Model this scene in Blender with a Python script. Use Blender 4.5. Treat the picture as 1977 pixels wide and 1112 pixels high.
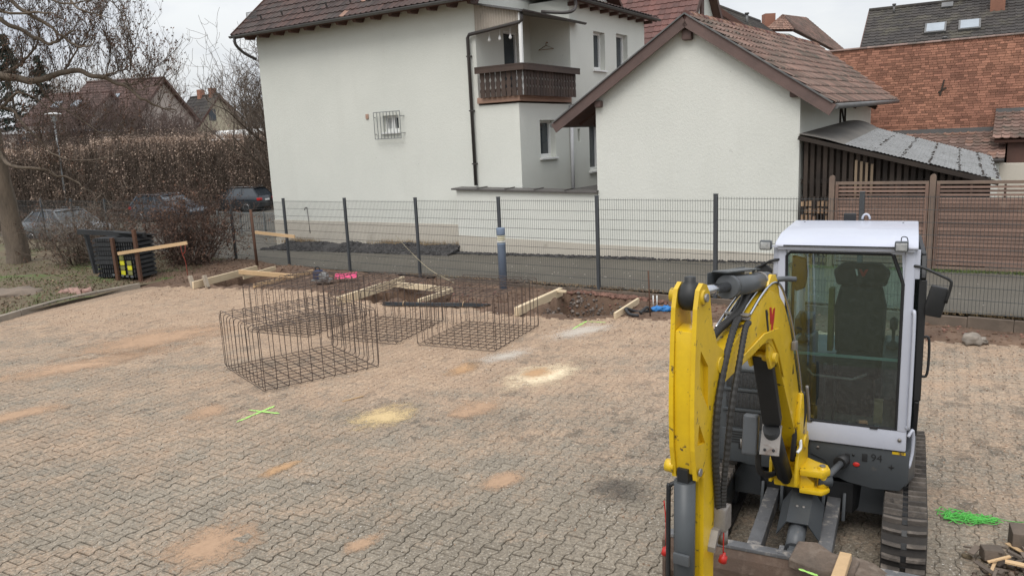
import bpy, bmesh, math, random
from mathutils import Vector, Matrix, noise
random.seed(11)
R = math.radians
for o in list(bpy.data.objects):
    bpy.data.objects.remove(o)
scene = bpy.context.scene
C = scene.collection

# ------------------------------------------------------------------ camera
cam_data = bpy.data.cameras.new('camera')
cam = bpy.data.objects.new('camera', cam_data)
C.objects.link(cam)
cam.location = (0, 0, 3.26)
cam.rotation_euler = (R(79.188), R(2.550), R(-0.487))
cam_data.sensor_width = 36
cam_data.lens = 27.276
cam_data.clip_start = 0.05
cam_data.clip_end = 2000
scene.camera = cam

# ------------------------------------------------------------------ sky, sun, exposure
SUN_EL, SUN_AZ = R(56), R(205)          # azimuth clockwise from +y: behind the camera, to the left
world = bpy.data.worlds.new('World')
scene.world = world
world.use_nodes = True
wt = world.node_tree
for n in list(wt.nodes):
    wt.nodes.remove(n)
def wn(t, **k):
    n = wt.nodes.new(t)
    for a, b in k.items():
        setattr(n, a, b)
    return n
w_out = wn('ShaderNodeOutputWorld')
w_bg = wn('ShaderNodeBackground')
w_bg.inputs['Strength'].default_value = 0.10
sky = wn('ShaderNodeTexSky', sky_type='NISHITA')
sky.sun_disc = False
sky.sun_elevation = SUN_EL
sky.sun_rotation = SUN_AZ
sky.air_density = 1.0
sky.dust_density = 4.0
sky.ozone_density = 1.0
hs = wn('ShaderNodeHueSaturation')
hs.inputs['Saturation'].default_value = 0.30
tc = wn('ShaderNodeTexCoord')
mp = wn('ShaderNodeMapping')
mp.inputs['Scale'].default_value = (1.0, 1.0, 2.6)
nz = wn('ShaderNodeTexNoise')
nz.inputs['Scale'].default_value = 2.2
nz.inputs['Detail'].default_value = 7
nz.inputs['Roughness'].default_value = 0.55
rp = wn('ShaderNodeValToRGB')
rp.color_ramp.elements[0].position = 0.36
rp.color_ramp.elements[0].color = (5.3, 5.7, 6.5, 1)
rp.color_ramp.elements[1].position = 0.60
rp.color_ramp.elements[1].color = (7.75, 7.98, 8.1, 1)
mx = wn('ShaderNodeMix', data_type='RGBA')
mx.inputs[0].default_value = 0.86
wl = wt.links.new
wl(sky.outputs[0], hs.inputs['Color'])
wl(tc.outputs['Generated'], mp.inputs[0])
wl(mp.outputs[0], nz.inputs['Vector'])
wl(nz.outputs['Fac'], rp.inputs[0])
wl(hs.outputs[0], mx.inputs[6])
wl(rp.outputs[0], mx.inputs[7])
# overcast sky: evenly brighter toward the zenith
w_sep = wn('ShaderNodeSeparateXYZ')
wl(tc.outputs['Generated'], w_sep.inputs[0])
w_g = wn('ShaderNodeMapRange')
w_g.inputs[1].default_value, w_g.inputs[2].default_value, w_g.inputs[3].default_value, w_g.inputs[4].default_value = 0.0, 1.0, 0.92, 1.95
wl(w_sep.outputs[2], w_g.inputs[0])
w_m = wn('ShaderNodeVectorMath', operation='SCALE')
wl(mx.outputs[2], w_m.inputs[0])
wl(w_g.outputs[0], w_m.inputs['Scale'])
wl(w_m.outputs[0], w_bg.inputs['Color'])
wl(w_bg.outputs[0], w_out.inputs[0])

sun_data = bpy.data.lights.new('sun', 'SUN')
sun_data.energy = 1.5
sun_data.angle = R(35)
sun_data.color = (1.0, 0.965, 0.92)
sun = bpy.data.objects.new('sun', sun_data)
C.objects.link(sun)
sd = Vector((math.sin(SUN_AZ) * math.cos(SUN_EL), math.cos(SUN_AZ) * math.cos(SUN_EL), math.sin(SUN_EL)))
sun.rotation_euler = sd.to_track_quat('Z', 'Y').to_euler()
sun.location = (0, -10, 30)

vs = scene.view_settings
vs.view_transform = 'Standard'
vs.look = 'None'
vs.exposure = 0.25
vs.gamma = 1.0
vs.use_curve_mapping = False

# ------------------------------------------------------------------ helpers: objects
def tag(o, label=None, cat=None, group=None, kind=None):
    if label: o['label'] = label
    if cat: o['category'] = cat
    if group: o['group'] = group
    if kind: o['kind'] = kind
    return o
def thing(name, loc=(0, 0, 0), rz=0.0, label=None, cat=None, group=None, kind=None):
    o = bpy.data.objects.new(name, None)
    o.empty_display_size = 0.2
    C.objects.link(o)
    o.location = loc
    o.rotation_euler = (0, 0, rz)
    return tag(o, label, cat, group, kind)
def copy_tree(o, parent=None):
    c = o.copy()
    C.objects.link(c)
    c.parent = parent
    for ch in list(o.children):
        copy_tree(ch, c)
    return c

class MB:
    """collects faces, then links them as one mesh object"""
    def __init__(s):
        s.v = []; s.f = []; s.sm = []
    def add(s, vs_, fs, smooth=False):
        b = len(s.v)
        s.v.extend([tuple(p) for p in vs_])
        for f in fs:
            s.f.append(tuple(b + i for i in f)); s.sm.append(smooth)
        return s
    def box(s, x0, x1, y0, y1, z0, z1, M=None):
        p = [Vector((x, y, z)) for z in (z0, z1) for y in (y0, y1) for x in (x0, x1)]
        if M is not None: p = [M @ q for q in p]
        return s.add(p, [(0, 2, 3, 1), (4, 5, 7, 6), (0, 1, 5, 4), (2, 6, 7, 3), (0, 4, 6, 2), (1, 3, 7, 5)])
    def bar(s, a, b, w, h, up=(0, 0, 1), taper=1.0):
        a, b = Vector(a), Vector(b)
        d = (b - a).normalized()
        u = Vector(up)
        x = d.cross(u)
        if x.length < 1e-4: x = d.cross(Vector((1, 0, 0)))
        x.normalize()
        y = x.cross(d).normalized()
        p = []
        for c, k in ((a, 1.0), (b, taper)):
            for sx, sy in ((-1, -1), (1, -1), (1, 1), (-1, 1)):
                p.append(c + x * sx * w / 2 * k + y * sy * h / 2 * k)
        return s.add(p, [(3, 2, 1, 0), (4, 5, 6, 7), (0, 1, 5, 4), (1, 2, 6, 5), (2, 3, 7, 6), (3, 0, 4, 7)])
    def tube(s, pts, r, n=6, caps=True, smooth=True, closed=False):
        pts = [Vector(p) for p in pts]
        m = len(pts)
        rs = r if isinstance(r, (list, tuple)) else [r] * m
        vs_, fs = [], []
        pu = None
        for i, p in enumerate(pts):
            if closed: d = pts[(i + 1) % m] - pts[i - 1]
            else: d = pts[min(i + 1, m - 1)] - pts[max(i - 1, 0)]
            if d.length < 1e-9: d = Vector((0, 0, 1))
            d.normalize()
            if pu is None:
                pu = d.orthogonal().normalized()
            else:
                pu = (pu - d * pu.dot(d))
                pu = pu.normalized() if pu.length > 1e-6 else d.orthogonal().normalized()
            w = d.cross(pu)
            for k in range(n):
                a = 2 * math.pi * k / n
                vs_.append(p + (pu * math.cos(a) + w * math.sin(a)) * rs[i])
        for i in range(m if closed else m - 1):
            j = (i + 1) % m
            for k in range(n):
                l = (k + 1) % n
                fs.append((i * n + k, i * n + l, j * n + l, j * n + k))
        s.add(vs_, fs, smooth)
        if caps and not closed:
            b = len(s.v) - len(vs_)
            s.f.append(tuple(b + k for k in reversed(range(n)))); s.sm.append(False)
            s.f.append(tuple(b + (m - 1) * n + k for k in range(n))); s.sm.append(False)
        return s
    def prism(s, poly, a, b, axis='x', M=None, smooth=False):
        """polygon in the plane across axis, pushed from a to b"""
        def pt(u, v, w):
            q = {'x': (w, u, v), 'y': (u, w, v), 'z': (u, v, w)}[axis]
            q = Vector(q)
            return M @ q if M is not None else q
        n = len(poly)
        p = [pt(u, v, a) for u, v in poly] + [pt(u, v, b) for u, v in poly]
        s.add(p, [tuple(range(n))[::-1], tuple(range(n, 2 * n))])
        b0 = len(s.v) - 2 * n
        for i in range(n):
            j = (i + 1) % n
            s.f.append((b0 + i, b0 + j, b0 + n + j, b0 + n + i)); s.sm.append(smooth)
        return s
    def lathe(s, prof, n=20, M=None, smooth=True):
        """profile (radius, z) turned round z"""
        vs_, fs = [], []
        for r, z in prof:
            for k in range(n):
                a = 2 * math.pi * k / n
                q = Vector((r * math.cos(a), r * math.sin(a), z))
                vs_.append(M @ q if M is not None else q)
        for i in range(len(prof) - 1):
            for k in range(n):
                l = (k + 1) % n
                fs.append((i * n + k, i * n + l, (i + 1) * n + l, (i + 1) * n + k))
        fs.append(tuple(reversed(range(n))))
        fs.append(tuple((len(prof) - 1) * n + k for k in range(n)))
        return s.add(vs_, fs, smooth)
    def grid(s, fn, nu, nv, smooth=True):
        vs_ = [fn(i / nu, j / nv) for j in range(nv + 1) for i in range(nu + 1)]
        fs = [(j * (nu + 1) + i, j * (nu + 1) + i + 1, (j + 1) * (nu + 1) + i + 1, (j + 1) * (nu + 1) + i)
              for j in range(nv) for i in range(nu)]
        return s.add(vs_, fs, smooth)
    def mesh(s, name, mat, bevel=0.0, seg=2, ang=32):
        me = bpy.data.meshes.new(name)
        me.from_pydata([tuple(p) for p in s.v], [], s.f)
        me.polygons.foreach_set('use_smooth', s.sm)
        if bevel:
            bm = bmesh.new(); bm.from_mesh(me)
            bmesh.ops.remove_doubles(bm, verts=bm.verts, dist=1e-5)
            bmesh.ops.recalc_face_normals(bm, faces=bm.faces)
            ed = [e for e in bm.edges if len(e.link_faces) == 2 and e.calc_face_angle(0) > R(ang)]
            bmesh.ops.bevel(bm, geom=ed, offset=bevel, segments=seg, profile=0.6, affect='EDGES', clamp_overlap=True)
            for f in bm.faces: f.smooth = True
            bm.to_mesh(me); bm.free()
            me.set_sharp_from_angle(angle=R(38))
        me.update()
        if mat is not None: me.materials.append(mat)
        return me
    def build(s, name, mat, parent=None, bevel=0.0, seg=2, loc=None, rz=None, label=None, cat=None, group=None, kind=None, fix=False, ang=32):
        me = s.mesh(name, mat, bevel, seg, ang)
        if fix and not bevel:
            bm = bmesh.new(); bm.from_mesh(me)
            bmesh.ops.recalc_face_normals(bm, faces=bm.faces)
            bm.to_mesh(me); bm.free()
        o = bpy.data.objects.new(name, me)
        C.objects.link(o)
        o.parent = parent
        if loc is not None: o.location = loc
        if rz is not None: o.rotation_euler = (0, 0, rz)
        return tag(o, label, cat, group, kind)
def inst(name, me, parent, loc, rot=(0, 0, 0), sc=(1, 1, 1)):
    o = bpy.data.objects.new(name, me)
    C.objects.link(o)
    o.parent = parent
    o.location = loc; o.rotation_euler = rot; o.scale = sc
    return o
def lerp(a, b, t): return a + (b - a) * t
def smooth_path(pts, k=6):
    """Catmull-Rom through the points"""
    P = [Vector(p) for p in pts]
    P = [P[0] * 2 - P[1]] + P + [P[-1] * 2 - P[-2]]
    out = []
    for i in range(1, len(P) - 2):
        for j in range(k):
            t = j / k
            a, b, c, d = P[i - 1], P[i], P[i + 1], P[i + 2]
            out.append(0.5 * ((2 * b) + (c - a) * t + (2 * a - 5 * b + 4 * c - d) * t * t + (3 * b - a - 3 * c + d) * t ** 3))
    out.append(P[-2])
    return out

# ------------------------------------------------------------------ helpers: materials
def new_mat(name):
    m = bpy.data.materials.new(name)
    m.use_nodes = True
    nt = m.node_tree
    for n in list(nt.nodes): nt.nodes.remove(n)
    out = nt.nodes.new('ShaderNodeOutputMaterial')
    return m, nt, out
class NT:
    def __init__(s, nt): s.nt = nt
    def n(s, t, ins=None, **k):
        x = s.nt.nodes.new(t)
        for a, b in k.items(): setattr(x, a, b)
        if ins:
            for a, b in ins.items():
                if hasattr(b, 'is_linked') or isinstance(b, bpy.types.NodeSocket): s.nt.links.new(b, x.inputs[a])
                else: x.inputs[a].default_value = b
        return x
    def pos(s): return s.n('ShaderNodeNewGeometry').outputs['Position']
    def obj(s): return s.n('ShaderNodeTexCoord').outputs['Object']
    def noise(s, vec, scale, detail=4, rough=0.55, dist=0.0):
        return s.n('ShaderNodeTexNoise', {'Vector': vec, 'Scale': scale, 'Detail': detail, 'Roughness': rough, 'Distortion': dist}).outputs['Fac']
    def ramp(s, fac, p0, p1, c0=(0, 0, 0, 1), c1=(1, 1, 1, 1)):
        r = s.n('ShaderNodeValToRGB', {0: fac})
        e = r.color_ramp.elements
        e[0].position, e[1].position = p0, p1
        e[0].color, e[1].color = c0, c1
        return r.outputs[0]
    def mix(s, fac, a, b, mode='MIX'):
        x = s.n('ShaderNodeMix', data_type='RGBA', blend_type=mode)
        for i, v in ((0, fac), (6, a), (7, b)):
            if isinstance(v, bpy.types.NodeSocket): s.nt.links.new(v, x.inputs[i])
            elif i == 0: x.inputs[0].default_value = v
            else: x.inputs[i].default_value = (*v[:3], 1)
        return x.outputs[2]
    def math(s, op, a, b=0.0, c=0.0, clamp=False):
        x = s.n('ShaderNodeMath', operation=op, use_clamp=clamp)
        for i, v in enumerate((a, b, c)):
            if isinstance(v, bpy.types.NodeSocket): s.nt.links.new(v, x.inputs[i])
            else: x.inputs[i].default_value = v
        return x.outputs[0]
    def rnd(s):
        a = s.n('ShaderNodeNewGeometry').outputs['Random Per Island']
        b = s.n('ShaderNodeObjectInfo').outputs['Random']
        return s.math('FRACT', s.math('ADD', a, s.math('MULTIPLY', b, 3.37)))
def mat(name, c1, c2=None, scale=3.0, rough=0.8, bump=0.0, bscale=None, metal=0.0, rnd=0.0, grime=None, gscale=2.0, gp=(0.5, 0.75), spec=0.4, coat=0.0, stretch=None, coords='pos', fine=0.15, bdist=0.01):
    """base colour wandering between c1 and c2, optional dirt with its own shape, optional tint per piece"""
    m, nt, out = new_mat(name)
    T = NT(nt)
    vec = T.pos() if coords == 'pos' else T.obj()
    if stretch:
        vec = T.n('ShaderNodeMapping', {'Vector': vec, 'Scale': stretch}).outputs[0]
    c2 = c2 or tuple(x * 0.82 for x in c1)
    n1 = T.noise(vec, scale, 6, 0.6)
    col = T.mix(T.ramp(n1, 0.3, 0.7), c1, c2)
    bs = bscale or scale * 12
    n2 = T.noise(vec, bs, 4, 0.65)
    if fine:
        v = T.math('MULTIPLY_ADD', n2, fine * 2, 1.0 - fine)
        col = T.mix(1.0, col, T.n('ShaderNodeCombineColor', {0: v, 1: v, 2: v}).outputs[0], 'MULTIPLY')
    if rnd:
        v = T.math('MULTIPLY_ADD', T.rnd(), rnd * 2, 1.0 - rnd)
        col = T.mix(1.0, col, T.n('ShaderNodeCombineColor', {0: v, 1: v, 2: v}).outputs[0], 'MULTIPLY')
    if grime:
        gfac = T.ramp(T.noise(vec, gscale, 8, 0.62, 0.3), gp[0], gp[1])
        col = T.mix(gfac, col, grime)
    p = T.n('ShaderNodeBsdfPrincipled', {'Base Color': col, 'Roughness': rough, 'Metallic': metal, 'Specular IOR Level': spec, 'Coat Weight': coat})
    if bump:
        b = T.n('ShaderNodeBump', {'Strength': bump, 'Distance': bdist, 'Height': n2})
        nt.links.new(b.outputs[0], p.inputs['Normal'])
    nt.links.new(p.outputs[0], out.inputs[0])
    return m
def glass_dark(name, tint=(0.02, 0.025, 0.03), rough=0.04):
    m, nt, out = new_mat(name)
    T = NT(nt)
    n = T.noise(T.pos(), 1.3, 3, 0.6)
    col = T.mix(n, tint, tuple(x * 2.2 for x in tint))
    p = T.n('ShaderNodeBsdfPrincipled', {'Base Color': col, 'Roughness': rough, 'Specular IOR Level': 0.7})
    nt.links.new(p.outputs[0], out.inputs[0])
    return m
def glass_clear(name, tint=(0.78, 0.88, 0.84), refl=0.10):
    m, nt, out = new_mat(name)
    T = NT(nt)
    tr = T.n('ShaderNodeBsdfTransparent', {'Color': (*tint, 1)})
    gl = T.n('ShaderNodeBsdfGlossy', {'Color': (1, 1, 1, 1), 'Roughness': 0.02})
    fr = T.n('ShaderNodeFresnel', {'IOR': 1.5})
    f = T.math('MULTIPLY_ADD', fr.outputs[0], 1.0, refl * 0.3, clamp=True)
    df = T.n('ShaderNodeBsdfDiffuse', {'Color': (0.33, 0.38, 0.37, 1)})
    dn = T.ramp(T.noise(T.obj(), 26.0, 8, 0.75), 0.45, 0.95, (0.012, 0.012, 0.012, 1), (0.10, 0.10, 0.10, 1))
    mx1 = T.n('ShaderNodeMixShader', {0: f, 1: tr.outputs[0], 2: gl.outputs[0]})
    mx2 = T.n('ShaderNodeMixShader', {0: dn, 1: mx1.outputs[0], 2: df.outputs[0]})
    nt.links.new(mx2.outputs[0], out.inputs[0])
    return m

# ------------------------------------------------------------------ ground, yard, dirt, road
FENCE_RZ = R(-36.612)
FENCE_O = Vector((-6.287, 21.841, 0))
FM = Matrix.Translation(FENCE_O) @ Matrix.Rotation(FENCE_RZ, 4, 'Z')        # fence frame: x along the fence, y to the road
ST_RZ = R(-33.0)
SM = Matrix.Translation((2.33, 20.2, 0)) @ Matrix.Rotation(ST_RZ, 4, 'Z')   # street frame: x along the house fronts, y away
PV_RZ = R(-29.6)
PM = Matrix.Rotation(PV_RZ, 4, 'Z')                                         # paving frame: y along the paver courses
def fw(x, y, z=0.0): return FM @ Vector((x, y, z))
def sw(x, y, z=0.0): return SM @ Vector((x, y, z))
def road_z(p):
    x = (FM.inverted() @ Vector((p[0], p[1], 0))).x
    return 0.015 * max(-30, min(22, x))

def m_paver(name, joints=False):
    m, nt, out = new_mat(name)
    T = NT(nt)
    pos = T.pos()
    sep = T.n('ShaderNodeSeparateXYZ', {0: T.n('ShaderNodeMapping', {'Vector': pos, 'Rotation': (0, 0, -PV_RZ)}).outputs[0]})
    grey = T.mix(T.ramp(T.noise(pos, 0.5, 5, 0.6), 0.35, 0.68), (0.188, 0.160, 0.124), (0.252, 0.214, 0.166))
    if not joints:
        v = T.math('MULTIPLY_ADD', T.rnd(), 0.13, 0.935)
        grey = T.mix(1.0, grey, T.n('ShaderNodeCombineColor', {0: v, 1: v, 2: v}).outputs[0], 'MULTIPLY')
    else:
        grey = T.mix(0.62, grey, (0.060, 0.052, 0.043))
    # speckle of the worn concrete
    sp1 = T.noise(pos, 95, 3, 0.8)
    sp2 = T.noise(pos, 24, 5, 0.78)
    sp3 = T.ramp(T.noise(pos, 34, 3, 0.7), 0.30, 0.72)
    sp4 = T.ramp(T.noise(pos, 11, 4, 0.75), 0.30, 0.72)
    v = T.math('ADD', T.math('MULTIPLY_ADD', sp1, 0.5, 0.75), T.math('MULTIPLY_ADD', sp2, 0.6, -0.3))
    v = T.math('ADD', v, T.math('ADD', T.math('MULTIPLY_ADD', sp3, 0.66, -0.34), T.math('MULTIPLY_ADD', sp4, 0.34, -0.17)))
    grey = T.mix(1.0, grey, T.n('ShaderNodeCombineColor', {0: v, 1: v, 2: v}).outputs[0], 'MULTIPLY')
    fl1 = T.ramp(T.noise(pos, 46, 3, 0.6), 0.56, 0.66)
    grey = T.mix(T.math('MULTIPLY', fl1, 0.62), grey, (0.46, 0.415, 0.35))
    fl2 = T.ramp(T.noise(T.n('ShaderNodeMapping', {'Vector': pos, 'Location': (7.3, 2.1, 0)}).outputs[0], 40, 3, 0.6), 0.56, 0.66)
    grey = T.mix(T.math('MULTIPLY', fl2, 0.65), grey, (0.085, 0.070, 0.056))
    chips = T.ramp(T.noise(pos, 42, 2, 0.5), 0.665, 0.70)
    chipzone = T.ramp(T.noise(pos, 0.9, 4, 0.6), 0.46, 0.62)
    grey = T.mix(T.math('MULTIPLY', chips, chipzone), grey, (0.55, 0.51, 0.46))
    dark = T.ramp(T.noise(pos, 0.75, 5, 0.6), 0.62, 0.8)
    grey = T.mix(T.math('MULTIPLY', dark, 0.55), grey, (0.10, 0.090, 0.080))
    if not joints:   # soil packed against the edges of every stone
        nzz = T.n('ShaderNodeSeparateXYZ', {0: T.n('ShaderNodeNewGeometry').outputs['True Normal']}).outputs[2]
        ed_ = T.n('ShaderNodeMapRange', {0: nzz, 1: 0.35, 2: 0.93, 3: 0.80, 4: 0.0}).outputs[0]
        fade = T.n('ShaderNodeMapRange', {0: sep.outputs[1], 1: 4.2, 2: 7.2, 3: 0.68, 4: 0.06}).outputs[0]
        ed_ = T.math('MULTIPLY', ed_, T.math('MULTIPLY', fade, T.ramp(T.noise(pos, 1.1, 4, 0.65), 0.22, 0.50)))
        grey = T.mix(ed_, grey, (0.060, 0.050, 0.040))
    # sandy dust trodden in from the dig, thickest toward the trench and along wheel lanes
    base = T.n('ShaderNodeMapRange', {0: sep.outputs[1], 1: 4.6, 2: 10.2, 3: -0.06, 4: 0.33}).outputs[0]
    base = T.math('ADD', base, T.n('ShaderNodeMapRange', {0: sep.outputs[0], 1: -6.5, 2: -0.5, 3: 0.07, 4: -0.17}).outputs[0])
    n_big = T.noise(T.n('ShaderNodeMapping', {'Vector': pos, 'Rotation': (0, 0, R(38)), 'Scale': (0.35, 1.0, 1)}).outputs[0], 0.62, 6, 0.62)
    n_mid = T.noise(pos, 2.6, 6, 0.65)
    n_fine = T.noise(pos, 22, 5, 0.75)
    d = T.math('ADD', T.math('ADD', base, n_big), T.math('MULTIPLY_ADD', n_mid, 0.85, -0.43))
    d = T.math('ADD', d, T.math('MULTIPLY_ADD', n_fine, 0.8, -0.40))
    dfac = T.ramp(d, 0.42, 0.82)
    if not joints: dfac = T.math('MULTIPLY', dfac, T.math('MULTIPLY_ADD', ed_, -0.6, 1.0))
    dust = T.mix(T.ramp(T.noise(pos, 1.7, 4, 0.6), 0.35, 0.68), (0.350, 0.242, 0.165), (0.425, 0.300, 0.205))
    dust = T.mix(1.0, dust, T.n('ShaderNodeCombineColor', {0: v, 1: v, 2: v}).outputs[0], 'MULTIPLY')
    dust = T.mix(T.math('MULTIPLY', fl2, 0.38), dust, (0.13, 0.095, 0.068))
    dust = T.mix(T.math('MULTIPLY', fl1, 0.30), dust, (0.52, 0.41, 0.31))
    col = T.mix(T.math('MULTIPLY', dfac, 0.86 if not joints else 0.62), grey, dust)
    p = T.n('ShaderNodeBsdfPrincipled', {'Base Color': col, 'Roughness': 0.92, 'Specular IOR Level': 0.22})
    b = T.n('ShaderNodeBump', {'Strength': 0.55, 'Distance': 0.006, 'Height': T.math('ADD', sp1, sp2)})
    nt.links.new(b.outputs[0], p.inputs['Normal'])
    nt.links.new(p.outputs[0], out.inputs[0])
    return m
M_PAVER = m_paver('paver_concrete')
M_JOINT = m_paver('joint_sand', True)
M_SOIL = mat('far_soil', (0.12, 0.11, 0.07), (0.08, 0.085, 0.045), 0.05, 0.95)
M_ASPH = mat('asphalt', (0.090, 0.080, 0.064), (0.120, 0.107, 0.086), 0.8, 0.9, 0.5, 60, grime=(0.23, 0.21, 0.18), gscale=26, gp=(0.62, 0.72), fine=0.3)
M_KERB = mat('kerb_concrete', (0.285, 0.242, 0.195), (0.20, 0.175, 0.145), 2.5, 0.92, 0.5, 40, rnd=0.12)
M_DIRT = mat('dug_dirt', (0.088, 0.054, 0.037), (0.150, 0.096, 0.064), 1.6, 0.97, 0.9, 26, grime=(0.215, 0.140, 0.096), gscale=0.9, gp=(0.5, 0.7), fine=0.4, bdist=0.03)
M_VERGE = mat('verge_soil', (0.135, 0.098, 0.062), (0.10, 0.085, 0.05), 1.2, 0.97, 0.8, 20, grime=(0.085, 0.115, 0.035), gscale=0.7, gp=(0.52, 0.66), fine=0.4)

# far terrain to the horizon
MB().grid(lambda u, v: (lerp(-1200, 1200, u), lerp(-300, 1500, v), -1.6), 4, 4).build('terrain', M_SOIL, kind='structure')

# ---- paved yard: bone-shaped interlocking pavers, each stone real
PL, PP, PA = 0.233, 0.135, 0.0145
EDGE = [(-30, 12.45), (-18, 12.5), (-16, 12.68), (-14.8, 13.0), (-13, 13.22), (-11, 12.7), (-9.9, 12.47), (-8.6, 12.78), (-7.2, 12.5),
        (-5.7, 12.54), (-5.1, 12.95), (-4.2, 13.03), (-0.2, 13.0), (3, 13.06), (16, 13.3)]
def edge_u(v):
    for (a, b), (c, d) in zip(EDGE, EDGE[1:]):
        if a <= v < c: return lerp(b, d, (v - a) / (c - a))
    return 12.6
def bone(g=0.0035, inset=0.0):
    L2, w1, w0 = PL / 2 - 0.0044 - inset, PP / 2 + PA - g - inset, PP / 2 - PA - g - inset
    h = [(-L2, w1), (-PL * 0.325, w1), (-PL * 0.175, w0), (PL * 0.175, w0), (PL * 0.325, w1), (L2, w1)]
    return [(x, y) for y, x in h] + [(-x, y) for y, x in reversed(h)]
def paver_data(x, y, z, tx, ty, ang=0.0):
    """vertices of one stone: top face, chamfer, side"""
    n = 12
    o0, o1 = bone(0.0030, 0.004), bone(0.0030, 0.0)
    ca, sa = math.cos(ang), math.sin(ang)
    vs_ = []
    for ring, dz in ((o0, 0.0), (o1, -0.006), (o1, -0.045)):
        for a, b in ring:
            a, b = a * ca - b * sa, a * sa + b * ca
            vs_.append((x + a, y + b, z + dz + a * tx + b * ty))
    fs = [tuple(range(n))[::-1]]
    for r in (0, 1):
        for i in range(n):
            j = (i + 1) % n
            fs.append((r * n + i, r * n + j, (r + 1) * n + j, (r + 1) * n + i))
    return vs_, fs
yard = thing('paved_yard', (0, 0, 0), PV_RZ, kind='structure')
pav = []
PMi = PM.inverted()
for k in range(-150, 75):
    v = k * PP
    if v < -17.45: continue
    eu = edge_u(v) + random.uniform(-0.06, 0.05)
    off = (k % 2) * PL / 2
    j = 0
    while True:
        u = 1.2 + off + j * PL
        j += 1
        if u > eu: break
        w = PM @ Vector((v, u, 0))
        if w.y < 4.1 or abs(w.x) > 0.70 * w.y + 1.6: continue
        if v < -17.2 + 0.0 * u: continue
        pav.append((w.length, v, u))
pav.sort()
proto = MB()
def seen(v, u):
    w = PM @ Vector((v, u, 0))
    return w.y > 5.1 and abs(w.x) < 0.64 * w.y and not (w.x > 1.4 and w.x < 3.4 and w.y < 8)
near = [p for p in pav if seen(p[1], p[2])][:300]
nearset = set((p[1], p[2]) for p in near)
vs_, fs_ = paver_data(0, 0, 0, 0, 0)
pm = MB().add(vs_, fs_)
pm_me = pm.mesh('paver', M_PAVER)
bm_ = bmesh.new(); bm_.from_mesh(pm_me); bmesh.ops.recalc_face_normals(bm_, faces=bm_.faces); bm_.to_mesh(pm_me); bm_.free()
rp_ = random.Random(5)
field = MB()
for dist, v, u in pav:
    z = rp_.gauss(0, 0.0019) - (0.006 if rp_.random() < .02 else 0)
    tx, ty = rp_.gauss(0, 0.011), rp_.gauss(0, 0.011)
    if (v, u) in nearset:
        inst('paver', pm_me, yard, (v, u, z), (ty, -tx, rp_.gauss(0, 0.008)))
    else:
        field.add(*paver_data(v, u, z, tx, ty, rp_.gauss(0, 0.008)))
field.build('paver_field', M_PAVER, yard, kind='stuff', fix=True)
# bedding sand standing in the joints, nearly flush where dust has filled them
def bed(u_, v_):
    x = lerp(-18.7, 10.0, u_)
    y = lerp(0.0, 1.0, v_) * (edge_u(x) - 1.0 - 0.12) + 1.0
    n = noise.noise(Vector((x * 0.5, y * 0.5, 3.1))) + 0.6 * noise.noise(Vector((x * 2.1, y * 2.1, 8)))
    k = max(0.0, min(1.0, (y - 4.2) / 3.4)) * 0.9 + n * 0.35
    return (x, y, -0.012 + 0.0102 * max(0, min(1, k)))
MB().grid(bed, 180, 90).build('joint_sand', M_JOINT, yard, kind='stuff')

# ---- kerb stones along the left edge of the yard
kerb = thing('kerb', (0, 0, 0), 0, kind='structure')
KP = [Vector((-10.05, 12.6)), Vector((-10.71, 15.87)), Vector((-10.35, 17.9)), Vector((-9.45, 19.45))]
KP = [Vector((-11.2, 9.0)), Vector((-10.98, 14.0)), Vector((-10.75, 15.87)), Vector((-10.30, 17.95)), Vector((-9.15, 19.75))]
path = smooth_path([(p.x, p.y, 0) for p in KP], 14)
acc = 0; last = path[0]; seglen = 0.98; pts_k = [path[0]]
for p in path[1:]:
    acc += (p - last).length; last = p
    if acc >= seglen: pts_k.append(p); acc = 0
for a, b in zip(pts_k, pts_k[1:]):
    d = (b - a).normalized() * 0.006
    MB().bar(a + d + Vector((0, 0, 0.03 + random.uniform(-.006, .006))), b - d + Vector((0, 0, 0.03 + random.uniform(-.006, .006))), 0.10, 0.19).build('kerb_stone', M_KERB, kerb, bevel=0.008, seg=1)

# ---- dug strip between the paving and the fence
def poly_sd(poly, x, y):
    ins = False; dmin = 9e9
    n = len(poly)
    for i in range(n):
        (x1, y1), (x2, y2) = poly[i], poly[(i + 1) % n]
        if (y1 > y) != (y2 > y) and x < (x2 - x1) * (y - y1) / (y2 - y1) + x1: ins = not ins
        dx, dy = x2 - x1, y2 - y1
        t = max(0, min(1, ((x - x1) * dx + (y - y1) * dy) / (dx * dx + dy * dy)))
        dmin = min(dmin, math.hypot(x - x1 - dx * t, y - y1 - dy * t))
    return -dmin if ins else dmin
HOLES = [([(-.75, -.85), (.15, -.5), (1.75, -1.2), (1.85, -2.25), (.7, -2.75), (-.35, -2.7)], 1.0),
         ([(5.0, -1.2), (6.9, -.85), (7.55, -1.85), (6.9, -2.25), (5.9, -2.5), (5.25, -2.3)], 0.95),
         ([(9.45, -.35), (11.25, -.5), (11.35, -1.42), (10.8, -1.85), (9.75, -1.9)], 0.58)]
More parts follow.
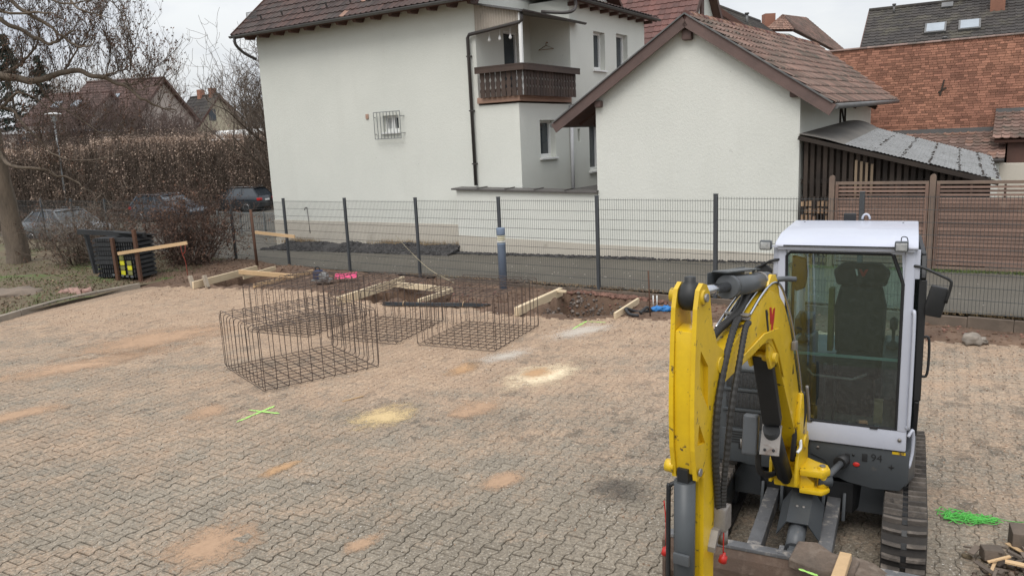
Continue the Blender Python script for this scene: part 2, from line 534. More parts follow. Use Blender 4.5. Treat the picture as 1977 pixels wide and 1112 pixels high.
def dirt_h(x, y):
    P = Vector((x, y, 0))
    n1 = noise.noise(P * 0.9); n2 = noise.noise(P * 3.3 + Vector((5, 1, 0))); n3 = noise.noise(P * 9.0); n4 = noise.noise(P * 24)
    k = max(0, min(1, (y + 2.6) / 2.4))
    z = -0.035 + 0.07 * k + 0.03 * n1 + 0.02 * n2 + 0.013 * n3 + 0.008 * n4
    w = fw(x, y)
    u = (PMi @ w).y; v = (PMi @ w).x
    over = u - edge_u(v)
    if over < 0.03: z = min(z, -0.02 - 0.04 * max(0, min(1, -over)))
    z += 0.05 * max(0, 1 - abs(over - 0.35) / 0.35) * max(0, n1 + 0.25)
    if x < -0.6: z = lerp(z, 0.10 + 0.04 * n1, min(1, (-0.6 - x) / 1.2))
    for poly, dep in HOLES:
        s = poly_sd(poly, x, y)
        if s < 0.35:
            s2 = s + 0.10 * n2 + 0.05 * n3
            if s2 < 0: z = lerp(z, -dep + 0.10 * n1 + 0.07 * n2 + 0.03 * n3, min(1, -s2 / 0.16))
            elif over > 0.1: z += 0.05 * (1 - s2 / 0.35) * (0.6 + n2)
    return z
def dirt(u, v):
    x, y = lerp(-2.8, 24, u), lerp(-4.3, 0.02, v)
    return fw(x, y, dirt_h(x, y))
MB().grid(dirt, 430, 68).build('dirt_strip', M_DIRT, kind='structure')

# ---- road behind the fence, rising gently to the right
def road(u, v):
    x, y = lerp(-75, 32, u), lerp(0.03, 62, v * v)
    return fw(x, y, 0.015 * max(-30, min(22, x)))
MB().grid(road, 60, 16).build('road', M_ASPH, kind='structure')

# ---- planted verge left of the kerb
def verge_edge(y): return -1.24 - 0.261 * (y + 3.26) if y < -3.26 else -1.27 - 0.12 * (y + 3.26)
def verge_h(x, y):
    dk = verge_edge(y) - x
    P = Vector((x, y, 2))
    return 0.055 + 0.30 * max(0, min(1, dk / 7)) ** 0.8 * (1 if y < -2 else max(0.3, -y / 2)) + 0.05 * noise.noise(P * 0.7) + 0.025 * noise.noise(P * 2.4) + 0.012 * noise.noise(P * 7)
def verge(u, v):
    y = lerp(-22, -0.02, v)
    x = lerp(verge_edge(y) - 24, verge_edge(y), u ** 0.6)
    return fw(x, y, verge_h(x, y))
MB().grid(verge, 150, 120).build('verge', M_VERGE, kind='structure')

# ------------------------------------------------------------------ building materials
def m_stucco(name, c=(0.665, 0.668, 0.61), c2=(0.605, 0.612, 0.558), spots=0.5):
    m, nt, out = new_mat(name)
    T = NT(nt)
    pos = T.pos()
    col = T.mix(T.ramp(T.noise(pos, 0.35, 5, 0.6), 0.3, 0.72), c, c2)
    streak = T.noise(T.n('ShaderNodeMapping', {'Vector': pos, 'Scale': (1.6, 1.6, 0.18)}).outputs[0], 1.2, 6, 0.65)
    col = T.mix(T.math('MULTIPLY', T.ramp(streak, 0.52, 0.85), 0.13), col, (0.43, 0.42, 0.37))
    sp = T.ramp(T.noise(pos, 8.5, 4, 0.65), 0.66, 0.75)
    zone = T.ramp(T.noise(pos, 0.8, 3, 0.6), 0.45, 0.7)
    col = T.mix(T.math('MULTIPLY', T.math('MULTIPLY', sp, zone), spots), col, (0.20, 0.20, 0.17))
    g = T.noise(pos, 55, 4, 0.7)
    v = T.math('MULTIPLY_ADD', g, 0.16, 0.92)
    col = T.mix(1.0, col, T.n('ShaderNodeCombineColor', {0: v, 1: v, 2: v}).outputs[0], 'MULTIPLY')
    p = T.n('ShaderNodeBsdfPrincipled', {'Base Color': col, 'Roughness': 0.93, 'Specular IOR Level': 0.2})
    b = T.n('ShaderNodeBump', {'Strength': 0.5, 'Distance': 0.012, 'Height': T.math('ADD', g, T.noise(pos, 16, 4, 0.6))})
    nt.links.new(b.outputs[0], p.inputs['Normal'])
    nt.links.new(p.outputs[0], out.inputs[0])
    return m
M_STUC = m_stucco('white_render')
M_STUC2 = m_stucco('garage_render', (0.67, 0.67, 0.615), (0.605, 0.608, 0.555), 0.4)
M_PLINTH = mat('plinth_render', (0.54, 0.495, 0.42), (0.48, 0.44, 0.375), 1.0, 0.93, 0.4, 40, grime=(0.28, 0.25, 0.2), gscale=1.6, gp=(0.6, 0.85))
M_TILE = mat('clay_roof_tile', (0.064, 0.033, 0.026), (0.041, 0.026, 0.022), 0.9, 0.7, 0.3, 30, rnd=0.4, grime=(0.050, 0.042, 0.036), gscale=1.3, gp=(0.5, 0.75))
M_TILE_LIGHT = mat('clay_tile_replaced', (0.25, 0.145, 0.105), (0.19, 0.115, 0.085), 0.9, 0.8, rnd=0.25)
M_TILE_OLD = mat('weathered_roof_tile', (0.205, 0.122, 0.095), (0.150, 0.104, 0.086), 1.1, 0.85, 0.5, 24, rnd=0.38, grime=(0.088, 0.075, 0.06), gscale=1.6, gp=(0.47, 0.66))
M_TILE_RED = mat('red_roof_tile', (0.135, 0.055, 0.043), (0.098, 0.047, 0.039), 0.8, 0.6, 0.3, 30, rnd=0.25)
M_TILE_DARK = mat('dark_concrete_tile', (0.054, 0.046, 0.041), (0.037, 0.033, 0.031), 0.8, 0.85, 0.3, 30, rnd=0.3, grime=(0.10, 0.09, 0.065), gscale=1.2)
M_BRICK = mat('red_brick', (0.360, 0.175, 0.115), (0.275, 0.130, 0.090), 0.7, 0.9, 0.5, 30, rnd=0.36, grime=(0.15, 0.082, 0.06), gscale=9, gp=(0.60, 0.72))
M_MORTAR = mat('mortar', (0.31, 0.175, 0.115), (0.24, 0.145, 0.10), 2.0, 0.95, 0.4, 50)
M_BROWN = mat('brown_stained_wood', (0.105, 0.052, 0.038), (0.075, 0.040, 0.031), 2.0, 0.65, 0.3, 30, rnd=0.12, stretch=(1, 1, 0.3))
M_BROWN2 = mat('faded_brown_board', (0.140, 0.092, 0.080), (0.100, 0.068, 0.060), 2.2, 0.75, 0.3, 30, rnd=0.12)
M_DKWOOD = mat('dark_balcony_wood', (0.070, 0.045, 0.034), (0.046, 0.032, 0.026), 3.0, 0.7, 0.3, 40, rnd=0.25)
M_BLACKWOOD = mat('tarred_slat', (0.030, 0.023, 0.019), (0.052, 0.038, 0.029), 2.5, 0.85, 0.3, 40, rnd=0.4)
M_PIPE = mat('brown_pipe', (0.062, 0.054, 0.050), (0.05, 0.044, 0.042), 2.0, 0.45)
M_ZINC = mat('zinc_sheet', (0.16, 0.155, 0.15), (0.11, 0.11, 0.108), 2.0, 0.5, metal=0.3)
M_SLATECAP = mat('grey_brown_cap', (0.115, 0.105, 0.098), (0.085, 0.08, 0.075), 2.5, 0.6, 0.2, 30)
M_WHITE = mat('white_plastic', (0.78, 0.78, 0.76), (0.72, 0.72, 0.70), 2.0, 0.35)
M_GREYPL = mat('grey_plastic_pipe', (0.60, 0.60, 0.61), (0.52, 0.52, 0.53), 2.0, 0.45)
M_PANE = glass_dark('window_pane')
M_PANE_SKY = glass_dark('skylight_pane', (0.16, 0.18, 0.20), 0.06)
M_CURT = mat('net_curtain', (0.52, 0.53, 0.52), (0.36, 0.37, 0.37), 6, 0.9, stretch=(6, 6, 0.3))
M_IRON = mat('galvanised_iron', (0.28, 0.29, 0.29), (0.20, 0.21, 0.21), 3, 0.5, metal=0.5)
M_FIBRE = mat('fibre_cement_sheet', (0.235, 0.235, 0.232), (0.18, 0.18, 0.176), 1.4, 0.9, 0.5, 22, grime=(0.06, 0.057, 0.05), gscale=11, gp=(0.57, 0.65), fine=0.3)
M_FELT = mat('roofing_felt', (0.165, 0.150, 0.132), (0.10, 0.094, 0.085), 1.0, 0.9, 0.4, 30)
M_CORR = mat('translucent_corrugated', (0.40, 0.345, 0.285), (0.33, 0.29, 0.245), 1.5, 0.6)
M_FENCEW = mat('brown_fence_slat', (0.185, 0.116, 0.088), (0.138, 0.090, 0.070), 2.5, 0.8, 0.35, 40, rnd=0.28, grime=(0.27, 0.19, 0.145), gscale=3.0, gp=(0.58, 0.78))
M_FENCEP = mat('weathered_fence_post', (0.215, 0.155, 0.118), (0.145, 0.105, 0.084), 2.5, 0.85, 0.35, 40, rnd=0.1)

def wall(mb, f, u0, u1, v0, v1, ops=(), depth=0.2):
    """flat wall with window openings: f(u, v, w) gives the point, w runs into the wall"""
    us = sorted(set([u0, u1] + [x for o in ops for x in o[:2]]))
    vs2 = sorted(set([v0, v1] + [x for o in ops for x in o[2:]]))
    for a, b in zip(us, us[1:]):
        for c, d in zip(vs2, vs2[1:]):
            m_ = ((a + b) / 2, (c + d) / 2)
            if any(o[0] < m_[0] < o[1] and o[2] < m_[1] < o[3] for o in ops): continue
            mb.add([f(a, c, 0), f(b, c, 0), f(b, d, 0), f(a, d, 0)], [(0, 1, 2, 3)])
    for a, b, c, d in ops:
        for p, q in (((a, c), (b, c)), ((b, c), (b, d)), ((b, d), (a, d)), ((a, d), (a, c))):
            mb.add([f(*p, 0), f(*q, 0), f(*q, depth), f(*p, depth)], [(0, 1, 2, 3)])
    return mb
def window(parent, f, a, b, c, d, depth=0.14, mull=0, sill=True, curtain=False, transom=False):
    """one window in an opening: frame, panes, sill"""
    w = MB()
    t = 0.075
    def bx(u0, u1, v0, v1, w0, w1):
        p = [f(u, v, ww) for ww in (w1, w0) for v in (v0, v1) for u in (u0, u1)]
        w.add(p, [(0, 2, 3, 1), (4, 5, 7, 6), (0, 1, 5, 4), (2, 6, 7, 3), (0, 4, 6, 2), (1, 3, 7, 5)])
    d0, d1 = depth - 0.03, depth + 0.05
    bx(a, b, c, c + t * 1.4, d0, d1); bx(a, b, d - t, d, d0, d1)
    bx(a, a + t, c + t * 1.4, d - t, d0 + .002, d1); bx(b - t, b, c + t * 1.4, d - t, d0 + .002, d1)
    for i in range(mull):
        x = lerp(a, b, (i + 1) / (mull + 1))
        bx(x - t * 0.8, x + t * 0.8, c + t * 1.4, d - t, d0 - .004, d1)
    win = w.build('window', M_WHITE, parent, fix=True)
    p = MB()
    p.add([f(a, c, depth + 0.03), f(b, c, depth + 0.03), f(b, d, depth + 0.03), f(a, d, depth + 0.03)], [(0, 1, 2, 3)])
    p.build('pane', M_PANE, win)
    if curtain:
        q = MB()
        q.add([f(a, c, depth + 0.028), f(lerp(a, b, .42), c, depth + 0.028), f(lerp(a, b, .38), d, depth + 0.028), f(a, d, depth + 0.028)], [(0, 1, 2, 3)])
        q.build('curtain', M_CURT, win)
    if sill:
        q = MB()
        w0 = q
        pts = [f(u, v, ww) for ww in (depth, -0.07) for v in (c - 0.055, c - 0.004) for u in (a - 0.06, b + 0.06)]
        q.add(pts, [(0, 2, 3, 1), (4, 5, 7, 6), (0, 1, 5, 4), (2, 6, 7, 3), (0, 4, 6, 2), (1, 3, 7, 5)])
        q.build('sill', M_WHITE, win, fix=True)
    return win

TILE_PROF = [(0.0, 0.55), (0.10, 1.0), (0.22, 0.85), (0.34, 0.18), (0.62, 0.0), (0.86, 0.12), (1.02, 0.60)]
def tile_geo():
    """one interlocking tile, unit u by v, thickness 1: lower edge at v=0 stands proud of the tile below"""
    vs_, fs = [], []
    n = len(TILE_PROF)
    for v, lift in ((0.0, 1.05), (1.10, 0.05)):
        for u, h in TILE_PROF: vs_.append((u, v, h + lift))
    for u, h in TILE_PROF: vs_.append((u, 0.0, h + 0.25))
    for i in range(n - 1):
        fs.append((i, i + 1, n + i + 1, n + i))
        fs.append((2 * n + i, 2 * n + i + 1, i + 1, i))
    return vs_, fs
TV, TF = tile_geo()
def tile_roof(parent, A, B, Cc, D, nu, nv, material, parts=0, name='roof_tile', th=0.028, near='eave', alt=None, altp=0.0, skip=None):
    """A,B eave corners, C,D ridge corners (parent frame); the first 'parts' tiles are objects of their own"""
    A, B, Cc, D = map(Vector, (A, B, Cc, D))
    def P(u, v): return A.lerp(B, u).lerp(D.lerp(Cc, u), v)
    me = None
    cells = [(i, j) for j in range(nv) for i in range(nu)]
    if near == 'right': cells.sort(key=lambda c: (-(c[0] / nu) + 0.6 * c[1] / nv))
    if skip: cells = [c for c in cells if not skip((c[0] + .5) / nu, (c[1] + .5) / nv)]
    rest = MB(); rest_alt = MB()
    meshes = {}
    for k, (i, j) in enumerate(cells):
        p = P(i / nu, j / nv)
        ex = P((i + 1) / nu, j / nv) - p
        ey = P(i / nu, (j + 1) / nv) - p
        ez = ex.cross(ey).normalized() * th
        jit = random.uniform(-0.004, 0.004)
        Mx = Matrix(((ex.x, ey.x, ez.x, p.x), (ex.y, ey.y, ez.y, p.y), (ex.z, ey.z, ez.z + 0, p.z + jit), (0, 0, 0, 1)))
        use_alt = alt is not None and random.random() < altp(i / nu, j / nv) if callable(altp) else (alt is not None and random.random() < altp)
        if k < parts:
            mt = alt if use_alt else material
            if mt.name not in meshes:
                meshes[mt.name] = MB().add(TV, TF, True).mesh(name, mt)
                meshes[mt.name].set_sharp_from_angle(angle=R(50))
            o = bpy.data.objects.new(name, meshes[mt.name])
            C.objects.link(o)
            o.parent = parent
            o.matrix_local = Mx
        else:
            (rest_alt if use_alt else rest).add([Mx @ Vector(v) for v in TV], TF, False)
    if rest.f: rest.build(name + 's', material, parent, kind='stuff')
    if rest_alt.f: rest_alt.build(name + 's_replaced', alt, parent, kind='stuff')
def slab(mb, A, B, Cc, D, t):
    """thin slab below a quad"""
    A, B, Cc, D = map(Vector, (A, B, Cc, D))
    n = (B - A).cross(D - A).normalized() * t
    p = [A, B, Cc, D, A - n, B - n, Cc - n, D - n]
    return mb.add(p, [(0, 1, 2, 3), (7, 6, 5, 4), (0, 4, 5, 1), (1, 5, 6, 2), (2, 6, 7, 3), (3, 7, 4, 0)])

# ------------------------------------------------------------------ big white house
house = thing('white_house', sw(-8.5, 0.5), ST_RZ, 'large white rendered house with brown tiled roof and corner balcony', 'house')
HX = 8.5; HY = -0.5                     # house frame = street frame shifted
def hs_(x, y, z): return Vector((x + HX, y + HY, z))
FXL, FXR, EX = -13.05, -3.95, -2.60
w = MB()
front = lambda u, v, d: hs_(u, 0.5 + d, v)
wall(w, front, FXL, FXR, -0.6, 7.45, [(-7.62, -6.98, 3.66, 4.16)], 0.22)
wall(w, front, FXR, EX, -0.6, 4.25)
side_lo = lambda u, v, d: hs_(EX - d, u, v)
wall(w, side_lo, 0.5, 9.2, -0.6, 4.25, [(1.60, 2.50, 2.70, 3.78), (4.72, 5.6, 2.14, 3.64), (3.93, 4.1, 3.1, 3.5)], 0.26)
side_up = lambda u, v, d: hs_(EX + 0.05 - d, u, v)
wall(w, side_up, 3.5, 9.2, 4.25, 7.35, [(5.08, 5.92, 5.36, 6.55), (6.80, 7.72, 5.36, 6.62)], 0.26)
w.add([hs_(EX, 3.5, 4.25), hs_(EX + .05, 3.5, 4.25), hs_(EX + .05, 9.2, 4.25), hs_(EX, 9.2, 4.25)], [(0, 1, 2, 3)])
# loggia walls
door = lambda u, v, d: hs_(FXR - d, u, v)
wall(w, door, 0.5, 9.2, 4.25, 8.0, [(1.95, 2.75, 4.46, 6.45)], 0.14)
back = lambda u, v, d: hs_(u, 3.5 + d, v)
wall(w, back, FXR, EX + 0.05, 4.25, 7.35)
# gable ends and rear
for x in (FXL, FXR):
    w.add([hs_(x, 0.5, 7.4), hs_(x, 9.9, 7.4), hs_(x, 5.2, 11.3)], [(0, 1, 2)])
w.add([hs_(FXL, 0.5, -0.6), hs_(FXL, 9.9, -0.6), hs_(FXL, 9.9, 7.4), hs_(FXL, 0.5, 7.4)], [(0, 1, 2, 3)])
w.add([hs_(FXL, 9.9, -0.6), hs_(FXR, 9.9, -0.6), hs_(FXR, 9.9, 7.4), hs_(FXL, 9.9, 7.4)], [(0, 1, 2, 3)])
w.add([hs_(EX, 9.2, -0.6), hs_(EX, 9.2, 7.3), hs_(FXR, 9.2, 8.0), hs_(FXR, 9.2, -0.6)], [(0, 1, 2, 3)])
w.build('wall', M_STUC, house)
pl = MB()
pl.add([hs_(FXL - .012, 0.488, -0.6), hs_(FXR - 0.6, 0.488, -0.6), hs_(FXR - .6, 0.488, 0.83), hs_(FXL - .012, 0.488, 0.83)], [(0, 1, 2, 3)])
pl.add([hs_(FXL - .012, 0.488, 0.83), hs_(FXR - .6, 0.488, 0.83), hs_(FXR - .6, 0.5, 0.835), hs_(FXL - .012, 0.5, 0.835)], [(0, 1, 2, 3)])
pl.add([hs_(FXL - .012, 0.488, -0.6), hs_(FXL - .012, 9.9, -0.6), hs_(FXL - .012, 9.9, 0.83), hs_(FXL - .012, 0.488, 0.83)], [(0, 1, 2, 3)])
pl.build('plinth', M_PLINTH, house)
window(house, front, -7.62, -6.98, 3.66, 4.16, 0.16, 1, True, True)
window(house, side_lo, 1.60, 2.50, 2.70, 3.78, 0.2)
window(house, side_lo, 4.72, 5.6, 2.14, 3.64, 0.2)
window(house, side_up, 5.08, 5.92, 5.36, 6.55, 0.2, 0, True, True)
window(house, side_up, 6.80, 7.72, 5.36, 6.62, 0.2, 0, True, True)
dr = window(house, door, 1.95, 2.75, 4.46, 6.45, 0.08, 0, False)
dr.name = 'balcony_door'
# window grille on the facade
g = MB()
gx0, gx1, gz0, gz1 = -7.86, -6.80, 3.46, 4.27
for i in range(9):
    x = lerp(gx0, gx1, i / 8)
    g.bar(hs_(x, 0.36, gz0), hs_(x, 0.36, gz1), 0.016, 0.016)
for z in (gz0, gz1):
    g.bar(hs_(gx0, 0.36, z), hs_(gx1, 0.36, z), 0.022, 0.022)
for x in (gx0, gx1):
    for z in (gz0 + .15, gz1 - .15):
        g.bar(hs_(x, 0.36, z), hs_(x + (0.06 if x > -7.5 else -0.06), 0.5, z), 0.02, 0.02)
g.build('window_grille', M_IRON, house)
MB().box(-8.30 + HX, -8.19 + HX, -0.035, 0.0, 4.10, 4.25).build('vent_cover', mat('salmon_vent', (0.42, 0.27, 0.20)), house, bevel=0.006)
# faucet on the facade
fa = MB(); fa.tube([hs_(-11.35, 0.5, 1.28), hs_(-11.35, 0.40, 1.28), hs_(-11.35, 0.38, 1.2)], 0.02, 6)
fa.tube([hs_(-11.35, 0.49, 1.30), hs_(-11.30, 0.485, 0.4)], 0.012, 6)
fa.build('garden_tap', M_ZINC, house)
# roof: boarding, tiles, gutter, rafter ends
EYL, EZ, RZ_ = -0.12, 7.12, 11.55
rl, rr = -13.52, -3.50
roof = MB()
slab(roof, hs_(rl, EYL + .02, EZ - .03), hs_(rr, EYL + .02, EZ - .03), hs_(rr, 5.25, RZ_ - .03), hs_(rl, 5.25, RZ_ - .03), 0.10)
slab(roof, hs_(rr, 10.5, EZ - .03), hs_(rl, 10.5, EZ - .03), hs_(rl, 5.25, RZ_ - .03), hs_(rr, 5.25, RZ_ - .03), 0.10)
roof_o = roof.build('roof', M_BROWN, house)
def rep(u, v):
    c = 0.50 + 0.30 * v
    return 0.34 if abs(u - c) < 0.02 + 0.03 * v and v < 0.6 else 0.01
tile_roof(roof_o, hs_(rl, EYL, EZ), hs_(rr, EYL, EZ), hs_(rr, 5.25, RZ_), hs_(rl, 5.25, RZ_), 46, 20, M_TILE, 300, alt=M_TILE_LIGHT, altp=rep)
gut = MB()
gp = [(0.075 * math.cos(a), 0.075 * math.sin(a)) for a in [math.pi + math.pi * k / 8 for k in range(9)]]
gp += [(0.062 * math.cos(a), 0.062 * math.sin(a)) for a in [2 * math.pi - math.pi * k / 8 for k in range(9)]]
gut.prism([(y + EYL + HY - 0.05, z + EZ - 0.02) for y, z in gp], rl + HX - .05, rr + HX + .02, 'x')
gut.build('gutter', M_ZINC, house, fix=True)
for i in range(14):
    x = lerp(rl + 0.55, rr - 0.25, i / 13)
    MB().prism([(EYL + .06 + HY, EZ - 0.07), (0.55 + HY, EZ + 0.41), (0.55 + HY, EZ + 0.2), (0.32 + HY, EZ - 0.16), (EYL + .12 + HY, EZ - 0.17)], x + HX - .06, x + HX + .06, 'x').build('rafter_end', M_BROWN, house, fix=True)
sof = MB(); slab(sof, hs_(rl + .03, 0.02, EZ - .06), hs_(rr - .03, 0.02, EZ - .06), hs_(rr - .03, .56, EZ + .39), hs_(rl + .03, .56, EZ + .39), .02)
sof.build('soffit', M_BROWN, house)
for x in (rl, rr):
    b = MB(); b.bar(hs_(x, EYL, EZ - 0.05), hs_(x, 5.25, RZ_ - 0.05), 0.03, 0.24, up=(0, -0.6, 1)); b.build('barge_board', M_BROWN, house)
# downpipe stub at the left corner and small roof-edge snow guard
dp = MB(); dp.tube(smooth_path([hs_(-13.35, EYL - .05, EZ - .08), hs_(-13.35, EYL - .03, EZ - .30), hs_(-13.3, 0.1, EZ - .55), hs_(-13.10, 0.45, EZ - .78)], 5), 0.05, 8)
dp.build('downpipe', M_PIPE, house)
sg = MB()
for i in range(9):
    x = lerp(-13.5, -13.0, i / 8)
    sg.bar(hs_(x, .55, 7.70), hs_(x, .55, 7.93), .012, .012)
sg.bar(hs_(-13.5, .55, 7.93), hs_(-13.0, .55, 7.93), .015, .015); sg.bar(hs_(-13.5, .55, 7.75), hs_(-13.0, .55, 7.75), .015, .015)
sg.build('snow_guard', M_ZINC, house)
for k in range(9):
    x = lerp(-12.6, -4.4, k / 8)
    MB().bar(hs_(x, .42, 7.62), hs_(x, .36, 7.76), .03, .05).build('snow_hook', M_PIPE, house)
# long downpipe with the branch from the balcony roof
dp = MB()
dp.tube([hs_(-2.36, 0.42, 6.62), hs_(-2.36, 0.42, 6.40), hs_(-2.42, .42, 6.36), hs_(-4.08, 0.38, 6.20), hs_(-4.15, 0.40, 6.12), hs_(-4.15, 0.43, 2.0)], 0.05, 8)
for z in (2.6, 4.1, 5.6): dp.bar(hs_(-4.15, .43, z), hs_(-4.15, .43, z + .04), .125, .125)
dp.build('downpipe', M_PIPE, house)
# balcony: floor slab, boarded railing with hand rail, canopy
MB().box(FXR + HX, EX + .08 + HX, 0.42 + HY, 3.45 + HY, 4.30, 4.46).build('balcony_slab', mat('balcony_edge', (0.36, 0.22, 0.16), (0.3, 0.19, 0.14), 2), house, bevel=0.01)
bal = MB()
bal.bar(hs_(-3.86, 0.33, 5.26), hs_(-2.30, 0.33, 5.26), 0.20, 0.05); bal.bar(hs_(-2.33, 0.43, 5.26), hs_(-2.33, 3.5, 5.26), 0.20, 0.05)
bal.bar(hs_(-3.86, 0.25, 5.17), hs_(-2.25, 0.25, 5.17), 0.03, 0.13); bal.bar(hs_(-2.25, 0.265, 5.17), hs_(-2.25, 3.5, 5.17), 0.03, 0.13)
bal.bar(hs_(-3.80, 0.40, 4.62), hs_(-2.40, 0.40, 4.62), 0.05, 0.08); bal.bar(hs_(-2.41, 0.45, 4.62), hs_(-2.41, 3.45, 4.62), 0.05, 0.08)
rail = bal.build('balcony_railing', M_DKWOOD, house)
for i in range(8):
    x0 = -3.76 + i * 0.176
    pr = [(0, 4.44), (0.145, 4.44), (0.145, 4.62), (0.125, 4.70), (0.15, 4.78), (0.15, 4.84), (0.12, 4.90), (0.15, 4.98), (0.15, 5.15), (0, 5.15), (0, 4.98), (0.03, 4.90), (0, 4.84), (0, 4.78), (0.02, 4.70), (0, 4.62)]
    MB().prism([(x0 + HX + a, z) for a, z in pr], 0.34 + HY, 0.365 + HY, 'y').build('railing_board', M_DKWOOD, rail, fix=True)
for i in range(18):
    y0 = 0.42 + i * 0.168
    pr = [(0, 4.44), (0.135, 4.44), (0.135, 4.62), (0.12, 4.70), (0.14, 4.78), (0.14, 4.84), (0.12, 4.90), (0.14, 4.98), (0.14, 5.15), (0, 5.15), (0, 4.98), (0.02, 4.90), (0, 4.84), (0, 4.78), (0.02, 4.70), (0, 4.62)]
    MB().prism([(y0 + HY + a, z) for a, z in pr], -2.37 + HX, -2.345 + HX, 'x').build('railing_board', M_DKWOOD, rail, fix=True)
can = MB()
slab(can, hs_(-2.28, 0.30, 6.66), hs_(-2.28, 3.9, 6.66), hs_(-3.95, 3.9, 7.05), hs_(-3.95, 0.30, 7.05), 0.05)
can.build('balcony_canopy', M_ZINC, house)
cg = MB(); cg.prism([(a * 0.8 + HX - 2.25, b * 0.8 + 6.65) for a, b in gp], 0.25 + HY, 3.95 + HY, 'y'); cg.build('canopy_gutter', M_PIPE, house, fix=True)
cor = MB()
def corr(u, v):
    x = lerp(-3.92, -2.40, u)
    z = lerp(lerp(6.24, 6.40, u), lerp(7.0, 6.65, u), v)
    return hs_(x, 0.45 + 0.02 * math.sin(u * 2 * math.pi * 17), z)
cor.grid(corr, 120, 1); cor.build('corrugated_screen', M_CORR, house)
po = MB(); po.bar(hs_(-2.42, 0.45, 4.46), hs_(-2.42, 0.45, 6.6), 0.08, 0.08); po.build('canopy_post', M_WHITE, house)
for k, x in enumerate((-3.55, -3.2, -2.85)):
    bl_ = MB(); bl_.tube([hs_(x, 0.6, 6.28), hs_(x, 0.6, 6.12)], 0.006, 4)
    bl_.lathe([(0.012, 0.0), (0.028, -0.05), (0.045, -0.10), (0.03, -0.14), (0.004, -0.15)], 10, Matrix.Translation(hs_(x, .6, 6.12)))
    bl_.build('hanging_bulb', M_WHITE, house)
hg = MB(); hg.tube([hs_(-3.35, 3.42, 6.12), hs_(-3.35, 3.42, 6.06), hs_(-3.62, 3.42, 5.94), hs_(-3.08, 3.42, 5.94), hs_(-3.35, 3.42, 6.06)], 0.012, 5)
hg.bar(hs_(-3.35, 3.5, 6.14), hs_(-3.30, 3.38, 6.14), .05, .03); hg.build('coat_hanger', mat('hanger_wood', (0.30, 0.20, 0.12)), house)
# rain pipes of the extension
rp1 = MB(); rp1.tube([hs_(EX + .06, 3.42, 4.22), hs_(EX + .06, 3.42, 1.2)], 0.055, 10); rp1.build('rain_pipe', M_GREYPL, house)
exr = MB(); slab(exr, hs_(EX + 0.40, 3.2, 7.30), hs_(EX + 0.40, 9.6, 7.30), hs_(FXR - 2.0, 9.6, 8.5), hs_(FXR - 2.0, 3.2, 8.5), 0.10)
exr_o = exr.build('extension_roof', M_BROWN, house)
tile_roof(exr_o, hs_(EX + .42, 3.15, 7.34), hs_(EX + .42, 9.65, 7.34), hs_(FXR - 2.0, 9.65, 8.55), hs_(FXR - 2.0, 3.15, 8.55), 27, 10, M_TILE, 0)
eg = MB(); eg.prism([(a * 0.9 + HX + EX + .45, b * 0.9 + 7.30) for a, b in gp], 3.1 + HY, 9.7 + HY, 'y'); eg.build('extension_gutter', M_PIPE, house, fix=True)
for i in range(9):
    y = lerp(3.5, 9.2, i / 8)
    MB().box(EX + .02 + HX, EX + .36 + HX, y - .04 + HY, y + .04 + HY, 7.13, 7.24).build('rafter_end', M_BROWN, house)
ep = MB(); ep.tube(smooth_path([hs_(EX + .42, 3.2, 7.28), hs_(EX + .42, 3.2, 7.0), hs_(EX + .30, 2.9, 6.85), hs_(-3.0, 2.6, 6.92)], 4), 0.05, 8); ep.build('overflow_pipe', M_PIPE, house)

# ------------------------------------------------------------------ low boundary wall with slab capping
lw = thing('boundary_wall', sw(-4.55, 0), ST_RZ, 'low white wall with dark capping slabs between house and garage', 'wall')
m_ = MB(); m_.prism([(0, -0.3), (4.53, -0.3), (4.53, 1.80), (0, 1.90)], 0.0, 0.34, 'y'); m_.build('wall', M_STUC2, lw, fix=True)
m_ = MB(); m_.prism([(-0.004, -0.3), (4.53, -0.3), (4.53, 0.46), (-0.004, 0.58)], -0.012, 0.1, 'y'); m_.build('plinth', M_PLINTH, lw, fix=True)
for i in range(5):
    a, b = -0.12 + i * 0.94, -0.12 + (i + 1) * 0.94
    za, zb = 1.905 - 0.0225 * a, 1.905 - 0.0225 * b
    m_ = MB(); slab(m_, (a, -0.10, za + .045), (b - .008, -0.10, zb + .045), (b - .008, 0.42, zb + .06), (a, 0.42, za + .06), 0.05)
    m_.build('capping_slab', M_SLATECAP, lw, bevel=0.006, seg=1)
    m_ = MB(); m_.bar((b - 0.015, -0.10, zb + .062), (b - .015, .42, zb + .077), .035, .02); m_.build('capping_seam', M_SLATECAP, lw)
ter = MB(); ter.box(0.3, 5.6, 0.345, 9, 1.55, 1.66); ter.build('terrace_floor', M_SLATECAP, lw)

# ------------------------------------------------------------------ white gabled garage
gar = thing('garage', sw(0, 0), ST_RZ, 'white gabled outbuilding with weathered red tiled roof and brown barge boards', 'garage')
w = MB()
prof = [(0, -0.3), (5.0, -0.3), (5.0, 4.05), (2.45, 5.70), (0, 4.14)]
w.prism(prof, 0.0, 10.0, 'y')
w.build('wall', M_STUC2, gar, fix=True)
m_ = MB(); m_.prism([(-0.012, -0.3), (5.012, -0.3), (5.012, 0.40), (-0.012, 0.46)], -0.012, 9.9, 'y'); m_.build('plinth', M_PLINTH, gar, fix=True)
RF, RB = Vector((2.45, -0.22, 5.90)), Vector((3.15, 10.6, 5.93))
EF, EB = Vector((5.72, -0.22, 3.70)), Vector((5.72, 10.0, 3.96))
LF, LB = Vector((-1.10, -0.22, 3.62)), Vector((-1.10, 10.4, 3.62))
rf = MB()
dz = Vector((0, 0, -0.02))
slab(rf, EF + dz, EB + dz, RB + dz, RF + dz, 0.07)
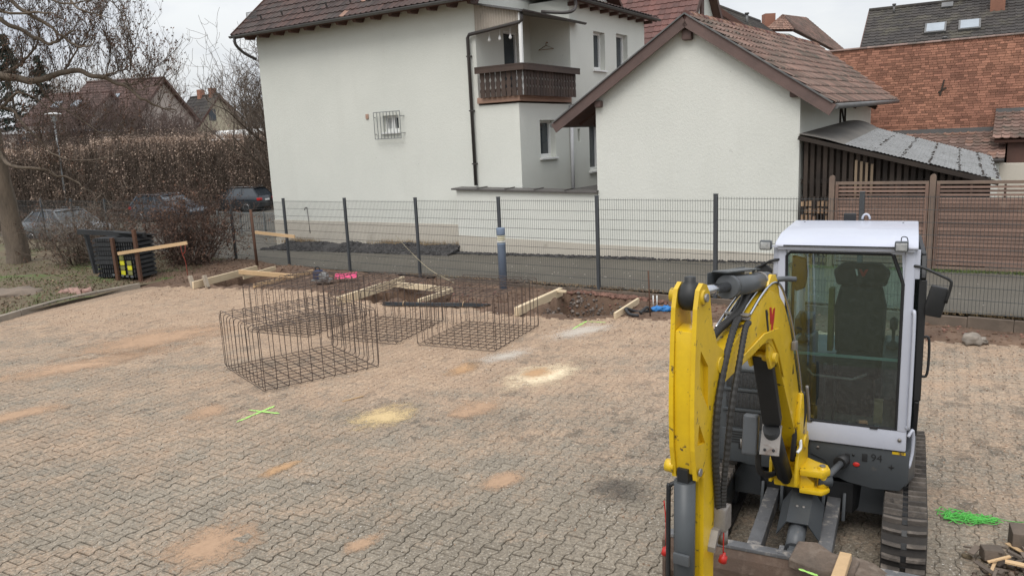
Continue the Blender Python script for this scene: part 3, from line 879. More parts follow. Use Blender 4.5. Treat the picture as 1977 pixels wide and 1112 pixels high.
slab(rf, LB + dz, LF + dz, RF + dz, RB + dz, 0.07)
rfo = rf.build('roof', M_BROWN, gar)
tile_roof(rfo, EF, EB, RB, RF, 42, 11, M_TILE_OLD, 300, th=.042)
tile_roof(rfo, LB, LF, RF, RB, 42, 14, M_TILE_OLD, 0)
for k in range(36):
    a, b = RF.lerp(RB, k / 36), RF.lerp(RB, (k + 1.12) / 36)
    rt = MB(); rt.tube([a + Vector((0, 0, -.01)), b + Vector((0, 0, -0.03))], [0.115, 0.095], 10)
    rt.build('ridge_tile', M_TILE_LIGHT if k % 3 else M_TILE_RED, rfo)
for A_, B_ in ((LF, RF), (EF, RF)):
    b = MB(); b.bar(A_ + Vector((0, -0.02, -0.13)), B_ + Vector((0, -.02, -0.13)), 0.035, 0.25, up=(0, 0, 1)); b.build('barge_board', M_BROWN2, gar)
    b = MB(); b.bar(A_ + Vector((0, -0.03, 0.03)), B_ + Vector((0, -.03, 0.03)), 0.09, 0.03, up=(0, 0, 1)); b.build('verge_trim', M_ZINC, gar)
for x, z in ((0.12, 4.04), (2.45, 5.47), (4.88, 3.98)):
    s_ = 0.17 if x != 2.45 else 0.24
    MB().box(x - s_ / 2, x + s_ / 2, -0.16, 0.05, z - s_ / 2, z + s_ / 2).build('purlin_end', M_BROWN2, gar, bevel=0.04, seg=2)
for A_, B_ in ((LF, LB), (EF, EB)):
    gu = MB(); gu.tube([A_ + Vector((0.06 if A_ is EF else -.06, -.02, -.05)), B_ + Vector((0.06 if A_ is EF else -.06, 0, -.05))], 0.06, 8); gu.build('gutter', M_ZINC, gar)
for k in range(12):
    y = 0.1 + k * 0.85
    MB().bar((-0.95, y, 3.60), (0.0, y, 4.22), 0.08, 0.12).build('rafter', M_BROWN, gar)
    if k % 4 == 0: MB().bar((5.55, y + .3, 3.70), (5.0, y + .3, 3.96), 0.08, 0.12).build('rafter', M_BROWN, gar)
br = MB()
for a, b in (((5.02, 4.6, 3.9), (5.02, 4.6, 3.2)), ((5.02, 5.3, 3.9), (5.02, 5.3, 3.2)), ((5.02, 4.6, 3.85), (5.02, 5.3, 3.25))): br.bar(a, b, .03, .05)
br.build('wall_bracket', M_BLACKWOOD, gar)

# ------------------------------------------------------------------ lean-to shed with sheet roof and open slats
shed = thing('lean_to_shed', sw(5.02, 0.1), ST_RZ, 'dark slatted lean-to shed under grey fibre cement sheet roof', 'shed')
def sh(x, y, z): return Vector((x - 5.02, y - 0.1, z))
q0, q1, q2, q3 = sh(5.0, -.12, 3.10), sh(8.82, -.12, 2.06), sh(8.55, 3.3, 2.40), sh(5.02, 5.6, 3.36)
def sq(u, v): return q0.lerp(q1, u).lerp(q3.lerp(q2, u), v)
cuts = [0.25, 0.40, 0.54, 0.68, 0.82, 0.93, 1.0]
fl = MB()
def felt(u, v): 
    p = sq(u * 0.26, v); p.z += 0.06 * math.sin(min(1, u * 1.0) * math.pi) * (0.4 + v * 1.2)
    return p
fl.grid(felt, 12, 8); fl.build('felt_strip', M_FELT, shed)
for a, b in zip(cuts, cuts[1:]):
    cs = MB()
    def cw(u, v, a=a, b=b):
        p = sq(lerp(a, b + .012, u), v)
        p.z += 0.007 * math.sin(lerp(a, b, u) * 2 * math.pi * 60) + 0.012 * (1 - u) + random.uniform(-.003, .003)
        return p
    cs.grid(cw, 64, 10, smooth=True); cs.build('roof_sheet', M_FIBRE, shed)
    mo = MB()
    for k in range(40):
        p = sq(b + random.gauss(0, .004), random.random()); r_ = random.uniform(.008, .022)
        mo.box(p.x - r_, p.x + r_, p.y - r_, p.y + r_, p.z + .005, p.z + .02)
    mo.build('moss', M_BLACKWOOD, shed, kind='stuff')
m_ = MB(); m_.bar(sh(5.0, -.13, 3.02), sh(8.82, -.13, 1.99), .03, .09); m_.build('fascia', M_BLACKWOOD, shed)
m_ = MB(); m_.prism([(0.0, -.2), (3.6, -.2), (3.6, 1.93), (0.0, 2.92)], 0.30, 3.0, 'y'); m_.build('interior_shade_block', M_BLACKWOOD, shed, fix=True)  # solid dark block added to stand in for the shade behind the slats
for k in range(27):
    x = 5.08 + k * 0.135
    top = lerp(3.0, 1.98, (x - 5.0) / 3.8)
    z0 = 0.1
    MB().box(x - 5.02, x - 5.02 + 0.085, 0.02 + 0.012 * (k % 2), 0.045 + 0.012 * (k % 2), z0, top).build('slat', M_BLACKWOOD, shed)
for k, z in enumerate((0.5, 1.4, 2.0)):
    MB().box(0.0, 3.6, 0.09, 0.13, z, z + .09).build('rail', M_BLACKWOOD, shed)
M_LOG = mat('split_firewood', (0.30, 0.20, 0.12), (0.16, 0.10, 0.07), 3, 0.9, rnd=0.4)
M_LATH = mat('pale_lath', (0.24, 0.18, 0.12), (0.18, 0.13, 0.085), 3, 0.85, rnd=0.2)

# firewood lattice left of the wooden fence, stacked under the slats
fwood = thing('firewood_stack', sw(5.1, -0.10), ST_RZ, 'lattice of split firewood stacked under the dark slats beside the garage corner', 'firewood')
for i in range(9):
    for j in range(10):
        if random.random() < 0.14: continue
        x = i * 0.085; z = 0.12 + j * 0.155
        MB().box(x + random.uniform(-.01, .01), x + .052, -.06, .04 + random.uniform(0, .03), z, z + random.uniform(.09, .125)).build('log', M_LOG, fwood)
for i in range(9):
    MB().box(i * 0.085 - .004, i * 0.085 + .03, -0.045, .055, 0.1, 1.72).build('upright_lath', M_BLACKWOOD, fwood)
lath = thing('leaning_laths', sw(6.16, 0.02), ST_RZ, 'four pale wooden laths leaning against dark slats under the sheet roof', 'wood')
for k in range(4): MB().box(k * .105, k * .105 + .05, -.02, .03, 1.6, 2.50 - .03 * k).build('lath', M_LATH, lath)

# ------------------------------------------------------------------ brown wooden privacy fence
wf = thing('wooden_fence', sw(5.78, -0.3), ST_RZ, 'brown slatted wooden privacy fence behind the excavator', 'fence')
def fpost(x, z1):
    m_ = MB()
    n = 7
    prof = [(-.055, 0.0), (.055, 0.0), (.055, z1 - .06)] + [(.055 * math.cos(a), z1 - .06 + .06 * math.sin(a)) for a in [math.pi * k / n for k in range(1, n)]] + [(-.055, z1 - .06)]
    m_.prism([(x + a, b) for a, b in prof], -.05, .05, 'y'); m_.build('post', M_FENCEP, wf, fix=True)
for i, (xa, xb) in enumerate(((0.06, 1.84), (1.98, 3.76), (3.90, 5.68), (5.82, 7.6))):
    fpost(xa - 0.07, 2.20)
    zt, zb = 2.06, 0.27
    for p, q in (((xa, zt - .03), (xb, zt - .03)), ((xa, zb + .03), (xb, zb + .03))):
        MB().bar((p[0], 0, p[1]), (q[0], 0, q[1]), .05, .06).build('rail', M_FENCEP, wf)
    for x in (xa + .03, xb - .03):
        MB().box(x - .03, x + .03, -.026, .024, zb + .06, zt - .06).build('stile', M_FENCEW, wf)
    z = zt - .065; k = 0
    while z > zb + .1:
        open_ = k < 4
        h = 0.042 if open_ else 0.088
        z -= h + (0.036 if open_ else -0.010)
        jy = random.uniform(-.004, .004)
        m_ = MB(); m_.prism([(-.018 + jy, z), (-.006 + jy, z), (.010 + jy, z + h), (-.002 + jy, z + h)], xa + .062, xb - .062, 'x')
        m_.build('slat', M_FENCEW, wf, fix=True)
        k += 1
    for x in (lerp(xa, xb, .34), lerp(xa, xb, .66)):
        MB().box(x - .02, x + .02, .014, .032, zb + .07, zt - .07).build('batten', M_FENCEW, wf)
fpost(7.7, 2.2)

# ------------------------------------------------------------------ red brick wall behind the garage
bw = thing('brick_wall', sw(2.6, 11.5), ST_RZ, 'tall red brick wall with tile coping behind the garage roof', 'wall')
m_ = MB(); m_.box(0, 10.4, 0.018, 0.36, -0.5, 5.745); m_.build('mortar_bed', M_MORTAR, bw)
bme = MB().box(-.5, .5, 0, 1, -.5, .5).mesh('brick', M_BRICK)
BL, BH = 0.245, 0.0775
bricks = []
for r in range(42):
    z = 2.50 + (r + .5) * BH
    hdr = r % 2
    x = -0.12 * (r % 3) * 0.5
    while x < 10.38:
        L = BL if (hdr == 0 or random.random() < 0.4) else BL * 0.52
        if random.random() < 0.08: L *= 0.7
        if x > 0.02: bricks.append((x + L / 2, z, L))
        x += L
bricks.sort(key=lambda b: -b[0] - 0.25 * abs(b[1] - 4.4))
rest = MB()
for i, (x, z, L) in enumerate(bricks):
    lx, lz = L - random.uniform(.008, .014), BH - random.uniform(.008, .013)
    y0 = -random.uniform(0, .012)
    if 4.6 < x < 6.95 and z > 3.4 and len(bw.children) < 300:
        inst('brick', bme, bw, (x, y0, z), (0, 0, 0), (lx, 0.03, lz))
    else:
        rest.box(x - lx / 2, x + lx / 2, y0, y0 + .03, z - lz / 2, z + lz / 2)
rest.build('bricks', M_BRICK, bw, kind='stuff')
m_ = MB(); m_.box(0, 10.4, -.02, .36, 5.74, 5.765); m_.build('coping_bed', M_MORTAR, bw)
for k in range(42):
    m_ = MB(); m_.prism([(-.06, 5.775), (.18, 5.835), (.40, 5.775), (.40, 5.755), (.18, 5.81), (-.06, 5.755)], k * .248, k * .248 + .243, 'x'); m_.build('coping_tile', M_TILE_OLD, bw, fix=True)
an = MB(); an.bar((4.35, -.02, 4.55), (4.25, -.02, 4.05), .05, .02, up=(0, 1, 0)); an.bar((4.2, -.02, 4.15), (4.42, -.02, 4.3), .05, .02, up=(0, 1, 0)); an.build('wall_anchor', M_BLACKWOOD, bw)

# tiled roofs of the low building against the brick wall
lo = thing('low_tiled_building', sw(5.4, 8.6), ST_RZ, 'low building with mossy red tiled roof against the brick wall', 'building')
def lo_(x, y, z): return Vector((x - 5.4, y - 8.6, z))
m_ = MB(); m_.box(0.2, 7.2, 0.4, 2.8, -.3, 1.92); m_.build('wall', M_PLINTH, lo)
rr_ = MB(); slab(rr_, lo_(5.5, 8.7, 2.05), lo_(8.75, 8.7, 2.05), lo_(8.75, 11.42, 2.80), lo_(5.5, 11.42, 2.80), .08)
r1 = rr_.build('roof', M_BROWN, lo)
tile_roof(r1, lo_(5.5, 8.65, 2.08), lo_(8.8, 8.65, 2.08), lo_(8.8, 11.42, 2.84), lo_(5.5, 11.42, 2.84), 15, 9, M_TILE_OLD, 135, alt=M_TILE_LIGHT, altp=lambda u, v: 0.5 if v > 0.85 else 0.02)
m_ = MB(); m_.box(0.1, 3.4, 2.78, 2.86, 2.84, 2.98); m_.build('flashing', M_ZINC, lo)
rr_ = MB(); slab(rr_, lo_(8.5, 9.3, 2.60), lo_(12.4, 9.3, 2.60), lo_(12.4, 11.42, 3.40), lo_(8.5, 11.42, 3.40), .08)
r2 = rr_.build('roof', M_BROWN, lo)
tile_roof(r2, lo_(8.45, 9.25, 2.64), lo_(12.4, 9.25, 2.64), lo_(12.4, 11.42, 3.44), lo_(8.45, 11.42, 3.44), 18, 8, M_TILE_OLD, 60)
m_ = MB(); m_.box(3.05, 7.0, 2.74, 2.86, 3.40, 3.54); m_.build('flashing', M_ZINC, lo)
m_ = MB(); m_.box(3.45, 7.0, 0.9, 2.8, -.3, 2.52); m_.build('dark_gate', M_BROWN, lo)
m_ = MB(); m_.box(3.0, 3.28, 0.30, 0.38, 0.2, 1.95); m_.build('white_pillar', M_STUC, lo)
m_ = MB(); m_.tube([lo_(5.5, 8.6, 2.04), lo_(8.8, 8.6, 2.04)], .05, 8); m_.build('gutter', M_PIPE, lo)

# ------------------------------------------------------------------ roofs beyond
def gable_house(name, label, origin, rz, x0, x1, yF, yR, zE, yB, zEB, zR, wallm, tilem, nu, nv, parts=0, group='houses beyond the yard', over=0.35, walls_down=-1.0):
    """ridge along x; front eave at yF, ridge at yR, rear eave at yB"""
    h = thing(name, origin, rz, label, 'house', group)
    w_ = MB()
    w_.prism([(yF + over, walls_down), (yB - over, walls_down), (yB - over, zEB + over * (zR - zEB) / (yB - yR)), (yR, zR - .05), (yF + over, zE + over * (zR - zE) / (yR - yF))], x0 + over, x1 - over, 'x')
    w_.build('wall', wallm, h, fix=True)
    r_ = MB()
    slab(r_, (x0, yF, zE - .03), (x1, yF, zE - .03), (x1, yR, zR - .03), (x0, yR, zR - .03), .12)
    slab(r_, (x1, yB, zEB - .03), (x0, yB, zEB - .03), (x0, yR, zR - .03), (x1, yR, zR - .03), .12)
    ro = r_.build('roof', M_BROWN, h)
    tile_roof(ro, (x0, yF, zE), (x1, yF, zE), (x1, yR, zR), (x0, yR, zR), nu, nv, tilem, parts)
    tile_roof(ro, (x1, yB, zEB), (x0, yB, zEB), (x0, yR, zR), (x1, yR, zR), max(4, nu // 2), max(4, nv // 2), tilem, 0)
    rt = MB(); rt.tube([(x0, yR, zR + .02), (x1, yR, zR + .02)], .12, 8); rt.build('ridge', tilem, ro)
    for x in (x0, x1):
        for a, b in (((x, yF, zE - .08), (x, yR, zR - .08)), ((x, yB, zEB - .08), (x, yR, zR - .08))):
            bb = MB(); bb.bar(a, b, .04, .22); bb.build('barge_board', M_BROWN, h)
    return h, ro
hb, hbr = gable_house('red_roofed_house', 'house with steep dark red tiled roof directly behind the balcony wing', sw(-3, 13), ST_RZ, -12, 0.25, 0.0, 4.0, 5.25, 8.6, 5.2, 10.35, M_STUC, M_TILE_RED, 42, 20, 300)
tb = MB(); tb.box(-.11, -.02, 3.75, 4.1, 4.0, 10.1); tb.build('timber_post', M_BROWN, hb)
sk = MB(); slab(sk, (-3.5, 0.75, 6.28), (-2.7, 0.75, 6.28), (-2.7, 1.5, 7.24), (-3.5, 1.5, 7.24), .1); sk.build('roof_window', M_PANE_SKY, hbr)
# dark roof right of it, seen over the garage ridge
hc, hcr = gable_house('dark_roofed_house', 'house with dark tiled roof and vent pipe seen above the garage ridge', sw(-3.3, 14.0), ST_RZ + R(90), 6.0, 13.0, -4.6, 0, 5.4, 4.6, 5.4, 9.0, M_STUC, M_TILE_DARK, 44, 18, 0)
vp = MB(); vp.tube([(7.2, -1.0, 8.1), (7.2, -1.0, 8.7)], .07, 8); vp.tube([(7.2, -1.0, 8.7), (7.2, -1.0, 8.77)], .11, 8); vp.build('vent_pipe', M_ZINC, hcr)
# half-hipped house
hd = thing('hipped_house', (15.3, 44, 0), 0, 'pale house with brown hipped tile roof beyond the garage ridge', 'house', 'houses beyond the yard')
def hd_(p): return Vector(p) - Vector((15.3, 44, 0))
EL, EC, RF_, RB_, EK = [hd_(p) for p in ((14.75,45,8.63), (15.62,43,8.33), (16.04,46,9.52), (20.04,53,10.22), (23.21,52,7.14))]
w_ = MB(); w_.add([EL + Vector((.3, .3, -.15)), EC + Vector((-.2, .3, -.15)), Vector((EC.x - .2, EC.y + .3, -1)), Vector((EL.x + .3, EL.y + .3, -1))], [(0, 1, 2, 3)])
w_.add([EC + Vector((-.2, .3, -.15)), EK + Vector((-.2, 0, -.15)), Vector((EK.x - .2, EK.y, -1)), Vector((EC.x - .2, EC.y + .3, -1))], [(0, 1, 2, 3)])
w_.build('wall', M_STUC, hd)
r_ = MB(); slab(r_, EL, EC, RF_, RF_ + Vector((-.05, 0, 0)), .12); slab(r_, EC, EK, RB_, RF_, .12); r_.add([EL, RF_, RB_, EL + (RB_ - RF_)], [(0, 1, 2, 3)])
ro = r_.build('roof', M_BROWN, hd)
tile_roof(ro, EL, EC, RF_, RF_, 8, 9, M_TILE_LIGHT, 0)
tile_roof(ro, EC, EK, RB_, RF_, 36, 22, M_TILE_OLD, 0)
MB().box(RF_.x - .9, RF_.x - .3, RF_.y + .3, RF_.y + .9, RF_.z - 1, RF_.z + .15).build('chimney', M_BRICK, hd)
wd = MB(); wd.box(EC.x - 1.1, EC.x - .45, EC.y + .2, EC.y + .26, EC.z - 1.35, EC.z - .75); wd.build('window', M_PANE, hd)
# two little roofs far off
he, her = gable_house('orange_roofed_house', 'small house with orange tiled roof and chimney far behind the brick wall', (25.12,62,7.29)[:2] + (0,), R(-25), 0, 3.4, 0, 3.2, 6.6, 6.4, 6.6, 8.9, M_STUC, M_TILE_LIGHT, 12, 8, 0)
MB().box(2.6, 3.1, 3.0, 3.5, 8.4, 9.75).build('chimney', M_BRICK, he)
hf, hfr = gable_house('slate_roofed_house', 'small house with blue-grey slate roof far behind the brick wall', (25.79,60,7.1)[:2] + (0,), R(-25), 0, 4.2, 0, 3.2, 6.5, 6.4, 6.5, 8.6, M_STUC, mat('blue_slate', (0.085, 0.10, 0.125), (0.065, 0.08, 0.10), 1, 0.6, rnd=0.25), 14, 9, 0)
# long dark roof with skylights
hg_, hgr = gable_house('skylight_house', 'long dark tiled roof with two skylights above the brick wall', (16.82,38,6.67)[:2] + (0,), R(-30), 0, 15, 0, 4.6, 6.15, 9.2, 6.15, 8.95, M_STUC, M_TILE_DARK, 52, 18, 300)
def roofpt(x, v, lift=0.0): return Vector((x, 4.6 * v, lerp(6.15, 8.95, v) + lift))
for x0_ in (2.75, 4.15):
    k_ = MB(); slab(k_, roofpt(x0_ - .05, .37, .16), roofpt(x0_ + .85, .37, .16), roofpt(x0_ + .85, .55, .16), roofpt(x0_ - .05, .55, .16), .12); f_ = k_.build('skylight', M_ZINC, hgr)
    k_ = MB(); slab(k_, roofpt(x0_ + .03, .385, .175), roofpt(x0_ + .77, .385, .175), roofpt(x0_ + .77, .535, .175), roofpt(x0_ + .03, .535, .175), .02); k_.build('pane', M_PANE_SKY, f_)
k_ = MB(); slab(k_, roofpt(3.3, .86, .14), roofpt(3.8, .86, .14), roofpt(3.8, .95, .14), roofpt(3.3, .95, .14), .1); k_.build('roof_hatch', M_ZINC, hgr)
MB().box(5.35, 5.95, 3.3, 3.95, 7.9, 10.0).build('chimney', M_BRICK, hgr)
for x_, v_ in ((1.2, .88), (7.9, .32), (3.6, .12)):
    k_ = MB(); p = roofpt(x_, v_); k_.tube([p, p + Vector((0, 0, .42))], .05, 8); k_.tube([p + Vector((0, 0, .42)), p + Vector((0, 0, .5))], .09, 8); k_.build('vent_pipe', M_ZINC, hgr)

# ------------------------------------------------------------------ double-rod mesh fence
M_ANTH = mat('anthracite_paint', (0.040, 0.045, 0.050), (0.055, 0.060, 0.066), 2, 0.5, spec=0.5)
M_WIRE = mat('anthracite_wire', (0.045, 0.050, 0.052), (0.06, 0.064, 0.064), 2, 0.55)
M_RUST = mat('rusty_steel', (0.115, 0.055, 0.032), (0.068, 0.038, 0.026), 4, 0.85, 0.4, 40)
M_PINE = mat('fresh_pine', (0.66, 0.535, 0.365), (0.58, 0.46, 0.305), 1.6, 0.7, 0.15, 30, rnd=0.14, stretch=(1, 1, 4), fine=0.1)
M_PINE2 = mat('orange_pine', (0.56, 0.385, 0.22), (0.48, 0.325, 0.175), 1.6, 0.7, 0.15, 30, rnd=0.12)
M_REBAR = mat('rebar_steel', (0.060, 0.050, 0.046), (0.095, 0.064, 0.050), 6, 0.7, metal=0.2)
M_REBAR2 = mat('dark_rebar_bundle', (0.045, 0.050, 0.056), (0.065, 0.07, 0.075), 6, 0.6, metal=0.3)
M_RUBBER = mat('black_plastic', (0.022, 0.023, 0.025), (0.035, 0.036, 0.037), 3, 0.65, 0.2, 60, rnd=0.2)

M_EDGE = mat('dirty_edging', (0.150, 0.115, 0.088), (0.105, 0.082, 0.064), 2.5, 0.95, 0.5, 40, rnd=0.12, grime=(0.20, 0.155, 0.12), gscale=3)
fence = thing('mesh_fence', FENCE_O, FENCE_RZ, 'anthracite steel mesh fence with posts along the road behind the yard', 'fence')
ZB = {-7: -.10, -6: -.085, -5: -.07, -4: -.055, -3: -.035, -2: -.01, -1: .02, 0: .053, 1: .082, 2: .110, 3: .145, 4: .184, 5: .232, 6: .278, 7: .32, 8: .36}
SP = 2.52
for k in range(-7, 9):
    z0 = ZB[k]; x0, x1 = k * SP + 0.035, (k + 1) * SP - 0.035
    p = MB()
    n = 49
    for i in range(n):
        x = lerp(x0 + .01, x1 - .01, i / (n - 1))
        p.tube([(x, 0, z0 - .015), (x, 0, z0 + 1.83)], 0.0032, 3, caps=False, smooth=False)
    for j in range(10):
        z = z0 + j * 0.2
        for y in (-.007, .007):
            p.tube([(x0, y, z), (x1, y, z)], 0.0042, 4, caps=False, smooth=False)
    p.build('mesh_panel', M_WIRE, fence)
    m_ = MB(); m_.box(k * SP - .035, k * SP + .035, -.03, .03, min(z0, z0) - .45, z0 + 1.87); m_.box(k * SP - .04, k * SP + .04, -.035, .035, z0 + 1.87, z0 + 1.885)
    m_.build('post', M_ANTH, fence, bevel=0.004, seg=1)
for k in range(5, 36):
    x0 = k * 0.62
    if x0 < 5.3: continue
    zt = 0.012 * x0 + 0.015 * (x0 > 0) - .01
    MB().box(x0 + .004, x0 + .616, -.045, .03, -.35, zt + 0.008 * (k % 2)).build('edging_slab', M_EDGE, fence, bevel=0.006, seg=1)

# rusty post with a pine batten clipped to it
rp_o = thing('rusty_post', (-7.23,21.92,0), 0, 'rusty steel post standing in front of the fence at the left', 'post')
MB().tube([(0, 0, -.2), (-.02, 0, 1.66)], 0.042, 8).build('pipe', M_RUST, rp_o)
ba = MB(); ba.bar((-7.13,21.75,1.03), (-5.8,20.9,0.95), 0.03, 0.085); ba.build('wood_batten', M_PINE2, label='pine batten fixed level across the rusty post before the fence', cat='batten')

# ------------------------------------------------------------------ blue-grey bollard lamp
M_BOLL = mat('blue_grey_paint', (0.17, 0.215, 0.285), (0.145, 0.185, 0.25), 4, 0.55, 0.05, 30, fine=0.08)
M_OPAL = mat('cream_diffuser', (0.62, 0.58, 0.42), (0.55, 0.52, 0.40), 4, 0.4)
bo = thing('bollard_lamp', (-0.19,16.83,-0), 0, 'blue-grey bollard lamp with cream louvre rings by the fence', 'lamp')
MB().lathe([(0.088, -.2), (0.088, 1.02), (0.092, 1.03), (.092, 1.06)], 24).build('column', M_BOLL, bo)
MB().lathe([(0.07, 1.06), (0.07, 1.235)], 20).build('diffuser', M_OPAL, bo)
for k in range(4): MB().lathe([(0.07, 1.075 + .04 * k), (0.092, 1.085 + .04 * k), (0.092, 1.100 + .04 * k), (0.07, 1.095 + .04 * k)], 24).build('louvre_ring', M_OPAL if k else M_WHITE, bo)
MB().lathe([(0.092, 1.235), (0.094, 1.25), (0.094, 1.375), (0.088, 1.39)], 24).build('cap', M_BOLL, bo)

# ------------------------------------------------------------------ reinforcement cages
def hoop(mb, P, rad, r=0.0062):
    """closed bar with bent corners through 4 corner points"""
    pts = []
    for i in range(4):
        p, a, b = Vector(P[i]), Vector(P[i - 1]), Vector(P[(i + 1) % 4])
        da, db = (a - p).normalized() * rad, (b - p).normalized() * rad
        for t in (0, .5, 1):
            pts.append((p + da).lerp(p + db, t) if t != .5 else p + (da + db) * 0.30)
    mb.tube(pts, r, 4, closed=True, smooth=False)
def cage(name, label, corners, h, nA, nB):
    """hoops both ways: A run along edge 0-1, B along edge 1-2"""
    c = [Vector((x, y, 0)) for x, y in corners]
    cen = sum(c, Vector()) / 4
    root = thing(name, cen, 0, label, 'rebar cage', 'rebar cages')
    c = [p - cen for p in c]
    r = 0.0056
    for i in range(nA):
        t = (i + .15) / (nA - .7)
        a, b = c[0].lerp(c[3], t), c[1].lerp(c[2], t)
        dz = Vector((0, 0, 0.012 + random.uniform(-.004, .004))); top = Vector((0, 0, h + random.uniform(-.012, .012)))
        j = Vector((random.uniform(-.012, .012), random.uniform(-.012, .012), 0))
        m_ = MB(); hoop(m_, [a + dz, b + dz, b + top + j, a + top + j], .035, r); m_.build('hoop_bar', M_REBAR, root)
    for i in range(nB):
        t = (i + .15) / (nB - .7)
        a, b = c[0].lerp(c[1], t), c[3].lerp(c[2], t)
        dz = Vector((0, 0, 0.028)); top = Vector((0, 0, h - .016 + random.uniform(-.012, .012)))
        j = Vector((random.uniform(-.012, .012), random.uniform(-.012, .012), 0))
        m_ = MB(); hoop(m_, [a + dz, b + dz, b + top + j, a + top + j], .05, r); m_.build('hoop_bar', M_REBAR, root)
    return root
cage('rebar_cage', 'nearest rebar cage, standing alone in front of the others', [(-4.48, 11.57), (-3.47, 10.23), (-2.03, 11.22), (-3.04, 12.64)], 0.90, 11, 11)
cage('rebar_cage', 'leftmost rebar cage directly behind the nearest cage', [(-4.93, 13.96), (-3.61, 13.26), (-2.84, 14.75), (-4.18, 15.40)], 0.88, 11, 11)
cage('rebar_cage', 'middle rebar cage of the row between two others', [(-3.25, 13.10), (-1.96, 12.50), (-1.29, 14.07), (-2.66, 14.77)], 0.90, 11, 10)
cage('rebar_cage', 'rightmost rebar cage beside the bundle of straight bars', [(-1.61, 12.39), (-0.30, 11.75), (0.45, 13.31), (-0.87, 13.99)], 0.88, 11, 11)

# bundle of straight bars
bu = thing('rebar_bundle', (-1.58,15.5,0), 0, 'bundle of dark straight reinforcing bars lying behind the cages', 'rebar')
A_, B_ = Vector((-2.63,15.77,0)), Vector((-0.56,15.18,0))
cen = Vector((-1.58,15.5,0))
dv = (B_ - A_).normalized(); nv_ = Vector((-dv.y, dv.x, 0))
for k in range(22):
    o_ = random.uniform(-.09, .09); z = 0.02 + random.uniform(0, .085) * (1 - abs(o_) / .1)
    e0, e1 = random.uniform(-.08, .08), random.uniform(-.25, .12)
    MB().tube([A_ - cen + nv_ * o_ + dv * e0 + Vector((0, 0, z)), B_ - cen + nv_ * (o_ + random.uniform(-.03, .03)) + dv * e1 + Vector((0, 0, z))], .0095, 5).build('bar', M_REBAR2, bu)
for t in (0.2, 0.8):
    c_ = A_.lerp(B_, t) - cen
    MB().tube([c_ + nv_ * (.11 * math.cos(a)) + Vector((0, 0, .055 + .06 * math.sin(a))) for a in [k * math.pi / 6 for k in range(12)]], .006, 4, closed=True).build('tie_wire', M_PINE2, bu)

# ------------------------------------------------------------------ timber over the holes
def plank(label, a, b, w=0.05, h=0.14, m=None, name='timber_board', roll=(0, 0, 1)):
    a, b = Vector(a), Vector(b)
    c_ = (a + b) / 2
    x = MB().bar(a - c_, b - c_, w, h, up=roll)
    return x.build(name, m or M_PINE, None, bevel=0.006, seg=1, loc=c_, label=label, cat='timber', group='timber boards around the dug holes')
plank('thick pine beam spanning the right hole beside the rightmost cage', (0.06,14.21,0.09), (1.02,15.91,0.1), .09, .17)
plank('short pine board end lying on dirt beyond the thick beam', (0.89,15.69,0.16), (1.11,15.58,0.16), .05, .05)
plank('pine board leaning on the right edge of the right hole near the blue bag', (1.83,13.64,0.06), (2.41,14.55,0.12), .05, .12)
plank('front pine board of the far left hole, held by small blocks', (-7.83,18.8,0.1), (-6.96,21.06,0.1), .05, .18)
plank('second pine board behind it at the far left hole', (-6.94,19.85,0.08), (-6.48,21.13,0.08), .05, .12)
plank('orange pine board lying across the two boards of the left hole', (-7.04,19.86,0.22), (-5.44,19.2,0.14), .05, .12, M_PINE2)
plank('long pine board resting behind the leftmost cage', (-6.22,18.44,0.08), (-5.23,20.27,0.08), .05, .10, M_PINE2)
plank('long thick pine board crossing the middle hole', (-3.67,15.99,0.09), (-2.56,18.17,0.1), .06, .19)
plank('pine board along the back of the middle hole', (-2.67,17.65,0.09), (-1.32,16.69,0.09), .05, .13)
plank('pine board along the right side of the middle hole', (-1.95,15.75,0.06), (-1.3,16.69,0.09), .05, .10)
for i, (a, lab) in enumerate((((-7.9,19,-0), 'left one of the two mortar-smeared stub blocks before the left hole'), ((-7.54,18.98,-0), 'right one of the two mortar-smeared stub blocks before the left hole'))):
    b_ = MB(); b_.bar((0, 0, 0), (-.08, .05, .30), .10, .07); b_.build('stub_block', mat('limed_wood_%d' % i, (0.42, 0.36, 0.29), (0.30, 0.25, 0.19), 6, 0.9, 0.4), None, bevel=.006, seg=1, loc=a, label=lab, cat='block', group='stub blocks')
sl = MB(); sl.bar((-.12, -.09, .01), (.12, .09, .012), .014, .012); sl.build('wood_splinter', M_PINE2, None, loc=(-2.16,9.78,0), label='thin wood splinter on the pavers right of the nearest cage', cat='splinter')

# ------------------------------------------------------------------ small site clutter
M_BLUE = mat('blue_tarp', (0.03, 0.20, 0.50), (0.02, 0.14, 0.38), 8, 0.45)
bg = MB()
rb = random.Random(4)
def lump(mb, c, r, n=10, m=7, sq=0.7, amp=.35, seed=0):
    def f(u, v):
        a, b = u * 2 * math.pi, (v - .5) * math.pi
        p = Vector((math.cos(a) * math.cos(b), math.sin(a) * math.cos(b), math.sin(b)))
        k = 1 + amp * noise.noise(p * 1.7 + Vector((seed, 0, 0))) + amp * .5 * noise.noise(p * 4.1 + Vector((0, seed, 0)))
        return (c[0] + p.x * r * k, c[1] + p.y * r * k, c[2] + p.z * r * k * sq)
    return mb.grid(f, n, m)
for k in range(5): lump(bg, (0.06 * k - .12, 0.025 * math.sin(k), 0.05), .07, 14, 10, .8, .6, k)
bg.build('tarp_bundle', M_BLUE, None, loc=(2.74,14.06,0), label='crumpled bright blue plastic bundle on the dirt by the fence', cat='plastic bundle')
ho = MB(); ho.tube(smooth_path([(-.26, -.10, .05), (-.12, .02, .12), (-.05, .05, .05), (-.28, .1, .03), (-.5, .0, .12), (-.46, -.14, .05), (-.3, -.18, .02)], 6), .03, 8)
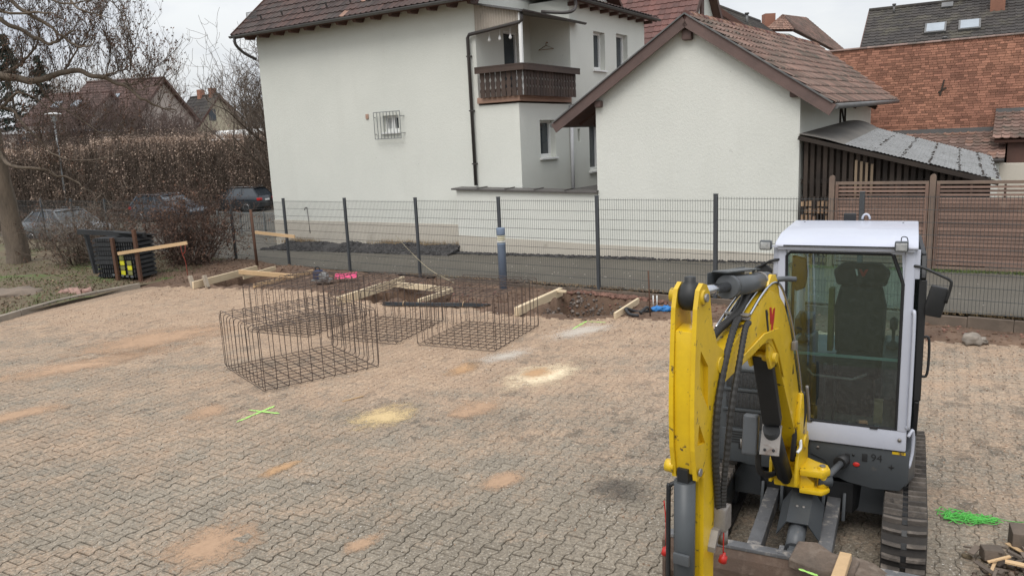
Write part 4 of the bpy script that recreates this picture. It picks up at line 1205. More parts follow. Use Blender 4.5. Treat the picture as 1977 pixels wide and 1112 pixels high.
ho.build('black_hose', M_RUBBER, None, loc=(2.58,13.92,0), label='black hose loop lying beside the blue plastic bundle', cat='hose')
MB().tube([(0, 0, -.1), (-.03, 0, .85)], .012, 6).build('rebar_stake', M_RUST, None, loc=(2.48,13.68,0), label='thin rusty stake upright beside the blue bundle', cat='stake')
for i, xx in enumerate((1260, 1267)):
    MB().tube([(0, 0, -.02), (0, 0, .22)], .01, 6).build('white_marker', M_WHITE, None, loc=((2.69,14.53,0), (2.76,14.51,0))[i], label=('left', 'right')[i] + ' one of two short white rods behind the blue bundle', cat='rod', group='white rods')
M_PINK = mat('pink_mesh', (0.72, 0.07, 0.20), (0.60, 0.06, 0.16), 6, 0.5)
pk = MB()
pk.grid(lambda u, v: (lerp(-.27, .27, u), lerp(-.08, .10, v), .06 + .10 * v + .025 * noise.noise(Vector((u * 4, v * 3, 1))) + (.012 if int(u * 14) % 2 else 0)), 28, 8, smooth=False)
pk.build('pink_net', M_PINK, None, loc=(-4.07,18.83,0.05), label='pink plastic netting lying behind the leftmost cage', cat='net')
# power tool: blue and grey plate compactor seen through the cages
sw_o = thing('power_saw', (-4.67,18.76,0), R(-10), 'blue and grey power tool on the dirt behind the leftmost cage', 'power tool')
m_ = MB(); m_.box(-.16, .04, -.12, .12, .12, .34); m_.build('motor', mat('tool_blue', (0.025, 0.04, 0.10)), sw_o, bevel=.04)
m_ = MB(); m_.lathe([(.05, 0), (.13, .01), (.13, .05), (.05, .06)], 20, Matrix.Translation((.14, -.1, .2)) @ Matrix.Rotation(R(80), 4, 'X')); m_.build('guard', M_IRON, sw_o)
m_ = MB(); m_.tube(smooth_path([(-.1, 0, .32), (-.12, 0, .40), (-.03, 0, .41), (.0, 0, .32)], 4), .018, 6); m_.build('handle', M_RUBBER, sw_o)
m_ = MB(); m_.box(-.2, .3, -.14, .14, .08, .12); m_.build('base_plate', M_IRON, sw_o)
# pale guide string stretched down to the rightmost cage
st = MB(); st.tube(smooth_path([(-3.03,20.6,0.89), (-2.52,19.2,0.67), (-1.89,17.8,0.39), (-1.24,16.9,0.19)], 5), .006, 4)
st.build('guide_string', mat('pale_string', (0.42, 0.36, 0.24)), None, label='pale string hanging from the fence down behind the cages', cat='string')

# stack of black plastic fence feet between steel uprights, with a leaning timber frame
sk_o = thing('fence_feet_stack', (-10.39,20.56,0.1), R(-16), 'stack of black recycled plastic fence feet with yellow reflectors beside the bush', 'stack')
for j in range(9):
    for i in range(2):
        m_ = MB()
        z = 0.06 + j * 0.118
        x0 = -0.52 + i * 0.69
        m_.prism([(x0, z), (x0 + .65, z), (x0 + .65, z + .055), (x0 + .57, z + .10), (x0 + .08, z + .10), (x0, z + .055)], -.32 + random.uniform(-.03, .03), .34, 'y')
        for q in range(7):
            m_.box(x0 + .07 + q * .075, x0 + .105 + q * .075, -.35, -.30, z + .012, z + .09)
        f_ = m_.build('fence_foot', M_RUBBER, sk_o, fix=True)
for i, x in enumerate((.30, .52)):
    for j in range(4):
        if i == 1 and j == 3: continue
        m_ = MB(); m_.box(x, x + .13, -.372, -.352, .14 + j * .13, .25 + j * .13)
        m_.build('reflector', mat('yellow_reflector_%d%d' % (i, j), (0.62, 0.60, 0.03) if (i + j) % 2 == 0 else (0.20, 0.20, 0.07)), sk_o)
lid = MB(); lid.box(-.0, .78, -.36, .34, 1.12, 1.17)
lid_o = lid.build('top_foot', M_RUBBER, sk_o, bevel=.01, seg=1)
for i in range(2):
    for j in range(5):
        m_ = MB(); m_.box(.05 + j * .16, .14 + j * .16, -.37, -.362, 0.0, .05); m_.build('slot', M_IRON, lid_o)
lid_o.rotation_euler = (R(-10), R(3), R(-6)); lid_o.location = (.0, -.02, .06)
for x, y in ((.22, -.42), (.84, -.32)):
    MB().bar((x, y, -.1), (x - .02, y, 1.12 + .2 * (x > .5)), .08, .08).build('steel_upright', M_RUST, sk_o)
fr = thing('timber_goalpost', (-11.34,21.05,0.1), R(-16), 'dark timber goalpost frame leaning over the stack of plastic feet', 'frame')
MB().bar((0, 0, -.1), (-.22, .05, 1.16), .11, .08).build('upright', M_RUBBER, fr)
MB().bar((-.30, -.12, 1.24), (1.95, -.22, 1.14), .08, .13).build('crossbeam', M_RUBBER, fr)
pb = MB(); pb.bar((-10.16,20,0.82), (-8.26,19.8,1.04), .04, .085); pb.build('pine_batten', M_PINE2, label='pine batten clamped across the rusty uprights of the plastic stack', cat='batten')
cl = MB(); cl.tube([(-9.17,20.25,0.95), (-8.99,20.25,0.89), (-9.06,20.25,0.81)], .012, 6); cl.build('clamp', M_RUBBER, label='small black clamp on the pine batten', cat='clamp')
rc = MB(); rc.tube(smooth_path([(-8.65,20.3,0.98), (-8.63,20.3,0.7), (-8.57,20.3,0.49), (-8.56,20.3,0.12)], 4), .008, 5); rc.tube(smooth_path([(-8.62,20.3,0.98), (-8.53,20.3,0.95), (-8.55,20.3,0.75), (-8.61,20.3,0.7)], 4), .008, 5)
rc.build('red_strap', mat('faded_red_cord', (0.33, 0.06, 0.04)), label='red cord hanging from the end of the pine batten', cat='cord')

# ------------------------------------------------------------------ stones, rubble, gravel
def stones(name, spots, m, kind='stuff', label=None, cat=None):
    mb = MB()
    for x, y, z, r in spots:
        n = 6
        ang = random.uniform(0, 6.28)
        top = [(x + r * random.uniform(.6, 1.1) * math.cos(ang + k * 2 * math.pi / n), y + r * random.uniform(.6, 1.1) * math.sin(ang + k * 2 * math.pi / n), z + r * random.uniform(-.15, .25)) for k in range(n)]
        b0 = [(p[0] * .5 + x * .5, p[1] * .5 + y * .5, z - r * .7) for p in top]
        t0 = [(p[0] * .5 + x * .5, p[1] * .5 + y * .5, z + r * random.uniform(.4, .75)) for p in top]
        mb.add(b0 + top + t0, [tuple(range(12, 18))] + [(k, (k + 1) % 6, 6 + (k + 1) % 6, 6 + k) for k in range(6)] + [(6 + k, 6 + (k + 1) % 6, 12 + (k + 1) % 6, 12 + k) for k in range(6)])
    return mb.build(name, m, kind=kind, label=label, cat=cat)
M_STONE = mat('grey_rubble', (0.175, 0.145, 0.125), (0.105, 0.088, 0.076), 3, 0.95, 0.5, 40, rnd=0.4)
M_REDST = mat('reddish_clods', (0.20, 0.105, 0.078), (0.135, 0.075, 0.056), 3, 0.95, 0.5, 40, rnd=0.3)
M_LAVA = mat('dark_lava_gravel', (0.042, 0.040, 0.040), (0.065, 0.060, 0.058), 3, 0.95, 0.4, 50, rnd=0.4)
rs = random.Random(9)
sp_ = []
for k in range(2600):
    x, y = rs.uniform(9.6, 11.4), rs.uniform(-1.9, -.4)
    if poly_sd(HOLES[2][0], x, y) < -.02: p = fw(x, y); sp_.append((p.x, p.y, dirt_h(x, y) + .01, rs.choice((.012, .018, .022, .03, .045))))
stones('hole_rubble', sp_, M_STONE, label='loose grey rubble in the right hole', cat='rubble')
sp_ = []
for k in range(420):
    x, y = rs.gauss(10.4, .55), rs.gauss(-.25, .10)
    if y < -.05: p = fw(x, y); sp_.append((p.x, p.y, dirt_h(x, y) + .02, rs.choice((.02, .03, .04, .06))))
for k in range(250):
    x, y = rs.gauss(6.3, 1.0), rs.gauss(-1.6, .5)
    p = fw(x, y); sp_.append((p.x, p.y, dirt_h(x, y) + .01, rs.choice((.015, .02, .03, .045))))
for k in range(260):
    x, y = rs.uniform(11.5, 19), rs.uniform(-1.2, -.05)
    p = fw(x, y); sp_.append((p.x, p.y, dirt_h(x, y) + .005, rs.choice((.012, .02, .03))))
stones('red_clods', sp_, M_REDST, label='reddish clods of dug earth along the holes', cat='clods')
# lava gravel bed along the house plinth
sp_ = []
for k in range(2600):
    x = rs.uniform(-12.6, -4.55); y = rs.betavariate(1.6, 1.9) * 1.15 - .62
    hgt = 0.24 * max(0, 1 - abs((y + .0) / .60)) * (1 if x > -11.6 else max(0, (x + 12.6)))
    p = sw(x, y); sp_.append((p.x, p.y, road_z(p) + hgt * (0.75 + 0.5 * noise.noise(Vector((x * 1.3, y, 0)))) + .02, rs.uniform(.03, .075)))
for k in range(700):
    x = rs.uniform(-4.5, 5.0); y = -abs(rs.gauss(0, .09)) - .02
    p = sw(x, y); sp_.append((p.x, p.y, road_z(p) + .015, rs.uniform(.02, .055) * (1.3 if x < 1.5 else .8)))
stones('lava_gravel', sp_, M_LAVA, label='bed of black lava gravel heaped along the house plinth', cat='gravel')
def heap(u, v):
    x, y = lerp(-12.4, -4.55, u), lerp(-.62, .5, v)
    p = sw(x, y)
    hgt = 0.20 * max(0, 1 - abs(y / .62)) * (1 if x > -11.6 else max(0, (x + 12.4) / .8))
    return (p.x, p.y, road_z(p) + hgt + .006)
MB().grid(heap, 60, 8).build('gravel_bed', M_LAVA, kind='structure')
# dry grass behind the gravel
# litter flecks on the road edge and bits on the yard
sp_ = []
for k in range(160):
    x, y = rs.uniform(0, 17), rs.uniform(.1, 3.2)
    p = fw(x, y); sp_.append((p.x, p.y, road_z(p) + .004, rs.uniform(.008, .02)))
for k in range(1500):
    v, u = rs.uniform(-16, 6), rs.uniform(4.5, 12.7)
    p = PM @ Vector((v, u, 0)); sp_.append((p.x, p.y, .004, rs.uniform(.004, .011)))
stones('pale_grit', sp_, mat('pale_grit', (0.50, 0.46, 0.40), (0.36, 0.32, 0.27), 5, 0.9, rnd=0.4), label='pale grit and chips scattered over pavers and road', cat='grit')
# crumbs of earth trodden over the pavers, thickest near the holes
sp_ = []
while len(sp_) < 5200:
    v, u = rs.uniform(-17, 4), 12.9 - abs(rs.gauss(0, 3.6))
    if u < 4.3 or u > edge_u(v): continue
    if noise.noise(Vector((v * .5, u * .5, 9))) + .25 < rs.random() * .7 - .1: continue
    p = PM @ Vector((v, u, 0)); sp_.append((p.x, p.y, .003, rs.choice((.005, .006, .008, .010, .013, .018 if u > 11 else .009))))
stones('earth_crumbs', sp_, mat('earth_crumb', (0.30, 0.205, 0.14), (0.20, 0.135, 0.095), 4, 0.95, rnd=0.45), label='earth crumbs scattered over the pavers', cat='crumbs')
sp_ = []
for k in range(1500):
    x, y = rs.uniform(-1.5, 19), -abs(rs.gauss(.9, .8))
    if y < -2.9: continue
    p = fw(x, y); sp_.append((p.x, p.y, dirt_h(x, y) + .004, rs.choice((.012, .018, .025, .035, .05))))
stones('brown_clods', sp_, M_DIRT, label='brown clods over the dug strip', cat='clods')
# broken pink mortar lump by the kerb, boulder on the verge
lm = MB()
for k in range(4): lump(lm, (0.17 * k - .26, .07 * (k % 2), .06), .15, 9, 6, .75, .8, k + 3)
lm.build('mortar_lumps', mat('pink_mortar', (0.36, 0.22, 0.18), (0.27, 0.175, 0.145), 5, 0.95, 0.5), None, loc=(-10.52,18.41,0.03), label='broken pinkish mortar lumps lying by the kerb', cat='rubble')
lm = MB(); lump(lm, (0, 0, 0), .62, 16, 10, .28, .5, 2); lm.build('flat_boulder', mat('brown_rock', (0.215, 0.165, 0.125), (0.15, 0.12, 0.095), 3, 0.95, 0.6, 30), None, loc=(-12.01,18.47,0.1), label='flat brown boulder in the grass left of the kerb', cat='boulder')
lm = MB(); lump(lm, (0, 0, .06), .13, 10, 8, .7, .8, 7); lump(lm, (.15, .03, .05), .1, 10, 8, .6, .8, 9); lm.build('plastic_sack', mat('pale_sack', (0.27, 0.23, 0.19), (0.18, 0.155, 0.13), 9, 0.8), None, loc=(6.74,11.04,0), label='crumpled pale sack on the paving edge right of the cab', cat='sack')

# ------------------------------------------------------------------ spilled sand, sawdust and spray marks
def m_powder(name, c1, c2, density=1.0, grain=1.5):
    m, nt, out = new_mat(name)
    T = NT(nt)
    ob = T.obj()
    ln = T.n('ShaderNodeVectorMath', {0: ob}, operation='LENGTH').outputs['Value']
    pos = T.pos()
    n1 = T.noise(pos, 3.2, 8, 0.72, 0.4); n2 = T.noise(pos, 38, 6, 0.85)
    k = T.math('SUBTRACT', 1.0, ln)
    k = T.math('ADD', k, T.math('MULTIPLY_ADD', n1, 2.0, -0.98))
    k = T.math('ADD', k, T.math('MULTIPLY_ADD', n2, grain, -grain / 2))
    a = T.math('MULTIPLY', T.ramp(k, 0.04, 0.72), density)
    col = T.mix(T.ramp(n2, 0.3, 0.7), c1, c2)
    col = T.mix(T.math('MULTIPLY', T.ramp(T.noise(pos, 16, 6, 0.75), 0.45, 0.75), 0.55), col, tuple(x * 0.62 for x in c2))
    p = T.n('ShaderNodeBsdfPrincipled', {'Base Color': col, 'Roughness': 0.95, 'Specular IOR Level': 0.1, 'Alpha': a})
    nt.links.new(p.outputs[0], out.inputs[0])
    return m
P_OR = m_powder('orange_sand', (0.54, 0.34, 0.19), (0.45, 0.28, 0.155), 0.82, 1.8)
P_OR2 = m_powder('thin_orange_sand', (0.53, 0.355, 0.235), (0.45, 0.295, 0.19), 0.74, 2.0)
P_CREAM = m_powder('cream_sawdust', (0.80, 0.66, 0.47), (0.70, 0.56, 0.38), 0.92, 2.2)
P_YEL = m_powder('yellow_sawdust', (0.70, 0.53, 0.29), (0.60, 0.44, 0.23), 0.8, 2.4)
P_WHITE = m_powder('white_lime', (0.74, 0.68, 0.60), (0.64, 0.58, 0.50), 0.55, 3.8)
P_DARK = m_powder('oil_stain', (0.055, 0.05, 0.05), (0.08, 0.075, 0.07), 0.42)
def patch(c, ex, ey, ang, m, label, z=0.0055):
    k = 24
    mb = MB(); mb.add([(0, 0, 0)] + [(1.5 * math.cos(2 * math.pi * i / k), 1.5 * math.sin(2 * math.pi * i / k), 0) for i in range(k)], [(0, 1 + i, 1 + (i + 1) % k) for i in range(k)])
    o = mb.build('sand_patch', m, None, loc=(c[0], c[1], z), label=label, cat='sand', group='spilled sand patches', kind='stuff')
    o.scale = (ex, ey, 1); o.rotation_euler = (0, 0, ang)
    return o
patch((-0.73,10.97,0), .20, .42, R(-32), P_OR, 'small orange sand streak right of the nearest cage')
patch((0.38,10.47,0), .50, .74, R(-40), P_CREAM, 'largest cream sawdust patch near the middle of the yard')
patch((0.31,10.58,0), .22, .32, R(-40), P_OR, 'orange core inside the cream sawdust patch', .0075)
patch((-1.64,9.07,0), .36, .50, R(-35), P_YEL, 'yellow sawdust patch in front of the cages')
patch((-2.47,7.65,0), .11, .30, R(-40), P_OR, 'narrow orange sand streak in the left foreground')
patch((-2.66,6.08,0), .42, .52, R(-45), P_OR2, 'wide orange sand patch at the bottom left')
patch((-0.17,7.1,0), .20, .30, R(-40), P_OR2, 'faint orange sand patch in the centre foreground')
patch((-3.97,9.52,-0), .30, .34, R(-35), P_OR2, 'orange sand patch left of the green cross')
patch((-6.61,9.73,-0), .30, .75, R(-45), P_OR2, 'orange sand streak at the left picture edge')
patch((-1.35,5.98,0), .12, .22, R(-40), P_OR2, 'faint sand patch at the bottom centre')
patch((1.13,12.85,0), .35, .75, R(-52), P_WHITE, 'white lime dust before the right hole')
patch((-0.15,11.51,0), .25, .55, R(-52), P_WHITE, 'white lime dust beside the rightmost cage')
patch((-0.51,9.18,0), .3, .5, R(-40), P_OR2, 'thin orange dusting behind the whitish smear')
patch((0.89,6.78,0), .34, .30, R(-30), P_DARK, 'dark oil stain left of the excavator')
patch((-6.5,13.7,0), .9, 1.6, R(-50), P_OR2, 'broad sandy track at the upper left of the yard')
patch((-6.88,12.26,0), .5, 1.7, R(-52), P_OR2, 'second sandy track nearer the kerb')
M_SPRAY, nt, out = new_mat('green_spray_paint')
T = NT(nt)
a = T.ramp(T.math('ADD', T.noise(T.pos(), 26, 6, 0.75), 0.0), 0.36, 0.50)
p = T.n('ShaderNodeBsdfPrincipled', {'Base Color': (0.40, 0.74, 0.17, 1), 'Roughness': 0.8, 'Alpha': T.math('MULTIPLY', a, 0.82)})
nt.links.new(p.outputs[0], out.inputs[0])
def stroke(a, b, w, name, label, z=.006):
    a, b = Vector(a), Vector(b)
    d = (b - a).normalized(); n_ = Vector((-d.y, d.x, 0)) * w / 2
    c_ = (a + b) / 2
    k = 10
    mb = MB()
    mb.grid(lambda u, v: a.lerp(b, u) - c_ + n_ * (2 * v - 1) * (0.75 + .5 * noise.noise(Vector((u * 6, 0, w * 40)))) * min(1, 8 * u + .3, 8 * (1 - u) + .3), k, 1)
    return mb.build(name, M_SPRAY, None, loc=(c_.x, c_.y, z), label=label, cat='paint mark', group='green spray marks')
stroke((-3.46,9.1,0), (-3.15,9.65,0), .055, 'paint_mark', 'long stroke of the green spray cross on the pavers')
stroke((-3.45,9.53,0), (-3,9.34,0), .05, 'paint_mark', 'short stroke of the green spray cross on the pavers', .0075)
stroke((1.01,13.02,0), (1.32,13.58,0), .05, 'paint_mark', 'faint green spray line before the right hole')
stroke((1.33,13.54,0), (1.64,13.4,0), .04, 'paint_mark', 'second faint green spray line at the paving edge')
# tangle of green builder's line
tl = MB()
rt_ = random.Random(3)
c0 = Vector((3.72,5.93,0))
for k in range(26):
    x = rt_.uniform(-.20, .10)
    pts = []
    for j in range(7):
        t = j / 6
        pts.append((lerp(-.20, .16, t) + rt_.uniform(-.06, .06), rt_.gauss(0, .055) * (1.2 - t * .6) - .03 * t, .012 + rt_.random() * .03))
    tl.tube(smooth_path(pts, 4), .0032, 4, caps=False)
tl.tube(smooth_path([(.15, .03, .02), (.3, -.02, .008), (.45, -.01, .008), (.75, .06, .01)], 6), .0025, 4)
tl.build('string_tangle', mat('fluorescent_green', (0.13, 0.56, 0.10), (0.10, 0.44, 0.08), 8, 0.7), None, loc=c0, rz=R(-10), label="tangle of bright green builder's string on the pavers", cat='string')
# rubbish heap in the bottom right corner
M_OLDW = mat('old_wood_scrap', (0.15, 0.115, 0.088), (0.085, 0.068, 0.055), 4, 0.9, 0.3, 40, rnd=0.35)
M_LITTER_ = mat('bark_bits', (0.10, 0.07, 0.05), (0.065, 0.048, 0.036), 5, 0.95, rnd=0.4)
hp = thing('debris_heap', (3.53,5.21,0), 0, 'heap of wood scraps and dirt at the bottom right corner', 'debris')
rd = random.Random(8)
for k in range(5):
    cl_ = MB()
    for q_ in range(60):
        a = rd.gauss(.22, .24); b = rd.gauss(-.10, .14)
        if a < -.42 or b > .24: continue
        r_ = rd.uniform(.006, .03); z = max(0, .09 - .22 * abs(a - .3) - .2 * abs(b + .12)) * rd.random() + r_ * .5
        lump(cl_, (a, b, z), r_, 5, 4, .7, .7, rd.random() * 50)
    cl_.build('clods', (M_VERGE, M_OLDW, M_DIRT, M_LITTER_, M_OLDW)[k], hp, kind='stuff')
for k in range(34):
    a = Vector((rd.uniform(-.28, .55), rd.uniform(-.35, .16), rd.uniform(.03, .10)))
    d = Vector((rd.uniform(-1, 1), rd.uniform(-.6, .6), rd.uniform(-.12, .12))).normalized() * rd.uniform(.03, .16)
    MB().bar(a - d, a + d, rd.uniform(.015, .05), rd.uniform(.006, .018)).build('scrap', M_OLDW if k % 6 else M_PINE2, hp)
cb = MB(); cb.box(-.07, .07, -.05, .05, 0, .09); cb.build('wood_block', M_OLDW, None, bevel=.006, seg=1, loc=(3.49,5.29,0.03), rz=R(-12), label='small square block on the debris heap', cat='block')
cb = MB(); cb.box(-.07, .24, -.08, .12, 0, .17); cb.build('stone_block', M_OLDW, None, bevel=.012, loc=(3.8,5.43,0), rz=R(-25), label='large grey stone block at the right picture edge', cat='block')

# ------------------------------------------------------------------ mini excavator
M_YEL = mat('yellow_machine_paint', (0.70, 0.455, 0.008), (0.57, 0.365, 0.012), 3.0, 0.40, spec=0.5, coat=0.25, grime=(0.10, 0.065, 0.03), gscale=15, gp=(0.615, 0.665), coords='obj', fine=0.10)
M_CABW = mat('light_grey_cab_paint', (0.46, 0.475, 0.54), (0.42, 0.435, 0.50), 2, 0.38, spec=0.5, coat=0.2, coords='obj', fine=0.04, grime=(0.25, 0.22, 0.2), gscale=9, gp=(0.72, 0.82))
M_DGREY = mat('dark_grey_machine_paint', (0.060, 0.066, 0.070), (0.048, 0.052, 0.056), 2, 0.42, coords='obj', fine=0.08, grime=(0.16, 0.13, 0.10), gscale=6, gp=(0.62, 0.85))
M_MGREY = mat('grey_cylinder_paint', (0.085, 0.090, 0.095), (0.07, 0.074, 0.078), 2, 0.38, coords='obj', fine=0.06, grime=(0.17, 0.14, 0.11), gscale=8, gp=(0.66, 0.82))
M_BLK = mat('black_steel', (0.014, 0.014, 0.015), (0.022, 0.022, 0.022), 3, 0.5, coords='obj')
M_BRUB = mat('black_rubber_trim', (0.012, 0.012, 0.013), (0.018, 0.018, 0.018), 3, 0.6, coords='obj')
M_TRACK = mat('dusty_track_rubber', (0.050, 0.044, 0.040), (0.105, 0.088, 0.074), 5, 0.88, 0.4, 50, rnd=0.2, grime=(0.19, 0.16, 0.135), gscale=7, gp=(0.50, 0.70), coords='pos', fine=0.25)
M_TRACKD = mat('dark_track_rubber', (0.022, 0.020, 0.019), (0.045, 0.039, 0.034), 5, 0.9, 0.3, 50)
M_CHROME = mat('chrome_rod', (0.55, 0.56, 0.58), (0.5, 0.5, 0.52), 3, 0.16, metal=1.0, coords='obj')
M_STEEL = mat('worn_steel', (0.30, 0.28, 0.26), (0.20, 0.18, 0.165), 5, 0.55, metal=0.5, coords='obj', grime=(0.12, 0.075, 0.05), gscale=8, gp=(0.55, 0.75))
M_WORN = mat('blade_worn_grey', (0.125, 0.125, 0.128), (0.085, 0.085, 0.088), 4, 0.6, 0.3, 40, coords='obj', grime=(0.30, 0.27, 0.24), gscale=11, gp=(0.52, 0.66), fine=0.2)
M_RUSTF = mat('rusty_blade_face', (0.115, 0.074, 0.052), (0.080, 0.056, 0.043), 4, 0.8, 0.4, 40, coords='obj', grime=(0.20, 0.15, 0.115), gscale=6)
M_REDP = mat('red_plastic', (0.50, 0.025, 0.018), (0.40, 0.02, 0.015), 4, 0.45, coords='obj')
M_LENS = mat('lamp_lens', (0.42, 0.42, 0.41), (0.22, 0.22, 0.22), 30, 0.15, coords='obj')
M_HOSE = mat('hydraulic_hose', (0.018, 0.017, 0.016), (0.032, 0.029, 0.026), 6, 0.6, coords='obj')
M_FLOOR = mat('dusty_floor_mat', (0.17, 0.155, 0.12), (0.11, 0.10, 0.08), 5, 0.9, coords='obj')
M_SEAT = mat('black_seat_fabric', (0.016, 0.018, 0.018), (0.026, 0.028, 0.028), 4, 0.85, coords='obj')
M_CABGLASS = glass_clear('tinted_cab_glass', (0.62, 0.80, 0.79), 0.30)
M_MESHG = mat('grille_mesh', (0.02, 0.02, 0.021), (0.055, 0.055, 0.056), 55, 0.6, coords='obj', fine=0.3)

EXC = thing('mini_excavator', (2.508, 6.214, 0), R(-27.5), 'yellow mini excavator with light grey cab parked on the pavers', 'excavator')
def ebox(name, x0, x1, y0, y1, z0, z1, m, bevel=.008, parent=None, seg=2):
    return MB().box(x0, x1, y0, y1, z0, z1).build(name, m, parent or EXC, bevel=bevel, seg=seg)
def text(name, s, size, m, parent, M):
    cu = bpy.data.curves.new(name, 'FONT'); cu.body = s; cu.size = size; cu.extrude = 0.001
    t = bpy.data.objects.new(name, cu)
    me = bpy.data.meshes.new_from_object(t)
    bpy.data.objects.remove(t); bpy.data.curves.remove(cu)
    me.materials.clear(); me.materials.append(m)
    o = bpy.data.objects.new(name, me); C.objects.link(o); o.parent = parent; o.matrix_local = M
    return o

# ---- tracks: belt, lugs, wheels
def track_path(s, L2=1.06, r=0.235, z0=0.25):
    """point and outward normal at arc length s round the belt"""
    st = 2 * (L2 - r); ar = math.pi * r; tot = 2 * st + 2 * ar
    s %= tot
    if s < st: return Vector((0, -(L2 - r) + s, z0 + r)), Vector((0, 0, 1))
    s -= st
    if s < ar:
        a = s / r; n = Vector((0, math.sin(a), math.cos(a))); return Vector((0, L2 - r, z0)) + n * r, n
    s -= ar
    if s < st: return Vector((0, (L2 - r) - s, z0 - r)), Vector((0, 0, -1))
    s -= st
    a = s / r; n = Vector((0, -math.sin(a), -math.cos(a))); return Vector((0, -(L2 - r), z0)) + n * r, n
TOT = 4 * (1.06 - .235) + 2 * math.pi * .235
lug_me = None
def lug_mesh():
    m_ = MB()
    for s_, off in ((-1, -.004), (1, .004)):
        n = 6
        up, lo = [], []
        for i in range(n + 1):
            x = s_ * lerp(.018, .138, i / n)
            yc = off + 0.012 * (i / n) ** 2 * (1)
            up += [(x, yc - .010, .034), (x, yc + .010, .034)]
            lo += [(x, yc - .017, -.002), (x, yc + .017, -.002)]
        v = up + lo; k = 2 * (n + 1); f = []
        for i in range(n):
            a, b, c, d = 2 * i, 2 * i + 1, 2 * i + 3, 2 * i + 2
            f += [(a, b, c, d), (a, d, k + d, k + a), (b, k + b, k + c, c)]
        f += [(0, k, k + 1, 1), (2 * n, 2 * n + 1, k + 2 * n + 1, k + 2 * n)]
        m_.add(v, f)
    me = m_.mesh('lug', M_TRACK)
    b = bmesh.new(); b.from_mesh(me); bmesh.ops.recalc_face_normals(b, faces=b.faces); b.to_mesh(me); b.free()
    return me
lug_me = lug_mesh()
slot_me = MB().box(-.02, .02, -.022, .022, -.004, .003).mesh('guide_slot', M_BLK)
for side in (-1, 1):
    xc = side * 0.705
    m_ = MB(); N = 72
    def belt(u, v):
        p, n = track_path(u * TOT)
        q = p + n * (0.0 if v in (0.25, 0.5) else -.03) if False else p
        x = {0: -.145, 1: -.145, 2: .145, 3: .145, 4: -.145}[round(v * 4)]
        d = {0: -.035, 1: 0, 2: 0, 3: -.035, 4: -.035}[round(v * 4)]
        q = p + n * d
        return (xc + x, q.y, q.z)
    m_.grid(belt, N, 4, smooth=False)
    tr = m_.build('track', M_TRACKD, EXC, fix=True)
    NL = 54
    for k in range(NL):
        p, n = track_path(k / NL * TOT)
        yv = Vector((1, 0, 0)).cross(n) * -1
        yv = n.cross(Vector((1, 0, 0)))
        Mx = Matrix(((1, yv.x, n.x, xc), (0, yv.y, n.y, p.y), (0, yv.z, n.z, p.z), (0, 0, 0, 1)))
        o = bpy.data.objects.new('lug', lug_me); C.objects.link(o); o.parent = tr; o.matrix_local = Mx
        o = bpy.data.objects.new('guide_slot', slot_me); C.objects.link(o); o.parent = tr; o.matrix_local = Mx
    fr_ = MB(); fr_.box(xc - .10, xc + .10, -.80, .80, .13, .37); fr_.build('track_frame', M_DGREY, EXC, bevel=.02)
    for y in (-.81, -.45, -.15, .15, .45, .81):
        r_ = .195 if abs(y) > .8 else .075
        z_ = .25 if abs(y) > .8 else .095
        w_ = MB(); w_.lathe([(r_ * .4, -.11), (r_, -.10), (r_, .10), (r_ * .4, .11)], 20, Matrix.Translation((xc, y, z_)) @ Matrix.Rotation(R(90), 4, 'Y')); w_.build('roller', M_DGREY, EXC)
    ar = MB(); ar.prism([(-.34, .22), (.40, .22), (.36, .46), (-.28, .46)], side * .12, side * .60, 'x'); ar.build('track_arm', M_DGREY, EXC, bevel=.02)
cf = MB(); cf.prism([(-.34, -.44), (.34, -.44), (.42, -.2), (.42, .5), (-.42, .5), (-.42, -.2)], .24, .50, 'z'); cf.build('chassis', M_BLK, EXC, bevel=.02)
MB().lathe([(.36, .48), (.40, .50), (.40, .56), (.36, .58)], 32).build('slew_ring', M_BLK, EXC)

# ---- dozer blade with arms and lift cylinder
bl_m = MB()
prof_ = [(-1.50, .02), (-1.545, .10), (-1.555, .20), (-1.535, .29), (-1.50, .355), (-1.46, .355), (-1.485, .28), (-1.50, .2), (-1.49, .11), (-1.45, .02)]
bl_m.prism(prof_, -.865, .865, 'x'); blade = bl_m.build('blade', M_RUSTF, EXC, fix=True)
bt = MB(); bt.box(-.87, .87, -1.515, -1.43, .345, .372); bt.build('top_rail', M_WORN, blade, bevel=.006)
for x in (-.865, .855):
    e = MB(); e.prism([(-1.56, .0), (-1.56, .34), (-1.50, .38), (-1.40, .36), (-1.40, .0)], x - .005, x + .015, 'x'); e.build('end_plate', M_RUSTF, blade, fix=True)
bk = MB(); bk.box(-.84, .84, -1.45, -1.38, .10, .20); bk.build('back_rib', M_WORN, blade, bevel=.006)
for x in (-.262, .205):
    a_ = MB(); a_.bar((x, -.42, .30), (x, -1.44, .24), .10, .12); a_.build('blade_arm', M_WORN, EXC, bevel=.008)
    for s_ in (-.075, .075):
        l_ = MB(); l_.bar((x + s_, -.42, .40), (x + s_, -.50, .20), .025, .12, up=(0, 1, 0)); l_.build('arm_lug', M_DGREY, EXC, bevel=.006)
cyl = MB(); cyl.tube([(.015, -1.05, .42), (.015, -1.33, .33)], .062, 18); cy_o = cyl.build('blade_cylinder', M_MGREY, EXC)
cr = MB(); cr.tube([(.015, -.55, .55), (.015, -1.06, .42)], .024, 12); cr.build('rod', M_CHROME, cy_o)
ce = MB(); ce.tube([(-.02, -1.40, .315), (.05, -1.40, .315)], .052, 16); ce.bar((.015, -1.30, .34), (.015, -1.40, .315), .06, .06); ce.build('rod_eye', M_MGREY, cy_o)
